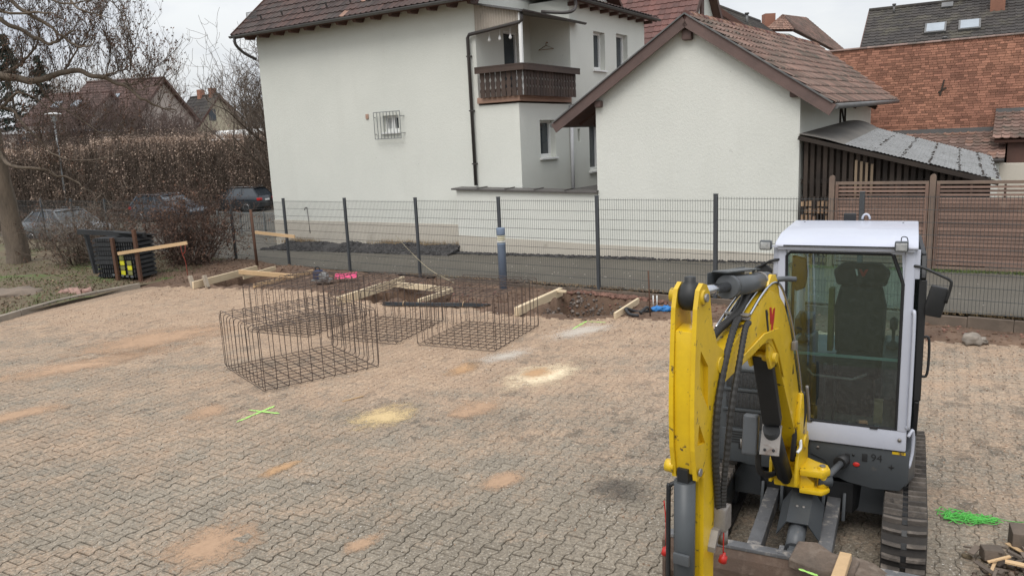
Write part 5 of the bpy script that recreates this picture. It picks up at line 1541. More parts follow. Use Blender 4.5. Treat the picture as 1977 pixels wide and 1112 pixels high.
for x in (-.055, .085):
    l_ = MB(); l_.prism([(-1.50, .34), (-1.38, .34), (-1.36, .29), (-1.38, .38), (-1.42, .40), (-1.50, .38)][:1] + [(-1.50, .20), (-1.37, .26), (-1.36, .34), (-1.40, .385), (-1.50, .375)], x - .016, x + .016, 'x'); l_.build('clevis_plate', M_WORN, EXC, fix=True)
sh_ = MB()
Msh = Matrix.Translation((.015, -1.0, .50)) @ Matrix.Rotation(R(17), 4, 'X')
sh_.prism([(-.150, -.12), (-.075, .02), (.075, .02), (.150, -.12), (.142, -.122), (.072, .012), (-.072, .012), (-.142, -.122)], -.19, .17, 'y', M=Msh)
sh_o = sh_.build('cylinder_guard', M_DGREY, EXC, fix=True)
for x in (-.02, .025):
    b_ = MB(); b_.lathe([(.0095, 0), (.0095, .008)], 10, Msh @ Matrix.Translation((x, -.02, .02))); b_.build('bolt', M_STEEL, sh_o)

# ---- upper body
dk = MB(); dk.prism([(-.72, -.42), (-.45, -.52), (.70, -.52), (.76, -.3), (.76, .55), (.45, 1.0), (-.45, 1.0), (-.78, .55)], .56, .84, 'z'); dk.build('deck', M_DGREY, EXC, bevel=.015)
rb_ = MB(); rb_.prism([(-.72, -.15), (.72, .62), (.72, .70), (.42, 1.02), (-.42, 1.02), (-.78, .58)], .84, 1.32, 'z'); rb_.build('engine_cover', M_DGREY, EXC, bevel=.03)
hd_m = MB(); hd_m.prism([(-.50, .56), (-.50, 1.32), (-.44, 1.42), (.55, 1.44), (.62, 1.30), (.62, .56)], -.70, -.27, 'x'); hood = hd_m.build('side_hood', M_DGREY, EXC, bevel=.025)
for z0, z1 in ((1.215, 1.345), (1.045, 1.175), (.880, 1.005)):
    g_ = MB(); g_.box(-.635, -.315, -.512, -.50, z0, z1); go = g_.build('grille', M_MESHG, hood, bevel=.006)
    for k in range(12):
        b_ = MB(); b_.bar((-.63 + k * .0285, -.515, z0 + .005), (-.63 + k * .0285 + .012, -.515, z1 - .005), .0025, .003); b_.build('grille_bar', M_DGREY, go)
    b_ = MB(); b_.box(-.66, -.29, -.522, -.50, z1 + .006, z1 + .030); b_.build('grille_rail', M_DGREY, hood, bevel=.006)
lp = MB(); lp.box(-.67, -.29, -.516, -.50, .575, .86); lp.build('lower_hood_panel', M_DGREY, hood, bevel=.008)
for k in range(5):
    for j in range(2):
        b_ = MB(); b_.box(-.585 + j * .10, -.50 + j * .10, -.519, -.514, .74 + k * .022, .752 + k * .022); b_.build('louvre', M_BLK, hood)
b_ = MB(); b_.box(-.455, -.415, -.520, -.514, .71, .745); b_.build('sticker', M_WHITE, hood)
b_ = MB(); b_.box(-.53, -.495, -.520, -.514, .69, .735); b_.build('latch_hole', M_BLK, hood)
b_ = MB(); b_.tube([(-.505, -.525, .70), (-.508, -.53, .78)], .008, 6); b_.build('latch', M_STEEL, hood)
# front apron under the cab with decals
ap = MB(); ap.prism([(.02, .845), (.715, .845), (.72, .62), (.66, .53), (.48, .52), (.30, .545), (.20, .585), (.13, .70), (.02, .74)], -.535, -.50, 'y'); apr = ap.build('front_apron', M_DGREY, EXC, bevel=.008)
text('number_decal', '94', .082, M_BLK, apr, Matrix.Translation((.455, -.5365, .745)) @ Matrix.Rotation(R(90), 4, 'X'))
b_ = MB(); b_.lathe([(.018, 0), (.018, .006), (.012, .009)], 18, Matrix.Translation((.358, -.535, .70)) @ Matrix.Rotation(R(90), 4, 'X') @ Matrix.Scale(1.35, 4, (1, 0, 0))); b_.build('red_reflector', M_REDP, apr)
for x, z, w_, h_ in ((.295, .755, .034, .05), (.415, .765, .038, .062)):
    b_ = MB(); b_.box(x - w_ / 2, x + w_ / 2, -.540, -.534, z - h_ / 2, z + h_ / 2); b_.build('apron_slot', M_BLK, apr, bevel=.004)
b_ = MB(); b_.lathe([(.010, 0), (.010, .006)], 12, Matrix.Translation((.335, -.535, .775)) @ Matrix.Rotation(R(90), 4, 'X')); b_.build('plug', M_BLK, apr)
b_ = MB(); b_.bar((.58, -.5375, .715), (.62, -.5375, .715), .006, .004, up=(0, 1, 0)); b_.bar((.60, -.5375, .695), (.60, -.5375, .735), .006, .004, up=(0, 1, 0)); b_.lathe([(.011, 0), (.011, .002)], 14, Matrix.Translation((.60, -.5365, .715)) @ Matrix.Rotation(R(90), 4, 'X')); b_.build('lifting_symbol', M_BLK, apr)
b_ = MB(); b_.box(.60, .69, -.5385, -.534, .822, .842); b_.build('yellow_tape', M_YEL, apr)
b_ = MB(); b_.lathe([(.011, 0), (.011, .006)], 12, Matrix.Translation((.08, -.535, .80)) @ Matrix.Rotation(R(90), 4, 'X')); b_.build('bolt', M_STEEL, apr)
b_ = MB(); b_.box(-.27, .02, -.52, -.40, .58, .84); b_.build('swing_mount', M_BLK, EXC, bevel=.01)

# ---- cab
CX0, CX1, CYF, CYB = -.25, .69, -.55, .70
cab = thing('cab_anchor', (0, 0, 0))
bpy.data.objects.remove(cab)
fl_ = ebox('cab_floor', CX0 + .02, CX1 - .02, CYF + .03, CYB, .845, .885, M_FLOOR, .004)
lowp = MB(); lowp.prism([(CX0 + .015, .855), (CX1, .855), (CX1, 1.015), (CX0, 1.015)], CYF - .004, CYF + .05, 'y'); cabf = lowp.build('cab_front_panel', M_CABW, EXC, bevel=.012)
b_ = MB(); b_.lathe([(.014, 0), (.014, .01)], 14, Matrix.Translation((.645, CYF - .004, .945)) @ Matrix.Rotation(R(90), 4, 'X')); b_.build('bolt', M_STEEL, cabf)
for x in (-.02, .44):
    b_ = MB(); b_.box(x, x + .055, CYF - .012, CYF + .01, 1.008, 1.028); b_.build('glass_clip', M_BLK, cabf, bevel=.003)
def pillar(name, a, b, w, h, m=M_CABW):
    return MB().bar(a, b, w, h, up=(0, 1, 0)).build(name, m, EXC, bevel=.018, seg=3)
pillar('front_pillar', (CX0 + .035, CYF + .025, 1.0), (CX0 + .035, CYF + .025, 2.38), .07, .06)
pillar('front_pillar', (CX1 - .036, CYF + .025, 1.0), (CX1 - .036, CYF + .025, 2.38), .072, .06)
pillar('rear_pillar', (CX0 + .035, CYB - .03, .86), (CX0 + .035, CYB - .03, 2.38), .07, .07)
pillar('rear_pillar', (CX1 - .035, CYB - .03, .86), (CX1 - .035, CYB - .03, 2.38), .07, .07)
for a, b in (((CX0 + .03, CYF, .90), (CX0 + .03, CYB, .90)), ((CX0 + .03, CYF, 2.36), (CX0 + .03, CYB, 2.36)), ((CX1 - .03, CYF, .90), (CX1 - .03, CYB, .90)), ((CX1 - .03, CYF, 2.36), (CX1 - .03, CYB, 2.36)), ((CX0, CYB - .03, 2.36), (CX1, CYB - .03, 2.36)), ((CX0, CYB - .03, 1.22), (CX1, CYB - .03, 1.22)), ((CX0 + .07, CYF + .025, 2.365), (CX1 - .07, CYF + .025, 2.365))):
    MB().bar(a, b, .06, .07).build('cab_rail', M_CABW, EXC, bevel=.012)
g_ = MB(); g_.prism([(.60, 2.335), (CX1 - .07, 2.335), (CX1 - .07, 2.10)], CYF + .004, CYF + .045, 'y'); g_.build('corner_gusset', M_CABW, EXC, fix=True)
MB().box(CX0 + .03, CX1 - .03, CYB - .05, CYB, .86, 1.22).build('rear_panel', M_CABW, EXC, bevel=.01)
# windscreen with black rubber seal
wx0, wx1, wz0, wz1 = CX0 + .068, CX1 - .072, 1.022, 2.335
ws = [(wx0, wz0), (wx1, wz0), (wx1, 2.12), (.545, 2.325), (.52, wz1), (wx0 + .03, wz1), (wx0, wz1 - .03)]
m_ = MB(); m_.add([(x, CYF + .012, z) for x, z in ws], [tuple(range(len(ws)))]); m_.build('windscreen', M_CABGLASS, EXC)
m_ = MB(); m_.tube([(x, CYF + .004, z) for x, z in ws], .0135, 6, closed=True, smooth=False); m_.build('windscreen_seal', M_BRUB, EXC)
m_ = MB(); m_.bar((wx0 + .01, CYF + .03, 1.545), (wx1 - .01, CYF + .03, 1.545), .012, .02); m_.build('windscreen_joint', mat('glass_edge', (0.30, 0.42, 0.38)), EXC)
m_ = MB(); m_.add([(CX0 + .07, CYB - .03, 1.25), (CX1 - .07, CYB - .03, 1.25), (CX1 - .07, CYB - .03, 2.32), (CX0 + .07, CYB - .03, 2.32)], [(0, 1, 2, 3)]); m_.build('rear_window', M_CABGLASS, EXC)
m_ = MB(); m_.add([(CX0 + .02, CYF + .06, .95), (CX0 + .02, CYB - .07, .95), (CX0 + .02, CYB - .07, 2.32), (CX0 + .02, CYF + .06, 2.32)], [(0, 1, 2, 3)]); m_.build('side_window', M_CABGLASS, EXC)
# roof: slanted visor front, seam, flat top with lifting eye
rf_ = MB(); rf_.prism([(CYF - .045, 2.375), (CYF - .045, 2.392), (CYF - .02, 2.410), (-.30, 2.448), (.55, 2.450), (CYB + .03, 2.42), (CYB + .03, 2.375)], CX0 - .012, CX1 + .012, 'x')
cr_o = rf_.build('cab_roof', M_CABW, EXC, bevel=.028, seg=4)
m_ = MB(); m_.bar((CX0 + .05, CYF - .047, 2.389), (CX1 - .05, CYF - .047, 2.389), .012, .009); m_.build('roof_seam', M_BRUB, cr_o)
m_ = MB(); m_.prism([(CX0 + .005, 2.355), (CX1 - .005, 2.355), (CX1 - .005, 2.39), (CX0 + .005, 2.39)], CYF - .035, CYF + .03, 'y'); m_.build('roof_front_strip', M_CABW, cr_o, bevel=.01)
m_ = MB(); m_.tube([(.30 + .03 * math.cos(a), .66, 2.450 + .045 * math.sin(a)) for a in [math.pi * k / 8 for k in range(9)]], .009, 6); m_.build('lifting_eye', M_CABW, cr_o)
m_ = MB(); m_.box(.12, .22, .66, .70, 2.42, 2.50); m_.build('roof_lamp', M_BLK, cr_o, bevel=.008)
for x in (-.17, .59):
    m_ = MB(); m_.lathe([(.007, 0), (.007, .003)], 8, Matrix.Translation((x, .42, 2.4505))); m_.build('roof_bolt', M_BLK, cr_o)
def worklamp(x, y, z):
    m_ = MB(); m_.box(x - .044, x + .044, y - .022, y + .03, z - .036, z + .036); l_ = m_.build('work_lamp', M_DGREY, EXC, bevel=.012)
    m_ = MB(); m_.box(x - .036, x + .036, y - .027, y - .02, z - .028, z + .026); m_.build('lens', M_LENS, l_, bevel=.004)
    if x < 0: return
    m_ = MB(); m_.tube(smooth_path([(x - .005, y + .02, z + .030), (x + .0, y + .03, z + .062), (x + .03, y + .05, z + .058), (x + .04, y + .08, z + .02)], 4), .0035, 6); m_.build('cable', M_BRUB, l_)
worklamp(-.325, CYF - .07, 2.392); worklamp(.595, CYF - .075, 2.402)
m_ = MB(); m_.bar((-.29, CYF - .05, 2.385), (-.235, CYF - .02, 2.372), .03, .012); m_.build('lamp_bracket', M_CABW, EXC)
# mirrors on arms
m_ = MB(); m_.tube(smooth_path([(.68, CYF, 2.255), (.74, CYF - .01, 2.245), (.86, CYF - .02, 2.19), (.905, CYF - .02, 2.165), (.915, CYF - .02, 2.13), (.89, CYF - .01, 2.0)], 5), .010, 8); ma = m_.build('mirror_arm', M_BLK, EXC)
m_ = MB(); m_.prism([(.795, 2.12), (.90, 2.10), (.895, 2.02), (.865, 1.885), (.765, 1.90), (.76, 1.97)], CYF - .005, CYF + .035, 'y'); m_.build('mirror', M_BLK, ma, bevel=.012)
m_ = MB(); m_.tube(smooth_path([(-.235, CYF, 2.275), (-.29, CYF - .02, 2.265), (-.36, CYF, 2.225), (-.415, CYF, 2.195), (-.425, CYF, 2.15), (-.40, CYF, 2.05)], 5), .010, 8); ma = m_.build('mirror_arm', M_BLK, EXC)
m_ = MB(); m_.prism([(-.40, 2.20), (-.345, 2.235), (-.285, 2.19), (-.31, 2.07), (-.41, 2.07)], CYF + .01, CYF + .05, 'y'); m_.build('mirror', M_BLK, ma, bevel=.012)
for x in (-.252, .694):
    m_ = MB(); m_.bar((x, CYF + .01, 2.16), (x, CYF + .01, 2.37), .018, .05); m_.build('mirror_bracket', M_CABW, EXC, bevel=.004)
# door standing slightly open on the right
dr_ = thing('door_anchor'); bpy.data.objects.remove(dr_)
def dpt(s, z): # s from the hinge at the rear towards the front
    h0 = Vector((.712, .62, 0)); d = Vector((math.sin(R(1.6)), -math.cos(R(1.6)), 0))
    p = h0 + d * s
    return Vector((p.x, p.y, z))
m_ = MB()
dpts = [dpt(0, .92), dpt(0, 2.30), dpt(1.02, 2.30), dpt(1.13, 2.15), dpt(1.13, 1.25), dpt(1.0, .95)]
for a, b in zip(dpts, dpts[1:] + dpts[:1]): m_.bar(a, b, .035, .05)
m_.bar(dpt(0, 1.45), dpt(1.13, 1.45), .03, .05)
dro = m_.build('door', M_BLK, EXC, bevel=.006, seg=1)
m_ = MB(); m_.add(dpts, [tuple(range(6))]); m_.build('door_glass', M_CABGLASS, dro)
m_ = MB(); m_.tube(smooth_path([dpt(1.08, 1.72) + Vector((.02, 0, 0)), dpt(1.08, 1.70) + Vector((.06, 0, 0)), dpt(1.08, 1.45) + Vector((.06, 0, 0)), dpt(1.08, 1.42) + Vector((.02, 0, 0))], 4), .010, 8); m_.build('door_handle', M_BLK, dro)
m_ = MB(); m_.tube(smooth_path([(.688, CYF - .005, 1.05), (.70, CYF - .03, 1.12), (.70, CYF - .03, 1.86), (.688, CYF - .005, 1.92)], 6), .012, 10); m_.build('grab_rail', M_CABW, EXC)
m_ = MB(); m_.tube(smooth_path([(.70, CYF - .01, .98), (.73, CYF + .02, 1.02), (.735, CYF + .05, .85), (.715, CYF + .03, .72)], 5), .012, 8); m_.build('step_rail', M_CABW, EXC)
# interior: seat, consoles, levers, pedals
st_ = MB(); st_.box(.12, .48, -.02, .38, 1.22, 1.36); seat = st_.build('seat', M_SEAT, EXC, bevel=.05, seg=3)
m_ = MB(); m_.prism([(.11, 1.34), (.49, 1.34), (.50, 1.75), (.46, 1.93), (.14, 1.93), (.10, 1.75)], .32, .43, 'y'); m_.build('seat_back', M_SEAT, seat, bevel=.035, seg=3)
m_ = MB(); m_.prism([(.11, 1.93), (.49, 1.93), (.52, 2.05), (.45, 2.12), (.15, 2.12), (.08, 2.05)], .30, .40, 'y'); m_.build('headrest', M_SEAT, seat, bevel=.03, seg=3)
m_ = MB(); m_.prism([(.25, 2.075), (.265, 2.075), (.275, 2.02), (.262, 2.02)], .292, .299, 'y'); m_.build('logo_stroke', M_WHITE, seat, fix=True)
m_ = MB(); m_.prism([(.28, 2.075), (.30, 2.075), (.312, 2.045), (.33, 2.075), (.35, 2.075), (.322, 2.015), (.305, 2.015)], .292, .299, 'y'); m_.build('logo_mark', M_REDP, seat, fix=True)
m_ = MB(); m_.box(.16, .44, .05, .35, .885, 1.22); m_.build('seat_base', M_BLK, seat, bevel=.02)
m_ = MB(); m_.box(.05, .095, .30, .42, 1.35, 1.90); m_.build('yellow_strip', mat('dull_mustard', (0.16, 0.13, 0.02)), seat, bevel=.01)  # dull yellow upright strip left of the seat back
for x in (-.10, .565):
    m_ = MB(); m_.prism([(-.15, 1.10), (.42, 1.20), (.42, 1.50), (-.02, 1.56), (-.18, 1.48)], x - .07, x + .07, 'x'); co = m_.build('console', M_MGREY, EXC, bevel=.025, seg=3)
    m_ = MB(); m_.lathe([(.048, 0), (.035, .03), (.012, .06), (.012, .14), (.028, .16), (.030, .23), (.015, .25)], 14, Matrix.Translation((x, -.10, 1.53)) @ Matrix.Rotation(R(8), 4, 'X')); m_.build('joystick', M_BLK, co)
m_ = MB(); m_.box(-.20, -.06, .15, .45, 1.50, 1.66); m_.build('monitor', M_BLK, EXC, bevel=.01)
for x, h_ in ((.08, 1.34), (.15, 1.34)):
    m_ = MB(); m_.tube([(x, -.30, .885), (x + .02, -.36, 1.05), (x + .02, -.33, h_)], .010, 8); m_.tube([(x + .02, -.33, h_), (x + .02, -.325, h_ + .08)], .018, 8); m_.build('travel_lever', M_BLK, EXC)
for x in (.02, .22, .36):
    m_ = MB(); m_.bar((x, -.42, .90), (x + .015, -.30, .96), .09, .012); m_.build('pedal', M_BLK, EXC, bevel=.003, seg=1)
m_ = MB(); m_.tube([(-.02, -.45, 1.40), (.02, -.46, 1.36), (.30, -.46, 1.35), (.40, -.46, 1.40)], .010, 8); m_.build('front_bar', M_STEEL, EXC)
m_ = MB(); m_.box(.46, .52, -.45, -.40, 1.02, 1.20); m_.build('cardboard_tag', mat('card', (0.30, 0.21, 0.11)), EXC)
m_ = MB(); m_.box(.47, .50, -.47, -.465, .945, 1.005); m_.build('white_label', M_WHITE, EXC)
m_ = MB(); m_.tube([(-.14, -.48, 1.30), (-.14, -.48, 2.22)], .012, 8); m_.build('wiper_post', M_BLK, EXC)
m_ = MB(); m_.prism([(-.145, 2.30), (-.05, 2.28), (-.03, 2.18), (-.05, 2.05), (-.12, 2.02), (-.15, 2.12)], -.50, -.46, 'y'); m_.build('wiper_motor', M_BLK, EXC, bevel=.012)
m_ = MB(); m_.prism([(-.16, .90), (-.02, .90), (-.06, 1.18), (-.13, 1.30), (-.16, 1.30)], -.44, -.30, 'y'); m_.build('floor_column', M_BLK, EXC, bevel=.02)

# ---- boom group, swung about nine degrees to the left
ba_ = R(8.6)
BMx = Matrix(((math.cos(ba_), -math.sin(ba_), 0, -.09), (-math.sin(ba_), -math.cos(ba_), 0, -.85), (0, 0, 1, 0), (0, 0, 0, 1)))
def bp(l, t, z): return BMx @ Vector((l, t, z))
# swing bracket
m_ = MB(); m_.tube([(-.06, -.72, .60), (-.06, -.72, .98)], .085, 20); brk = m_.build('swing_bracket', M_YEL, EXC)
m_ = MB(); m_.prism([(-.19, .61), (.10, .61), (.10, .67), (.04, .72), (-.14, .72), (-.19, .69)], -.93, -.68, 'y'); m_.build('bracket_base', M_YEL, brk, bevel=.018)
m_ = MB(); m_.prism([(.0, -.98), (.16, -.98), (.205, -.90), (.18, -.82), (.10, -.78), (.0, -.70)], .735, .785, 'z'); m_.build('bracket_ear', M_YEL, brk, bevel=.010)
m_ = MB(); m_.prism([(.0, -.98), (.16, -.98), (.205, -.90), (.18, -.82), (.10, -.78), (.0, -.70)], .60, .635, 'z'); m_.build('bracket_ear', M_YEL, brk, bevel=.010)
m_ = MB(); m_.tube([(.15, -.90, .59), (.15, -.90, .80)], .035, 16); m_.build('ear_pin', M_YEL, brk)
m_ = MB(); m_.tube([(.15, -.90, .80), (.15, -.90, .808)], .022, 14); m_.build('pin_cap', M_STEEL, brk)
m_ = MB(); m_.tube([(.12, -.91, .69), (.215, -.88, .685)], .038, 12); m_.build('swing_eye', M_DGREY, brk)
m_ = MB(); m_.tube([(.17, -.88, .70), (.28, -.50, .72)], .025, 12); sc_ = m_.build('swing_cylinder_rod', M_MGREY, EXC)
m_ = MB(); m_.tube([(.245, -.60, .715), (.30, -.42, .725)], .05, 14); m_.build('swing_gland', M_BLK, sc_)
for l in (-.105, .08):
    m_ = MB(); m_.prism([(-.12, .66), (.16, .66), (.15, .82), (.07, 1.02), (.0, 1.10), (-.07, 1.06), (-.12, .9)], l, l + .025, 'x', M=BMx); m_.build('bracket_cheek', M_YEL, brk, bevel=.008)
# boom: gooseneck box section
outer = [(-.08, .93), (-.02, 1.12), (.10, 1.42), (.22, 1.68), (.34, 1.92), (.48, 2.10), (.62, 2.20), (.78, 2.25), (.95, 2.22), (1.25, 2.12), (1.50, 2.03), (1.62, 1.98)]
inner = [(1.60, 1.86), (1.40, 1.88), (1.11, 1.90), (.92, 1.925), (.80, 1.91), (.70, 1.85), (.61, 1.75), (.50, 1.60), (.30, 1.30), (.14, 1.05), (.06, .93), (-.02, .88)]
m_ = MB(); m_.prism(outer + inner, -.080, .080, 'x', M=BMx); boom = m_.build('boom', M_YEL, EXC, bevel=.009, ang=50)
for l in (-.086, .086):
    m_ = MB(); m_.prism([(.62, 1.97), (.92, 2.0), (1.36, 1.945), (1.36, 1.90), (1.10, 1.92), (.86, 1.945), (.74, 1.92), (.62, 1.80), (.50, 1.60), (.42, 1.60)], l - .006, l + .006, 'x', M=BMx); m_.build('boom_flange', M_YEL, boom, bevel=.004, seg=1)
for l in (-.075, .052):
    m_ = MB(); m_.prism([(.56, 2.16), (.84, 2.20), (.80, 2.30), (.74, 2.345), (.66, 2.33), (.60, 2.26)], l, l + .023, 'x', M=BMx); m_.build('boom_lug', M_YEL, boom, bevel=.008)
    m_ = MB(); m_.prism([(.60, 1.90), (.78, 1.93), (.78, 1.80), (.72, 1.71), (.64, 1.71), (.57, 1.79)], l, l + .023, 'x', M=BMx); m_.build('cylinder_lug', M_YEL, boom, bevel=.008)
m_ = MB(); m_.tube([bp(-.11, .0, .97), bp(.125, .0, .97)], .05, 18); m_.build('foot_pin', M_YEL, boom)
m_ = MB(); m_.tube([bp(-.098, .68, 1.78), bp(.098, .68, 1.78)], .034, 16); m_.build('lift_pin', M_YEL, boom)
fb = MB(); fb.prism([(.02, 1.36), (.10, 1.36), (.16, 1.18), (.14, 1.02), (.05, .90), (-.06, .92), (-.05, 1.1)], .076, .112, 'x', M=BMx); fb.build('foot_boss', M_YEL, boom, bevel=.012)
# logo on the boom side
def dec(pts, name, m): 
    q = MB(); q.prism(pts, .0805, .0822, 'x', M=BMx); q.build(name, m, boom, fix=True)
dec([(0.881,2.141), (0.846,2.137), (0.797,1.968), (0.829,1.975)], 'logo_stroke', M_BLK)
dec([(0.801,2.139), (0.762,2.135), (0.744,2.073), (0.724,2.116), (0.686,2.119), (0.697,2.054), (0.735,1.969), (0.761,1.98), (0.756,2.034), (0.778,2.025)], 'logo_mark', M_REDP)
dec([(.23, 1.55), (.26, 1.55), (.245, 1.62)], 'warning_decal', M_BLK)
# lift cylinder (black) with protective sleeve and plate
m_ = MB(); m_.tube([bp(0, .64, 1.70), bp(0, .30, 1.02)], .030, 14); lc = m_.build('lift_rod', M_BLK, EXC)
m_ = MB(); m_.bar(bp(0, .68, 1.80), bp(0, .43, 1.24), .125, .085, up=(0, 1, 0)); m_.build('rod_guard', M_BLK, lc, bevel=.014)
m_ = MB(); m_.tube([bp(0, .46, 1.20), bp(0, .12, .72)], .058, 18); m_.build('lift_barrel', M_BLK, lc)
m_ = MB(); m_.tube([bp(0, .14, .75), bp(0, .08, .66)], [.058, .035], 18); m_.build('barrel_end', M_BLK, lc)
m_ = MB(); m_.prism([(-.068, -.01), (.068, -.01), (.068, .008), (-.068, .008)], -.11, .11, 'z', M=Matrix.Translation(bp(.0, .46, 1.115)) @ Matrix.Rotation(R(-33), 4, 'X') @ Matrix.Rotation(R(-8), 4, 'Z')); gp_ = m_.build('cylinder_plate', M_STEEL, lc, bevel=.005)
for a in (-.03, .03):
    for b in (-.075, .075):
        q = MB(); q.lathe([(.010, 0), (.010, .004)], 10, Matrix.Translation(bp(.0, .46, 1.115)) @ Matrix.Rotation(R(-33), 4, 'X') @ Matrix.Rotation(R(-8), 4, 'Z') @ Matrix.Translation((a, -.014, b)) @ Matrix.Rotation(R(90), 4, 'X')); q.build('bolt_hole', M_BLK, gp_)
m_ = MB(); m_.box(-.052, .052, -.05, .05, -.16, .13, M=Matrix.Translation(bp(-.155, .42, 1.13)) @ Matrix.Rotation(R(-12), 4, 'X')); m_.build('boom_valve_box', M_MGREY, EXC, bevel=.022, seg=3)
m_ = MB(); m_.tube(smooth_path([bp(-.12, .36, .98), bp(-.13, .30, .80), bp(-.10, .18, .72), bp(-.04, .1, .74)], 5), .022, 8); m_.build('hose', M_HOSE, EXC)
# arm cylinder on top
m_ = MB(); m_.tube([bp(0, .62, 2.275), bp(0, 1.30, 2.36)], .062, 22); ac = m_.build('arm_cylinder', M_MGREY, EXC)
m_ = MB(); m_.tube([bp(0, 1.28, 2.357), bp(0, 1.34, 2.365)], .070, 22); m_.build('gland', M_MGREY, ac)
m_ = MB(); m_.tube([bp(0, 1.30, 2.36), bp(0, 1.84, 2.42)], .030, 16); m_.build('rod', M_CHROME, ac)
m_ = MB(); m_.tube([bp(0, .76, 2.293), bp(0, .79, 2.297)], .068, 22); m_.build('clamp', M_STEEL, ac)
m_ = MB(); m_.tube(smooth_path([bp(.03, .62, 2.28), bp(.10, .58, 2.29), bp(.16, .52, 2.28)], 4), .018, 8); m_.build('elbow', M_MGREY, ac)
m_ = MB(); m_.bar(bp(-.03, .80, 2.385), bp(-.03, 1.36, 2.455), .10, .008); m_.bar(bp(-.085, .80, 2.36), bp(-.085, 1.42, 2.42), .006, .07); m_.build('cylinder_guard', M_DGREY, ac)
m_ = MB(); m_.lathe([(.0, -.075), (.045, -.065), (.066, -.03), (.070, 0), (.066, .03), (.045, .065), (.03, .08), (.03, .105), (.02, .108)], 20, Matrix.Translation(bp(0, 1.87, 2.41))); m_.build('rod_eye', M_BLK, ac)
# stick
stp_o = [(1.80, 2.475), (1.86, 2.49), (1.915, 2.465), (1.945, 2.40), (1.965, 2.20), (1.985, 1.90), (1.985, 1.62), (1.955, 1.42), (1.88, 1.38), (1.86, 1.30)]
stp = [(1.82, 2.47), (1.87, 2.485), (1.92, 2.455), (1.95, 2.36), (1.97, 2.15), (1.99, 1.85), (1.985, 1.60), (1.95, 1.42), (1.89, 1.385), (1.87, 1.36), (1.86, .62), (1.84, .45), (1.76, .45), (1.72, .62), (1.70, 1.30), (1.70, 1.65), (1.66, 1.80), (1.60, 1.90), (1.55, 1.97), (1.57, 2.05), (1.66, 2.10), (1.73, 2.25), (1.78, 2.42)]
STK = thing('x'); bpy.data.objects.remove(STK)
core = [(1.955, 2.24), (1.972, 1.95), (1.968, 1.60), (1.945, 1.45), (1.87, 1.43), (1.845, .62), (1.83, .46), (1.77, .46), (1.735, .62), (1.715, 1.30), (1.715, 1.66), (1.68, 1.81), (1.69, 2.05), (1.74, 2.20), (1.86, 2.26)]
m_ = MB(); m_.prism(core, -.048, .048, 'x', M=BMx); stick = m_.build('stick', M_YEL, EXC, bevel=.006, ang=50)
for l in (-.072, .048):
    ring = MB()
    # side cheek with two cut-outs, built from strips so the openings stay open
    for strip in ([(1.82, 2.47), (1.87, 2.485), (1.92, 2.455), (1.95, 2.36), (1.968, 2.18), (1.74, 2.24), (1.78, 2.42)],
                  [(1.968, 2.18), (1.985, 1.95), (1.93, 1.96), (1.90, 2.13)],
                  [(1.968, 2.18), (1.90, 2.13), (1.74, 2.24)],
                  [(1.74, 2.24), (1.90, 2.13), (1.80, 2.02), (1.66, 2.10)],
                  [(1.66, 2.10), (1.80, 2.02), (1.80, 1.78), (1.62, 1.88), (1.55, 1.97), (1.57, 2.05)],
                  [(1.985, 1.95), (1.99, 1.78), (1.80, 1.78), (1.93, 1.96)],
                  [(1.99, 1.78), (1.985, 1.60), (1.95, 1.62), (1.92, 1.73), (1.80, 1.78)],
                  [(1.80, 1.78), (1.92, 1.73), (1.84, 1.60), (1.70, 1.62), (1.66, 1.80), (1.62, 1.88)],
                  [(1.985, 1.60), (1.95, 1.42), (1.84, 1.44), (1.84, 1.60), (1.95, 1.62)],
                  [(1.84, 1.60), (1.84, 1.44), (1.86, 1.40), (1.86, .62), (1.84, .45), (1.76, .45), (1.72, .62), (1.70, 1.30), (1.70, 1.62)]):
        ring.prism(strip, l, l + .024, 'x', M=BMx)
    ring.build('stick_cheek', M_YEL, stick, fix=True)
m_ = MB(); m_.tube([bp(-.105, 1.87, 2.41), bp(.085, 1.87, 2.41)], .040, 16); m_.build('top_pin', M_YEL, stick)
for l in (-.108, .076):
    m_ = MB(); m_.tube([bp(l, 1.87, 2.41), bp(l + .022, 1.87, 2.41)], .022, 12); m_.build('pin_head', M_STEEL, stick)
m_ = MB(); m_.tube([bp(-.112, 1.935, 1.47), bp(-.06, 1.935, 1.47)], .036, 16); m_.build('lower_pin', M_YEL, stick)
m_ = MB(); m_.tube([bp(.083, 1.94, 1.47), bp(.090, 1.94, 1.47)], .022, 12); m_.build('pin_head', M_STEEL, stick)
m_ = MB(); m_.tube([bp(-.078, 1.62, 1.98), bp(.079, 1.62, 1.98)], .045, 18); m_.build('pivot', M_YEL, stick)
# bucket cylinder, linkage and bucket below the picture
m_ = MB(); m_.tube([bp(-.005, 1.935, 1.40), bp(-.005, 1.955, .55)], .058, 22); bc_ = m_.build('bucket_cylinder', M_DGREY, EXC)
m_ = MB(); m_.bar(bp(-.005, 1.94, 1.48), bp(-.005, 1.935, 1.36), .06, .06); m_.build('cylinder_eye', M_BLK, bc_)
m_ = MB(); m_.tube(smooth_path([bp(-.05, 1.93, 1.38), bp(-.085, 1.95, 1.36), bp(-.092, 1.955, 1.30), bp(-.092, 1.97, .70)], 6), .013, 8); m_.build('side_pipe', M_BLK, bc_)
m_ = MB(); m_.box(-.035, .055, .055, .075, -.03, .03, M=BMx @ Matrix.Translation((0, 1.955, .98))); m_.build('pipe_clamp', M_MGREY, bc_, bevel=.004)
m_ = MB(); m_.tube([bp(-.005, 1.955, .56), bp(-.005, 1.96, .38)], .028, 12); m_.build('rod', M_CHROME, bc_)
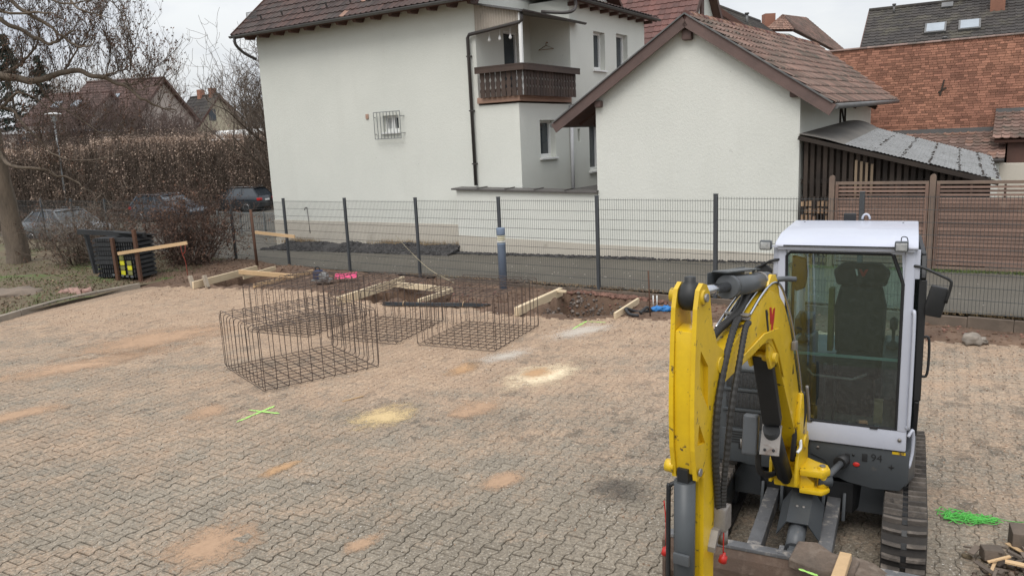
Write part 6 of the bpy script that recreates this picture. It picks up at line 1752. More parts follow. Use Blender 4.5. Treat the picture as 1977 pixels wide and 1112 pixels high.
m_ = MB(); m_.prism([(1.74, .52), (1.95, .40), (2.10, .30), (2.06, .04), (1.70, .01), (1.40, .12), (1.42, .17), (1.70, .10), (1.68, .35)], -.22, .22, 'x', M=BMx); m_.build('bucket', M_DGREY, EXC, bevel=.01)
# hoses and steel pipes along the boom
def hose(pts, r, m=M_HOSE, name='hose', ribs=False):
    q = MB(); pth = smooth_path(pts, 8)
    if ribs:
        fine = smooth_path([tuple(p) for p in pth[::4]] + [tuple(pth[-1])], 7)
        rr2 = [r * (1.0 + .16 * (i % 2)) for i in range(len(fine))]
        q.tube(fine, rr2, 9, smooth=False)
    else: q.tube(pth, r, 9)
    return q.build(name, m, EXC)
hose([bp(.040, 1.24, 2.16), bp(.06, 1.36, 2.15), bp(.080, 1.54, 2.03), bp(.092, 1.70, 1.80), bp(.095, 1.75, 1.55), bp(.092, 1.72, 1.33), bp(.095, 1.70, 1.17)], .018, ribs=True)
hose([bp(.085, 1.20, 2.13), bp(.105, 1.32, 2.12), bp(.125, 1.46, 1.98), bp(.132, 1.60, 1.75), bp(.128, 1.66, 1.50), bp(.118, 1.68, 1.30), bp(.115, 1.68, 1.17)], .0165, ribs=True)
hose([bp(-.01, .80, 2.26), bp(.0, 1.0, 2.245), bp(.02, 1.2, 2.19), bp(-.02, 1.42, 2.12), bp(-.06, 1.55, 2.02)], .024)
hose([bp(-.03, .82, 2.25), bp(-.02, 1.05, 2.225), bp(.0, 1.25, 2.16), bp(-.04, 1.45, 2.08), bp(-.05, 1.56, 1.96)], .018)
for l0, tt in ((.030, 1.20), (.075, 1.16)):
    hose([bp(l0, tt, 2.165), bp(l0, .95, 2.245), bp(l0, .74, 2.285), bp(l0 + .01, .60, 2.25), bp(l0 + .015, .45, 2.10), bp(l0 + .02, .30, 1.86), bp(l0 + .022, .16, 1.58), bp(l0 + .02, .06, 1.34)], .0085, M_CHROME, 'steel_pipe')
for l0 in (-.060, -.035):
    hose([bp(l0, 1.35, 2.12), bp(l0, 1.0, 2.235), bp(l0, .70, 2.27)], .0085, M_CHROME, 'steel_pipe')
m_ = MB(); m_.bar(bp(-.06, 1.20, 2.155), bp(.09, 1.20, 2.155), .05, .012); m_.bar(bp(-.06, 1.20, 2.178), bp(.09, 1.20, 2.178), .05, .010); m_.build('pipe_bracket', M_STEEL, boom, bevel=.003)
m_ = MB(); m_.box(.085, .115, .26, .32, 1.74, 1.80, M=BMx); m_.build('pipe_clamp', M_STEEL, boom, bevel=.006)
hose([bp(.10, .06, 1.36), bp(.105, .03, 1.20), bp(.09, .05, 1.05), bp(.06, .05, .86)], .020)
hose([bp(.085, .08, 1.33), bp(.085, .12, 1.18), bp(.07, .14, 1.00), bp(.05, .10, .84)], .018)
hose([bp(.12, .02, 1.40), bp(.125, -.02, 1.24), bp(.12, -.06, 1.10)], .010, M_STEEL)
hk = MB(); hk.tube(smooth_path([bp(.11, .12, 1.02), bp(.115, .13, .96), bp(.10, .16, .93)], 5), .011, 8); hk.build('hook', M_WHITE, EXC)
# quick coupler with red dust caps on cords
m_ = MB(); m_.box(.075, .145, 1.62, 1.72, 1.03, 1.17, M=BMx); qc = m_.build('hose_coupler', M_STEEL, EXC, bevel=.012)
m_ = MB(); m_.tube([bp(.11, 1.67, 1.04), bp(.11, 1.67, .94)], .030, 14); m_.build('coupler_nose', M_STEEL, qc)
m_ = MB(); m_.prism([(1.62, 1.02), (1.74, 1.02), (1.80, .94), (1.80, .97), (1.75, 1.05), (1.62, 1.05)], -.08, .115, 'x', M=BMx); m_.build('coupler_strap', M_STEEL, qc, fix=True)
for l, z_, k in ((.125, .865, 0), (-.125, .945, 1)):
    t_ = 1.70 if k == 0 else 1.92
    m_ = MB(); m_.tube(smooth_path([bp(l - .01, t_, z_ + .30), bp(l + .005, t_ + .01, z_ + .18), bp(l, t_, z_ + .03)], 5), .004, 6)
    rc_ = m_.build('cap_cord', M_REDP, EXC)
    m_ = MB(); m_.lathe([(.008, .035), (.010, .015), (.022, .012), (.025, -.024), (.015, -.027)], 14, Matrix.Translation(bp(l, t_, z_)) @ Matrix.Rotation(R(12), 4, 'Y')); m_.build('dust_cap', M_REDP, rc_)

# broken paving slabs and timber offcut lying on the blade
def slabpiece(label, c, pts, t, m, rz, tilt):
    q = MB(); q.prism(pts, -t / 2, t / 2, 'z')
    o = q.build('broken_slab', m, None, bevel=.008, seg=1, loc=c, label=label, cat='slab', group='broken slabs on the blade')
    o.rotation_euler = (tilt[0], tilt[1], rz)
    return o
M_SLAB = mat('brown_slab', (0.155, 0.115, 0.088), (0.10, 0.078, 0.062), 6, 0.95, 0.7, 40, grime=(0.22, 0.18, 0.145), gscale=9, fine=0.35)
slabpiece('larger broken brown slab lying on the excavator blade', (2,4.75,0.4), [(-.20, -.12), (.02, -.16), (.20, -.08), (.22, .06), (.05, .07), (-.06, .14), (-.18, .10)], .07, M_SLAB, R(-30), (R(8), R(4)))
slabpiece('smaller broken slab at the right end of the blade', (2.24,4.66,0.36), [(-.14, -.10), (.12, -.12), (.16, .05), (.02, .10), (-.12, .06)], .06, M_SLAB, R(-45), (R(4), R(10)))
q = MB(); q.bar((1.86,4.25,0.5), (2.12,4.68,0.47), .075, .05); q.build('timber_offcut', M_PINE2, None, bevel=.004, seg=1, label='pine offcut lying on the broken slabs at the blade', cat='timber')
stroke((1.78,4.6,0.44), (1.87,4.51,0.44), .03, 'paint_mark', 'short green spray mark on the broken slab', .442)

# ------------------------------------------------------------------ left side: verge planting, cars, hedge, houses, trees
M_BARK = mat('grey_brown_bark', (0.155, 0.118, 0.086), (0.105, 0.084, 0.064), 5, 0.95, 0.9, 22, stretch=(1, 1, 0.25), fine=0.35, bdist=0.03)
M_TWIG = mat('bare_twig', (0.120, 0.090, 0.068), (0.085, 0.065, 0.050), 3, 0.9)
M_TWIGL = mat('pale_far_twig', (0.25, 0.205, 0.16), (0.19, 0.155, 0.125), 1, 0.95)
M_LEAFB = mat('dry_brown_leaf', (0.145, 0.080, 0.052), (0.085, 0.050, 0.036), 2, 0.9, rnd=0.45)
M_HEDGE = mat('dry_beech_leaf', (0.47, 0.355, 0.275), (0.36, 0.27, 0.215), 0.5, 0.9, rnd=0.5)
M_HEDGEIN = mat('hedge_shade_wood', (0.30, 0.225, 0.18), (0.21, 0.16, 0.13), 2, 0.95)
M_BUSH = mat('brown_bush_twig', (0.098, 0.062, 0.048), (0.065, 0.043, 0.034), 2, 0.9, rnd=0.3)
M_GRASS = mat('grass_blade', (0.075, 0.125, 0.030), (0.10, 0.115, 0.04), 1.5, 0.8, rnd=0.4)
M_DRYGR = mat('dry_grass', (0.34, 0.25, 0.14), (0.26, 0.18, 0.10), 2, 0.9, rnd=0.3)
M_LITTER = mat('leaf_litter', (0.20, 0.135, 0.088), (0.12, 0.08, 0.055), 3, 0.95, rnd=0.5)
M_CONIF = mat('dark_conifer', (0.030, 0.042, 0.030), (0.022, 0.032, 0.026), 1, 0.9, rnd=0.4)
rv = random.Random(21)
def rvec(r=rv): 
    while True:
        v = Vector((r.uniform(-1, 1), r.uniform(-1, 1), r.uniform(-1, 1)))
        if 0.05 < v.length < 1: return v.normalized()
def leafquad(mb, p, s, r=rv):
    a = rvec(r); b = a.orthogonal().normalized(); c = a.cross(b)
    k = r.uniform(.4, .7)
    mb.add([p - b * s, p + c * s * k, p + b * s, p - c * s * k], [(0, 1, 2, 3)])
def twig(mb, p, d, L, r0, depth, leaves=None, up=0.15, ls=.03, lp=0.5, wander=.35, n=4, kids=(2, 4), minr=.003, sides=3, r=rv):
    """a wandering branch with side shoots"""
    pts = [Vector(p)]; dd = d.normalized()
    for i in range(n):
        dd = (dd + rvec(r) * wander + Vector((0, 0, up))).normalized()
        pts.append(pts[-1] + dd * L / n)
    mb.tube(pts, [max(minr, lerp(r0, r0 * .45, i / n)) for i in range(n + 1)], sides, caps=False, smooth=False)
    if leaves is not None and depth <= 1:
        for q in pts[1:]:
            if r.random() < lp:
                for _ in range(2): leafquad(leaves, q + rvec(r) * ls * 1.2, ls * r.uniform(.6, 1.2), r)
    if depth > 0:
        for _ in range(r.randint(*kids)):
            i = r.randint(1, n)
            nd = (dd * .6 + rvec(r) * .9 + Vector((0, 0, up * 2))).normalized()
            twig(mb, pts[i], nd, L * r.uniform(.45, .75), r0 * .5, depth - 1, leaves, up, ls, lp, wander, n, kids, minr, sides, r)

# ---- big tree at the left edge: trunk, limbs, twigs and clinging dry leaves
TB = Vector((-13.34,20.88,0.28))
tree = thing('old_tree', TB, 0, 'large leafless tree with leaning trunk and clusters of dry leaves at the left edge', 'tree')
def tp(p): return Vector(p) - TB
tm = MB()
trunk_path = smooth_path([tp((-14.64,22.9,-0.26)), tp((-14.59,22.9,0.44)), tp((-14.62,22.9,1.52)), tp((-14.6,22.8,2.74)), tp((-14.61,22.7,4.06)), tp((-14.59,22.5,5.62)), tp((-14.48,22.3,7.11))], 6)
rad = [lerp(.42, .19, min(1, i / 20) ** .55) for i in range(len(trunk_path))]
vs0 = len(tm.v)
tm.tube(trunk_path, rad, 18)
for i in range(vs0, len(tm.v)):
    p = Vector(tm.v[i]); n_ = noise.noise(Vector((p.x * 4, p.y * 4, p.z * 1.2))) * .06
    tm.v[i] = (p.x + n_, p.y + n_, p.z)
tm.build('trunk', M_BARK, tree)
tw, lf = MB(), MB()
LIMBS = [
 ([(-13.8,21.5,5.51),(-13.39,21.5,5.53),(-12.49,21.5,5.36),(-11.89,21.5,5.52),(-11.33,21.5,5.56),(-10.79,21.5,5.41),(-10.27,21.5,5.2),(-9.74,21.5,4.85),(-9.4,21.5,4.58),(-8.86,21.5,4.44)], .11, .018, 44),
 ([(-13.26,21,7.12),(-12.83,21,6.92),(-12.18,21,6.5),(-11.67,21,6.24),(-11.34,21,6.25),(-10.89,21,6.51)], .075, .02, 26),
 ([(-12.65,20.5,7.63),(-12.25,20.5,7.25),(-11.66,20.5,6.79),(-11.24,20.5,6.47),(-10.93,20.5,6.18),(-10.54,20.5,6.03),(-10.23,20.5,6.1)], .06, .015, 26),
 ([(-12.87,20.5,7.09),(-12.5,20.5,6.98),(-12.16,20.5,6.91),(-11.36,20.5,6.9),(-10.74,20.5,6.63)], .05, .015, 20),
 ([(-10.84,20,7.46),(-10.49,20,7.09),(-10.16,20,6.81),(-9.83,20,6.7),(-9.5,20,6.62)], .035, .010, 16),
 ([(-11.34,20,7.48),(-10.9,20,7.11),(-10.28,20,6.98),(-9.63,20,7.11),(-9.24,20,6.73)], .03, .010, 14),
 ([(-11.89,21.5,5.52),(-11.73,21.5,5.62),(-11.23,21.5,6.09),(-11.03,21.5,6.35),(-10.82,21.5,6.72)], .03, .010, 20),
 ([(-10.79,21.5,5.41),(-10.64,21.5,5.43),(-10.47,21.5,6.1),(-10.45,21.5,6.56)], .025, .008, 18),
 ([(-10.59,21.4,5.36),(-10.17,21.4,5.55),(-9.98,21.4,5.54),(-9.79,21.4,5.78),(-9.7,21.4,6.05),(-9.92,21.4,6.52)], .025, .008, 20),
 ([(-10.22,21.4,5.19),(-9.72,21.4,5.19),(-9.34,21.4,5.44),(-9.07,21.4,5.63)], .02, .007, 16),
 ([(-10.17,21.3,5.18),(-9.57,21.3,4.98),(-9.21,21.3,5.1),(-8.82,21.3,4.88),(-8.49,21.3,4.73)], .018, .006, 12),
 ([(-14.32,22,3.62),(-13.95,22,3.21),(-13.01,22,3.04),(-12.7,22,2.88),(-12.16,22,2.67),(-11.72,22,2.4)], .06, .012, 24),
 ([(-14.1,22,4.87),(-13.57,22,4.64),(-13.08,22,4.13),(-12.6,22,3.55),(-11.93,22,3.23),(-10.76,22,3.32)], .05, .010, 28),
 ([(-12.66,21.8,5.39),(-12.41,21.8,4.93),(-11.9,21.8,4.56),(-11.27,21.8,4.05),(-10.8,21.8,3.86)], .03, .008, 24),
 ([(-13.72,21.8,5.53),(-13.12,21.8,5.78),(-12.66,21.8,6.03),(-12.27,21.8,6.68),(-12.33,21.8,7.21)], .05, .012, 24),
 ([(-13.92,21.6,4.44),(-13.27,21.6,4.96),(-12.83,21.6,5.07),(-12.46,21.6,4.78),(-11.98,21.6,4.22)], .045, .010, 22),
]
for pts, r0, r1, nt_ in LIMBS:
    pth = smooth_path([tp(p) + Vector((0, rv.uniform(-.3, .3), 0)) * 0 for p in pts], 6)
    for i, q in enumerate(pth):
        k = i / len(pth)
        pth[i] = q * 1.0 + Vector((0, 0.5 * noise.noise(Vector((i * .13, r0 * 90, 0))), 0.06 * noise.noise(Vector((i * .4, 7, r0 * 50)))))
    lm_ = MB(); lm_.tube(pth, [lerp(r0, r1, i / (len(pth) - 1)) for i in range(len(pth))], 8); lm_.build('limb', M_BARK, tree)
    for _ in range(int(nt_ * (1.05 if pts[0][2] < 6.2 else .8))):
        i = rv.randint(2, len(pth) - 1)
        d = ((pth[i] - pth[i - 1]).normalized() * .5 + rvec() * .7 + Vector((0, 0, .5))).normalized()
        twig(tw, pth[i], d, rv.uniform(.45, 1.15), .011, 2, lf, .24, .032, .27, .28)
tw.build('twigs', M_TWIG, tree, kind='stuff'); lf.build('dry_leaves', M_LEAFB, tree, kind='stuff')

# ---- shrubs
def shrub(name, label, base, R_, Hh, stems, leaves, m=M_BUSH, lm=M_LEAFB, ls=.03, lp=.4, seed=1, droop=0.02):
    r = random.Random(seed)
    s = thing(name, base, 0, label, 'shrub', 'bare shrubs by the fence')
    a, b = MB(), MB()
    for k in range(stems):
        an = r.uniform(0, 6.28); q = r.random() ** .6
        d = Vector((math.cos(an) * q * R_ * .9, math.sin(an) * q * R_ * .9, Hh * r.uniform(.55, .95)))
        p0 = Vector((math.cos(an) * q * R_ * .35, math.sin(an) * q * R_ * .35, -.05))
        twig(a, p0, d, d.length * .75, .012, 3, b if leaves else None, droop, ls, lp, .28, 5, (2, 3), .003, 3, r)
    a.build('twigs', m, s, kind='stuff')
    if leaves and b.f: b.build('dry_leaves', lm, s, kind='stuff')
    return s
shrub('brown_bush', 'dense brown leafless bush between the plastic stack and the fence post', Vector((-9.3,22.52,0.15)), 1.25, 2.45, 110, True, ls=.032, lp=.28, seed=2)
shrub('thin_shrub', 'thin bare shrub right of the tree trunk', Vector((-12.79,22.78,0.3)), 1.3, 1.75, 42, True, M_TWIG, lp=.12, seed=3)
shrub('thin_shrub', 'low bare shrub behind the dark timber frame', Vector((-11.92,23.57,0.25)), 1.0, 1.45, 34, True, M_TWIG, lp=.15, seed=4)
shrub('thin_shrub', 'twiggy shrub at the far left behind the trunk', Vector((-15.52,25.82,0.25)), 1.1, 1.5, 30, True, M_TWIG, lp=.1, seed=5)

shrub('thin_shrub', 'tangled bare shrub in front of the silver car', Vector((-12.47,23.19,0.3)), 1.5, 1.9, 55, True, M_TWIGL, lp=.08, seed=7)
# ---- grass, leaf litter, dry grass
gr, li = MB(), MB()
rg = random.Random(6)
for k in range(9000):
    y = rg.uniform(-9, -.2); x = verge_edge(y) - abs(rg.gauss(0, 3.2)) - .08
    n_ = noise.noise(Vector((x * .8, y * .8, 4)))
    p = fw(x, y, verge_h(x, y))
    if n_ > .02 or rg.random() < .12:
        h_ = rg.uniform(.02, .075); a = rg.uniform(0, 6.28); w_ = .008
        d = Vector((math.cos(a), math.sin(a), 0))
        gr.add([p - d * w_, p + d * w_, p + Vector((rg.uniform(-.04, .04), rg.uniform(-.04, .04), h_))], [(0, 1, 2)])
    if rg.random() < .45: leafquad(li, p + Vector((0, 0, .012)), rg.uniform(.02, .045), rg)
for k in range(900):
    x, y = rg.uniform(-2.6, .6), rg.uniform(-3.3, -.05)
    leafquad(li, fw(x, y, dirt_h(x, y) + .01), rg.uniform(.015, .04), rg)
for k in range(500):
    x, y = rg.uniform(6.5, 11.5), -abs(rg.gauss(.0, .12)) + .12
    leafquad(li, fw(x, y, .02 + .012 * x + .03), rg.uniform(.012, .03), rg)
gr.build('verge_grass', M_GRASS, kind='stuff', label='short green grass on the verge by the kerb', cat='grass')
li.build('leaf_litter', M_LITTER, kind='stuff', label='brown leaf litter over the verge and dirt', cat='leaves')
dg = MB()
for k in range(1500):
    x = rg.choice((rg.gauss(-11.6, .5), rg.gauss(-7.4, .5), rg.uniform(-6.8, -4.6))); y = rg.uniform(.1, .42)
    p = sw(x, y); p.z = road_z(p) + .14
    h_ = rg.uniform(.06, .24)
    dg.add([p - Vector((.006, 0, 0)), p + Vector((.006, 0, 0)), p + Vector((rg.uniform(-.1, .1), rg.uniform(-.1, .05), h_))], [(0, 1, 2)])
for k in range(2600):
    x = rg.uniform(4.5, 21); p = fw(x, rg.uniform(.02, .10)); p.z = .013 * x + .0
    h_ = rg.uniform(.02, .09)
    dg.add([p - Vector((.006, 0, 0)), p + Vector((.006, 0, 0)), p + Vector((rg.uniform(-.06, .06), rg.uniform(-.06, .06), h_))], [(0, 1, 2)])
dg.build('dry_grass_tufts', M_DRYGR, kind='stuff', label='dry grass tufts along plinth and fence foot', cat='grass')
mo = MB()
for k in range(2200):
    x = rg.uniform(5.1, 11); p = sw(x, -.42 + rg.gauss(0, .07)); p.z = road_z(p)
    mo.add([p - Vector((.01, 0, 0)), p + Vector((.01, 0, 0)), p + Vector((rg.uniform(-.03, .03), rg.uniform(-.03, .03), rg.uniform(.015, .06)))], [(0, 1, 2)])
mo.build('moss_strip', M_GRASS, kind='stuff', label='green moss strip at the foot of the wooden fence', cat='moss')

# ---- hedge
hA, hB = Vector((-28.47,42,3.73)), Vector((-14.16,50,2.94))
hA.z = hB.z = 0
hed = thing('beech_hedge', (hA + hB) / 2 + Vector((0, 0, -.6)), 0, 'tall brown beech hedge behind the parked cars', 'hedge')
ctr = (hA + hB) / 2
hd_ir = (hB - hA).normalized(); hn = Vector((hd_ir.y, -hd_ir.x, 0))
Lh = (hB - hA).length
def htop(u): return 4.85 + .18 * noise.noise(Vector((u * 12, 0, 0))) + .10 * noise.noise(Vector((u * 40, 3, 0))) - (.35 if u < .35 else 0)
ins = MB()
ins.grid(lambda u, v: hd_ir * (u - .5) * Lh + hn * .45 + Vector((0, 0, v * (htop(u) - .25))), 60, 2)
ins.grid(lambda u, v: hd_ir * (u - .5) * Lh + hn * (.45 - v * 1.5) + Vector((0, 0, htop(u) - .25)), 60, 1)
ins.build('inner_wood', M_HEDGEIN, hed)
hl, ht = MB(), MB()
rh = random.Random(12)
for k in range(70000):
    u = rh.random()
    t = htop(u)
    if rh.random() < .82:
        z = rh.uniform(0, t); dep = .55 + rh.gauss(0, .14) + .14 * noise.noise(Vector((u * 26, z * .9, 5)))
        if z < 1.6 and rh.random() < .5: continue
    else: z = t + rh.gauss(-.05, .10); dep = rh.uniform(-1.0, .6)
    if noise.noise(Vector((u * 34, z * 1.5, 1))) < -.22 and rh.random() < .75: continue
    leafquad(hl, hd_ir * (u - .5) * Lh + hn * dep + Vector((0, 0, z)), rh.uniform(.028, .062), rh)
for k in range(2600):
    u = rh.random(); t = htop(u)
    p = hd_ir * (u - .5) * Lh + hn * rh.uniform(.35, .95) + Vector((0, 0, rh.uniform(0, t * .8)))
    ht.tube([p, p + Vector((rh.uniform(-.2, .2), rh.uniform(-.2, .2), rh.uniform(.5, 1.4)))], rh.uniform(.008, .02), 3, caps=False)
for k in range(1500):
    u = rh.random(); t = htop(u)
    top_ = rh.random() < .55
    p = hd_ir * (u - .5) * Lh + hn * (rh.uniform(-.6, .6) if top_ else .6) + Vector((0, 0, t - .1 if top_ else rh.uniform(.5, t)))
    d = rvec(rh) * .5 + (Vector((0, 0, 1)) if top_ else hn * .7 + Vector((0, 0, .5)))
    twig(ht, p, d, rh.uniform(.25, .7), .008, 1, hl, .1, .03, .3, .3, 3, (1, 2), .004, 3, rh)
hl.build('leaves', M_HEDGE, hed, kind='stuff'); ht.build('stems', M_TWIG, hed, kind='stuff')

# ---- parked cars
M_TYRE = mat('tyre', (0.02, 0.02, 0.02), (0.028, 0.028, 0.028), 5, 0.85)
M_RIM = mat('alloy_rim', (0.40, 0.40, 0.41), (0.32, 0.32, 0.33), 5, 0.35, metal=0.8)
M_TAIL = mat('red_tail_lamp', (0.48, 0.02, 0.02), (0.36, 0.015, 0.015), 5, 0.2)
def car(name, label, loc, heading, paint, L=4.65, W=1.80, Hc=1.47, estate=True):
    c = thing(name, loc, heading, label, 'car', 'parked cars')
    h2 = L / 2; w2 = W / 2
    # body sides as a loft of half sections along the length
    secs = []
    prof = [(-h2, .42, .80, .86), (-h2 + .06, .30, .96, .94), (-h2 + .45, .24, 1.0, 1.0), (-.9, .22, .99, 1.0), (.2, .22, .95, 1.0), (h2 - 1.25, .22, .93, 1.0), (h2 - .55, .25, .84, .97), (h2 - .12, .30, .70, .88), (h2, .40, .60, .74)]
    m_ = MB(); ring = 10
    vs_ = []
    for x, zb, zt, k in prof:
        hw = w2 * k
        pts = [(-hw * .93, zb), (-hw, zb + .14), (-hw, zt - .26), (-hw * .985, zt - .12), (-hw * .93, zt), (hw * .93, zt), (hw * .985, zt - .12), (hw, zt - .26), (hw, zb + .14), (hw * .93, zb)]
        vs_ += [(x, y, z) for y, z in pts]
    fs = []
    for i in range(len(prof) - 1):
        for k in range(ring):
            l = (k + 1) % ring
            fs.append((i * ring + k, i * ring + l, (i + 1) * ring + l, (i + 1) * ring + k))
    fs += [tuple(range(ring)), tuple((len(prof) - 1) * ring + k for k in reversed(range(ring)))]
    m_.add(vs_, fs, True); b = m_.build('body', paint, c, fix=True); b.data.set_sharp_from_angle(angle=R(40))
    # greenhouse
    if estate: base = [(-h2 + .12, .95), (h2 - 1.30, .93)]; top = [(-h2 + .52, Hc - .03), (.25, Hc - .02)]
    else: base = [(-h2 + .30, .95), (h2 - 1.20, .93)]; top = [(-h2 + .95, Hc - .05), (.20, Hc - .02)]
    wb, wt_ = w2 * .93, w2 * .70
    g_ = MB()
    gv = [(base[0][0], -wb, base[0][1]), (base[1][0], -wb, base[1][1]), (base[1][0], wb, base[1][1]), (base[0][0], wb, base[0][1]),
          (top[0][0], -wt_, top[0][1]), (top[1][0], -wt_, top[1][1]), (top[1][0], wt_, top[1][1]), (top[0][0], wt_, top[0][1])]
    g_.add(gv, [(0, 1, 5, 4), (1, 2, 6, 5), (2, 3, 7, 6), (3, 0, 4, 7)])
    g_.build('windows', M_PANE, c)
    r_ = MB()
    r_.grid(lambda u, v: (lerp(top[0][0] - .12, top[1][0] + .08, u), lerp(-wt_ - .03, wt_ + .03, v), Hc - .04 + .05 * math.sin(u * math.pi) ** .5 * .7 + .025 * math.sin(v * math.pi)), 8, 6)
    r_.build('roof', paint, c)
    for s in (-1, 1):
        for a in (0.0, .36, .68, 1.0):
            p0 = Vector((lerp(base[0][0], base[1][0], a), s * (wb + .006), .94)); p1 = Vector((lerp(top[0][0], top[1][0], a), s * (wt_ + .012), Hc - .03))
            q = MB(); q.bar(p0, p1, .07 if a in (0, 1) else .05, .03, up=(0, s, 0)); q.build('pillar', paint, c)
        q = MB(); q.tube(smooth_path([(top[0][0] + .1, s * (wt_ - .02), Hc), (top[0][0] + .2, s * (wt_ - .02), Hc + .05), (top[1][0] - .2, s * (wt_ - .02), Hc + .05), (top[1][0] - .1, s * (wt_ - .02), Hc)], 4), .016, 5); q.build('roof_rail', M_RIM if estate else paint, c)
        for x in (-h2 + .95, h2 - .88):
            Mw = Matrix.Translation((x, s * (w2 - .10), .32)) @ Matrix.Rotation(R(90), 4, 'X')
            q = MB(); q.lathe([(.20, -.11), (.30, -.11), (.325, -.07), (.325, .07), (.30, .11), (.20, .11)], 22, Mw); wl_ = q.build('wheel', M_TYRE, c)
            q = MB(); q.lathe([(.02, -.10), (.20, -.112), (.215, 0), (.20, .112), (.02, .10)], 16, Mw); q.build('rim', M_RIM, wl_)
        q = MB(); q.box(-h2 - .02, -h2 + .22, s * (w2 - .30), s * (w2 - .02), .70, .86); q.build('tail_lamp', M_TAIL, c, bevel=.03)
        q = MB(); q.box(h2 - .25, h2 - .02, s * (w2 * .62) - .14, s * (w2 * .62) + .14, .58, .70); q.build('headlight', M_LENS, c, bevel=.03)
        q = MB(); q.box(.55, .72, s * (w2 + .0), s * (w2 + .15), .95, 1.08); q.build('door_mirror', paint, c, bevel=.03)
        for x in (-.55, .45):
            q = MB(); q.box(x, x + .18, s * (w2 + .002) - .008, s * (w2 + .002) + .012, .80, .83); q.build('door_handle', M_RIM if estate else paint, c)
    q = MB(); q.box(-h2 - .012, -h2 + .02, -.26, .26, .66, .77); q.build('number_plate', M_WHITE, c)
    return c
def paintm(n, a): return mat(n, a, tuple(x * .92 for x in a), 1.5, 0.28, metal=0.3, coat=0.6, fine=0.03)
car('parked_estate_car', 'dark blue-grey estate car with red tail lamp beside the house corner', Vector((-16.97,48.21,-0.35)), R(168), paintm('dark_car_paint', (0.028, 0.034, 0.042)))
car('parked_estate_car', 'slate grey estate car half hidden behind the brown bush', Vector((-18.86,43.42,-0.35)), R(-30), paintm('slate_car_paint', (0.085, 0.105, 0.130)))
car('parked_hatchback', 'silver car behind thin shrubs and tree trunk', Vector((-18.98,33.42,-0.28)), R(-28), paintm('silver_car_paint', (0.19, 0.20, 0.21)), 4.3, 1.76, 1.46, False)

# white van roof beyond the hedge
vn = thing('white_van', Vector((-22.28,66,3)) * Vector((1, 1, 0)) if False else Vector(((-22.28,66,3)[0], 66, -.4)), R(-12), 'white van roof showing above the hedge', 'van')
q = MB()
def vf(u, v):
    x = lerp(-2.9, 2.9, u); a = v * math.pi
    hgt = 5.45 - .9 * max(0, -(x + 1.3)) * .8
    return (x, -.95 * math.cos(a) * 1.05, 3.6 + (hgt - 3.6) * min(1, math.sin(a) * 1.6))
q.grid(vf, 20, 16); q.build('van_roof', M_WHITE, vn)
q = MB(); q.box(-2.9, 2.9, -1, 1, .3, 3.7); q.build('van_body', M_WHITE, vn, bevel=.1)

# ---- low galvanised railing across the road by the house corner
lr = thing('metal_railing', Vector((-10.66,32.3,-0.12)), R(-36), 'low galvanised picket railing across the road at the house corner', 'railing')
for z in (.12, .88): MB().bar((-2.4, 0, z), (2.4, 0, z), .035, .035).build('rail', M_IRON, lr)
for k in range(33): MB().bar((-2.4 + k * .15, 0, .12), (-2.4 + k * .15, 0, .88), .018, .018).build('picket', M_IRON, lr)
for x in (-2.4, -.8, .8, 2.4): MB().bar((x, 0, -.1), (x, 0, .95), .05, .05).build('post', M_IRON, lr)

# ---- street lamp
M_POLE = mat('galvanised_pole', (0.27, 0.28, 0.285), (0.22, 0.23, 0.235), 2, 0.55, metal=0.4)
ls_ = thing('street_lamp', Vector((-24.52,43.45,-0.3)), 0, 'galvanised street lamp with flat white hood before the hedge', 'street lamp')
sx_ = 33.0 / 33.0
hl_ = (-20.33,36,5.28)[2] + .3
MB().tube([(0, 0, 0), (0, 0, hl_ * .5), (0, 0, hl_)], [.075, .06, .045], 10).build('pole', M_POLE, ls_)
MB().lathe([(.06, hl_), (.13, hl_ + .05), (.15, hl_ + .35), (.13, hl_ + .40)], 16).build('lantern', M_LENS, ls_)
MB().lathe([(.14, hl_ + .40), (.42, hl_ + .43), (.40, hl_ + .47), (.1, hl_ + .53)], 20).build('hood', M_WHITE, ls_)

# ---- houses behind the hedge
M_WALLP = mat('pinkish_wall', (0.46, 0.39, 0.34), (0.40, 0.34, 0.30), 0.6, 0.9)
M_WALLY = mat('cream_wall', (0.50, 0.44, 0.32), (0.44, 0.39, 0.29), 0.6, 0.9)
M_TILEB = mat('brown_far_tile', (0.105, 0.060, 0.049), (0.078, 0.049, 0.042), 0.5, 0.85, rnd=0.25)
o1 = (-33.96,60,3.63)
h1, h1r = gable_house('red_roofed_house', 'red-brown roofed house behind the hedge, right of the street lamp', (o1[0], 60, 0), R(-8), 0, 6.7, 0, 4.6, 6.05, 9.2, 6.05, 9.25, M_WALLP, M_TILEB, 30, 14, 0, group='houses behind the hedge')
sk = MB(); slab(sk, (3.0, 1.9, 7.5), (3.9, 1.9, 7.5), (3.9, 2.8, 8.13), (3.0, 2.8, 8.13), .12); sk.build('skylight', M_PANE_SKY, h1r)
for x in (1.0, 3.2, 4.9):
    q = MB(); q.box(x, x + 1.1, .28, .36, 4.1, 5.2); q.build('window', M_PANE, h1)
o2 = (-35.54,58,3.74)
h2_, h2r = gable_house('brown_roofed_house', 'brown roofed lower wing behind the hedge, left of the street lamp', (o2[0], 58, 0), R(-8), 0, 5.4, 0, 3.6, 5.9, 7.2, 5.9, 8.15, M_WALLP, M_TILEB, 20, 11, 0, group='houses behind the hedge')
for x in (.6, 2.2):
    q = MB(); slab(q, (x + 1, 1.7, 7.15), (x + 1.6, 1.7, 7.15), (x + 1.6, 2.4, 7.6), (x + 1, 2.4, 7.6), .1); q.build('skylight', M_PANE_SKY, h2r)
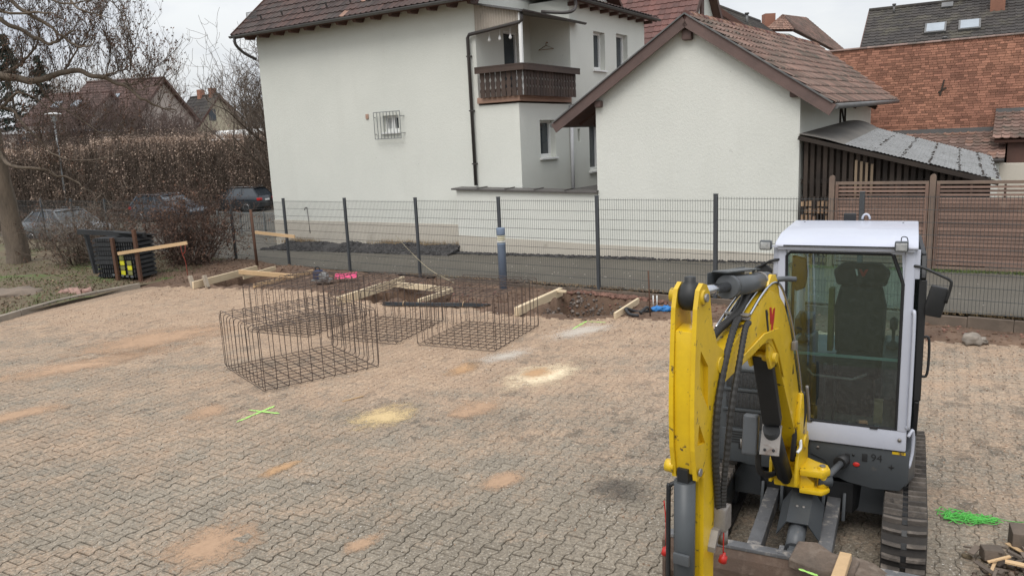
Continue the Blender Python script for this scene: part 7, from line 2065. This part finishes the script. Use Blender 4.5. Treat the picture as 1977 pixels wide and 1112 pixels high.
for x in (.8, 2.8):
    q = MB(); q.box(x, x + 1.1, .28, .36, 4.0, 5.1); q.build('window', M_PANE, h2_)
o4 = (-35.77,56,3.79)
q = thing('flat_roofed_building', (o4[0], 55, 0), R(-8), 'pale low building behind the hedge at the far left', 'building', 'houses behind the hedge')
b_ = MB(); b_.box(-6, 6.6, 0, 5, -1, 5.15); b_.build('wall', M_WALLP, q)
b_ = MB(); b_.box(-6.2, 6.8, -.2, 5.2, 5.15, 5.3); b_.build('roof_edge', M_GREYPL, q)
for x in (-1.5, 2.2, 4.6):
    b_ = MB(); b_.box(x, x + 1.3, -.05, .02, 3.8, 4.9); b_.build('window', M_PANE, q)
o3 = (-29.72,82,3.02)
h3, h3r = gable_house('cream_gabled_house', 'cream gabled house with dark roof beyond the hedge near the white house', (o3[0], 84, 0), R(-38), -5.6, 0, -2.8, 0, 6.1, 2.8, 6.1, 9.3, M_WALLY, M_TILE_DARK, 16, 9, 0, group='houses behind the hedge')
for x, z in ((-.34, 4.4), (-.34, 6.6)):
    q = MB(); q.box(-.38, -.30, -1.3, -.5, z, z + 1.2); q.build('window', M_PANE, h3)
for k in range(2):
    q = MB(); q.box(-3.8 + k * 2.2, -3.2 + k * 2.2, -.3, .3, 9.0, 10.0); q.build('chimney', M_BRICK, h3)

# ---- bare trees beyond
def bare_tree(name, label, base, Hh, spread, m, seed, n=9, depth=4, r0=.16, up=.12, group='bare trees in the background', minr=.008):
    r = random.Random(seed)
    t = thing(name, base, 0, label, 'tree', group)
    k_ = MB(); k_.tube([(0, 0, -.5), (.05, 0, Hh * .25), (.1, .05, Hh * .45)], [r0 * 1.4, r0, r0 * .8], 8); k_.build('trunk', M_BARK, t)
    c_ = MB()
    for i in range(n):
        an = r.uniform(0, 6.28); z0 = Hh * r.uniform(.18, .45)
        d = Vector((math.cos(an) * spread, math.sin(an) * spread, r.uniform(.5, 1.3)))
        twig(c_, Vector((.05, 0, z0)), d, Hh * r.uniform(.35, .5), r0 * .5, depth, None, up, 0, 0, .26, 5, (3, 4), minr, 3, r)
    c_.build('crown', m, t, kind='stuff')
    return t
p_ = (-11.33,40,2.22)
bare_tree('bare_tree', 'bare branching tree beside the left corner of the white house', (p_[0], 40, -.4), 9.6, 1.15, M_TWIG, 31, 13, 4, .14, .10)
for k, (x, Y, hh, sd, lab) in enumerate(((255, 78, 11.5, 32, 'pale bare tree behind the ridge of the red-brown house'), (298, 84, 11.0, 33, 'pale bare tree between the two houses behind the hedge'), (335, 95, 10.0, 34, 'low pale bare tree left of the cream gabled house'), (180, 88, 12.5, 35, 'pale bare tree behind the skylight of the red-brown house'), (500, 70, 9.0, 36, 'pale bare tree close to the white house wall'))):
    P0 = ((-36.87,78,3.42), (-37.35,84,3.33), (-39.95,95,3.23), (-45.9,88,3.63), (-21.89,70,2.9))[k]
    bare_tree('bare_tree', lab, (P0[0], Y, -.6), hh, .75, M_TWIGL, sd, 12, 4, .12, .16, minr=.014)
# brushwood between the hedge and the houses
M_PURP = mat('purple_brown_twig', (0.150, 0.105, 0.088), (0.105, 0.076, 0.066), 1, 0.95)
BR = (((-26.78,53,3.45), 53, 7.6, 61, 'purple-brown brush in front of the red-brown house'), ((-25.28,54,3.36), 54, 7.9, 62, 'purple-brown brush before the right gable of the red-brown house'), ((-24.17,56,3.27), 56, 6.6, 63, 'purple-brown brush left of the cream gabled house'), ((-23.78,60,3.18), 60, 6.2, 64, 'low brush before the cream gabled house'), ((-28.65,52,3.55), 52, 6.6, 65, 'thin brush right behind the street lamp'), ((-31.19,52,3.66), 52, 6.4, 66, 'thin brush before the brown roofed wing'))
for P0, Y, hh, sd, lab in BR:
    bare_tree('brush_tree', lab, (P0[0], Y, -.6), hh, .85, M_PURP, sd, 15, 4, .07, .14, 'brushwood behind the hedge', .010)
# conifers
def conifer(label, base, Hh, Rb, seed):
    r = random.Random(seed)
    t = thing('conifer', base, 0, label, 'tree', 'conifers behind the houses')
    k_ = MB(); k_.tube([(0, 0, 0), (0, 0, Hh)], [.22, .03], 8); k_.build('trunk', M_BARK, t)
    c_ = MB()
    for i in range(int(Hh * 12)):
        z = Hh * (1 - (r.random() ** 1.2)) ; rr = Rb * (1 - z / Hh) ** .8 * r.uniform(.7, 1.15) + .15
        an = r.uniform(0, 6.28); d = Vector((math.cos(an), math.sin(an), 0))
        for j in range(24):
            q_ = r.random() ** .7
            p = d * rr * q_ + Vector((0, 0, z - .25 * rr * q_)) + rvec(r) * .16
            leafquad(c_, p, r.uniform(.10, .22), r)
    c_.build('crown', M_CONIF, t, kind='stuff')
for k, (hh, rb, lab) in enumerate(((15.2, 3.8, 'tallest dark conifer left of the houses'), (14.0, 2.8, 'slimmer dark conifer behind the red-brown house'), (10.0, 2.8, 'broad low conifer at the far left'))):
    P0 = ((-45.25,74,3.87), (-45.9,80,3.79), (-44.63,70,3.92))[k]
    conifer(lab, (P0[0], (74, 80, 70)[k], -.6), hh, rb, 50 + k)
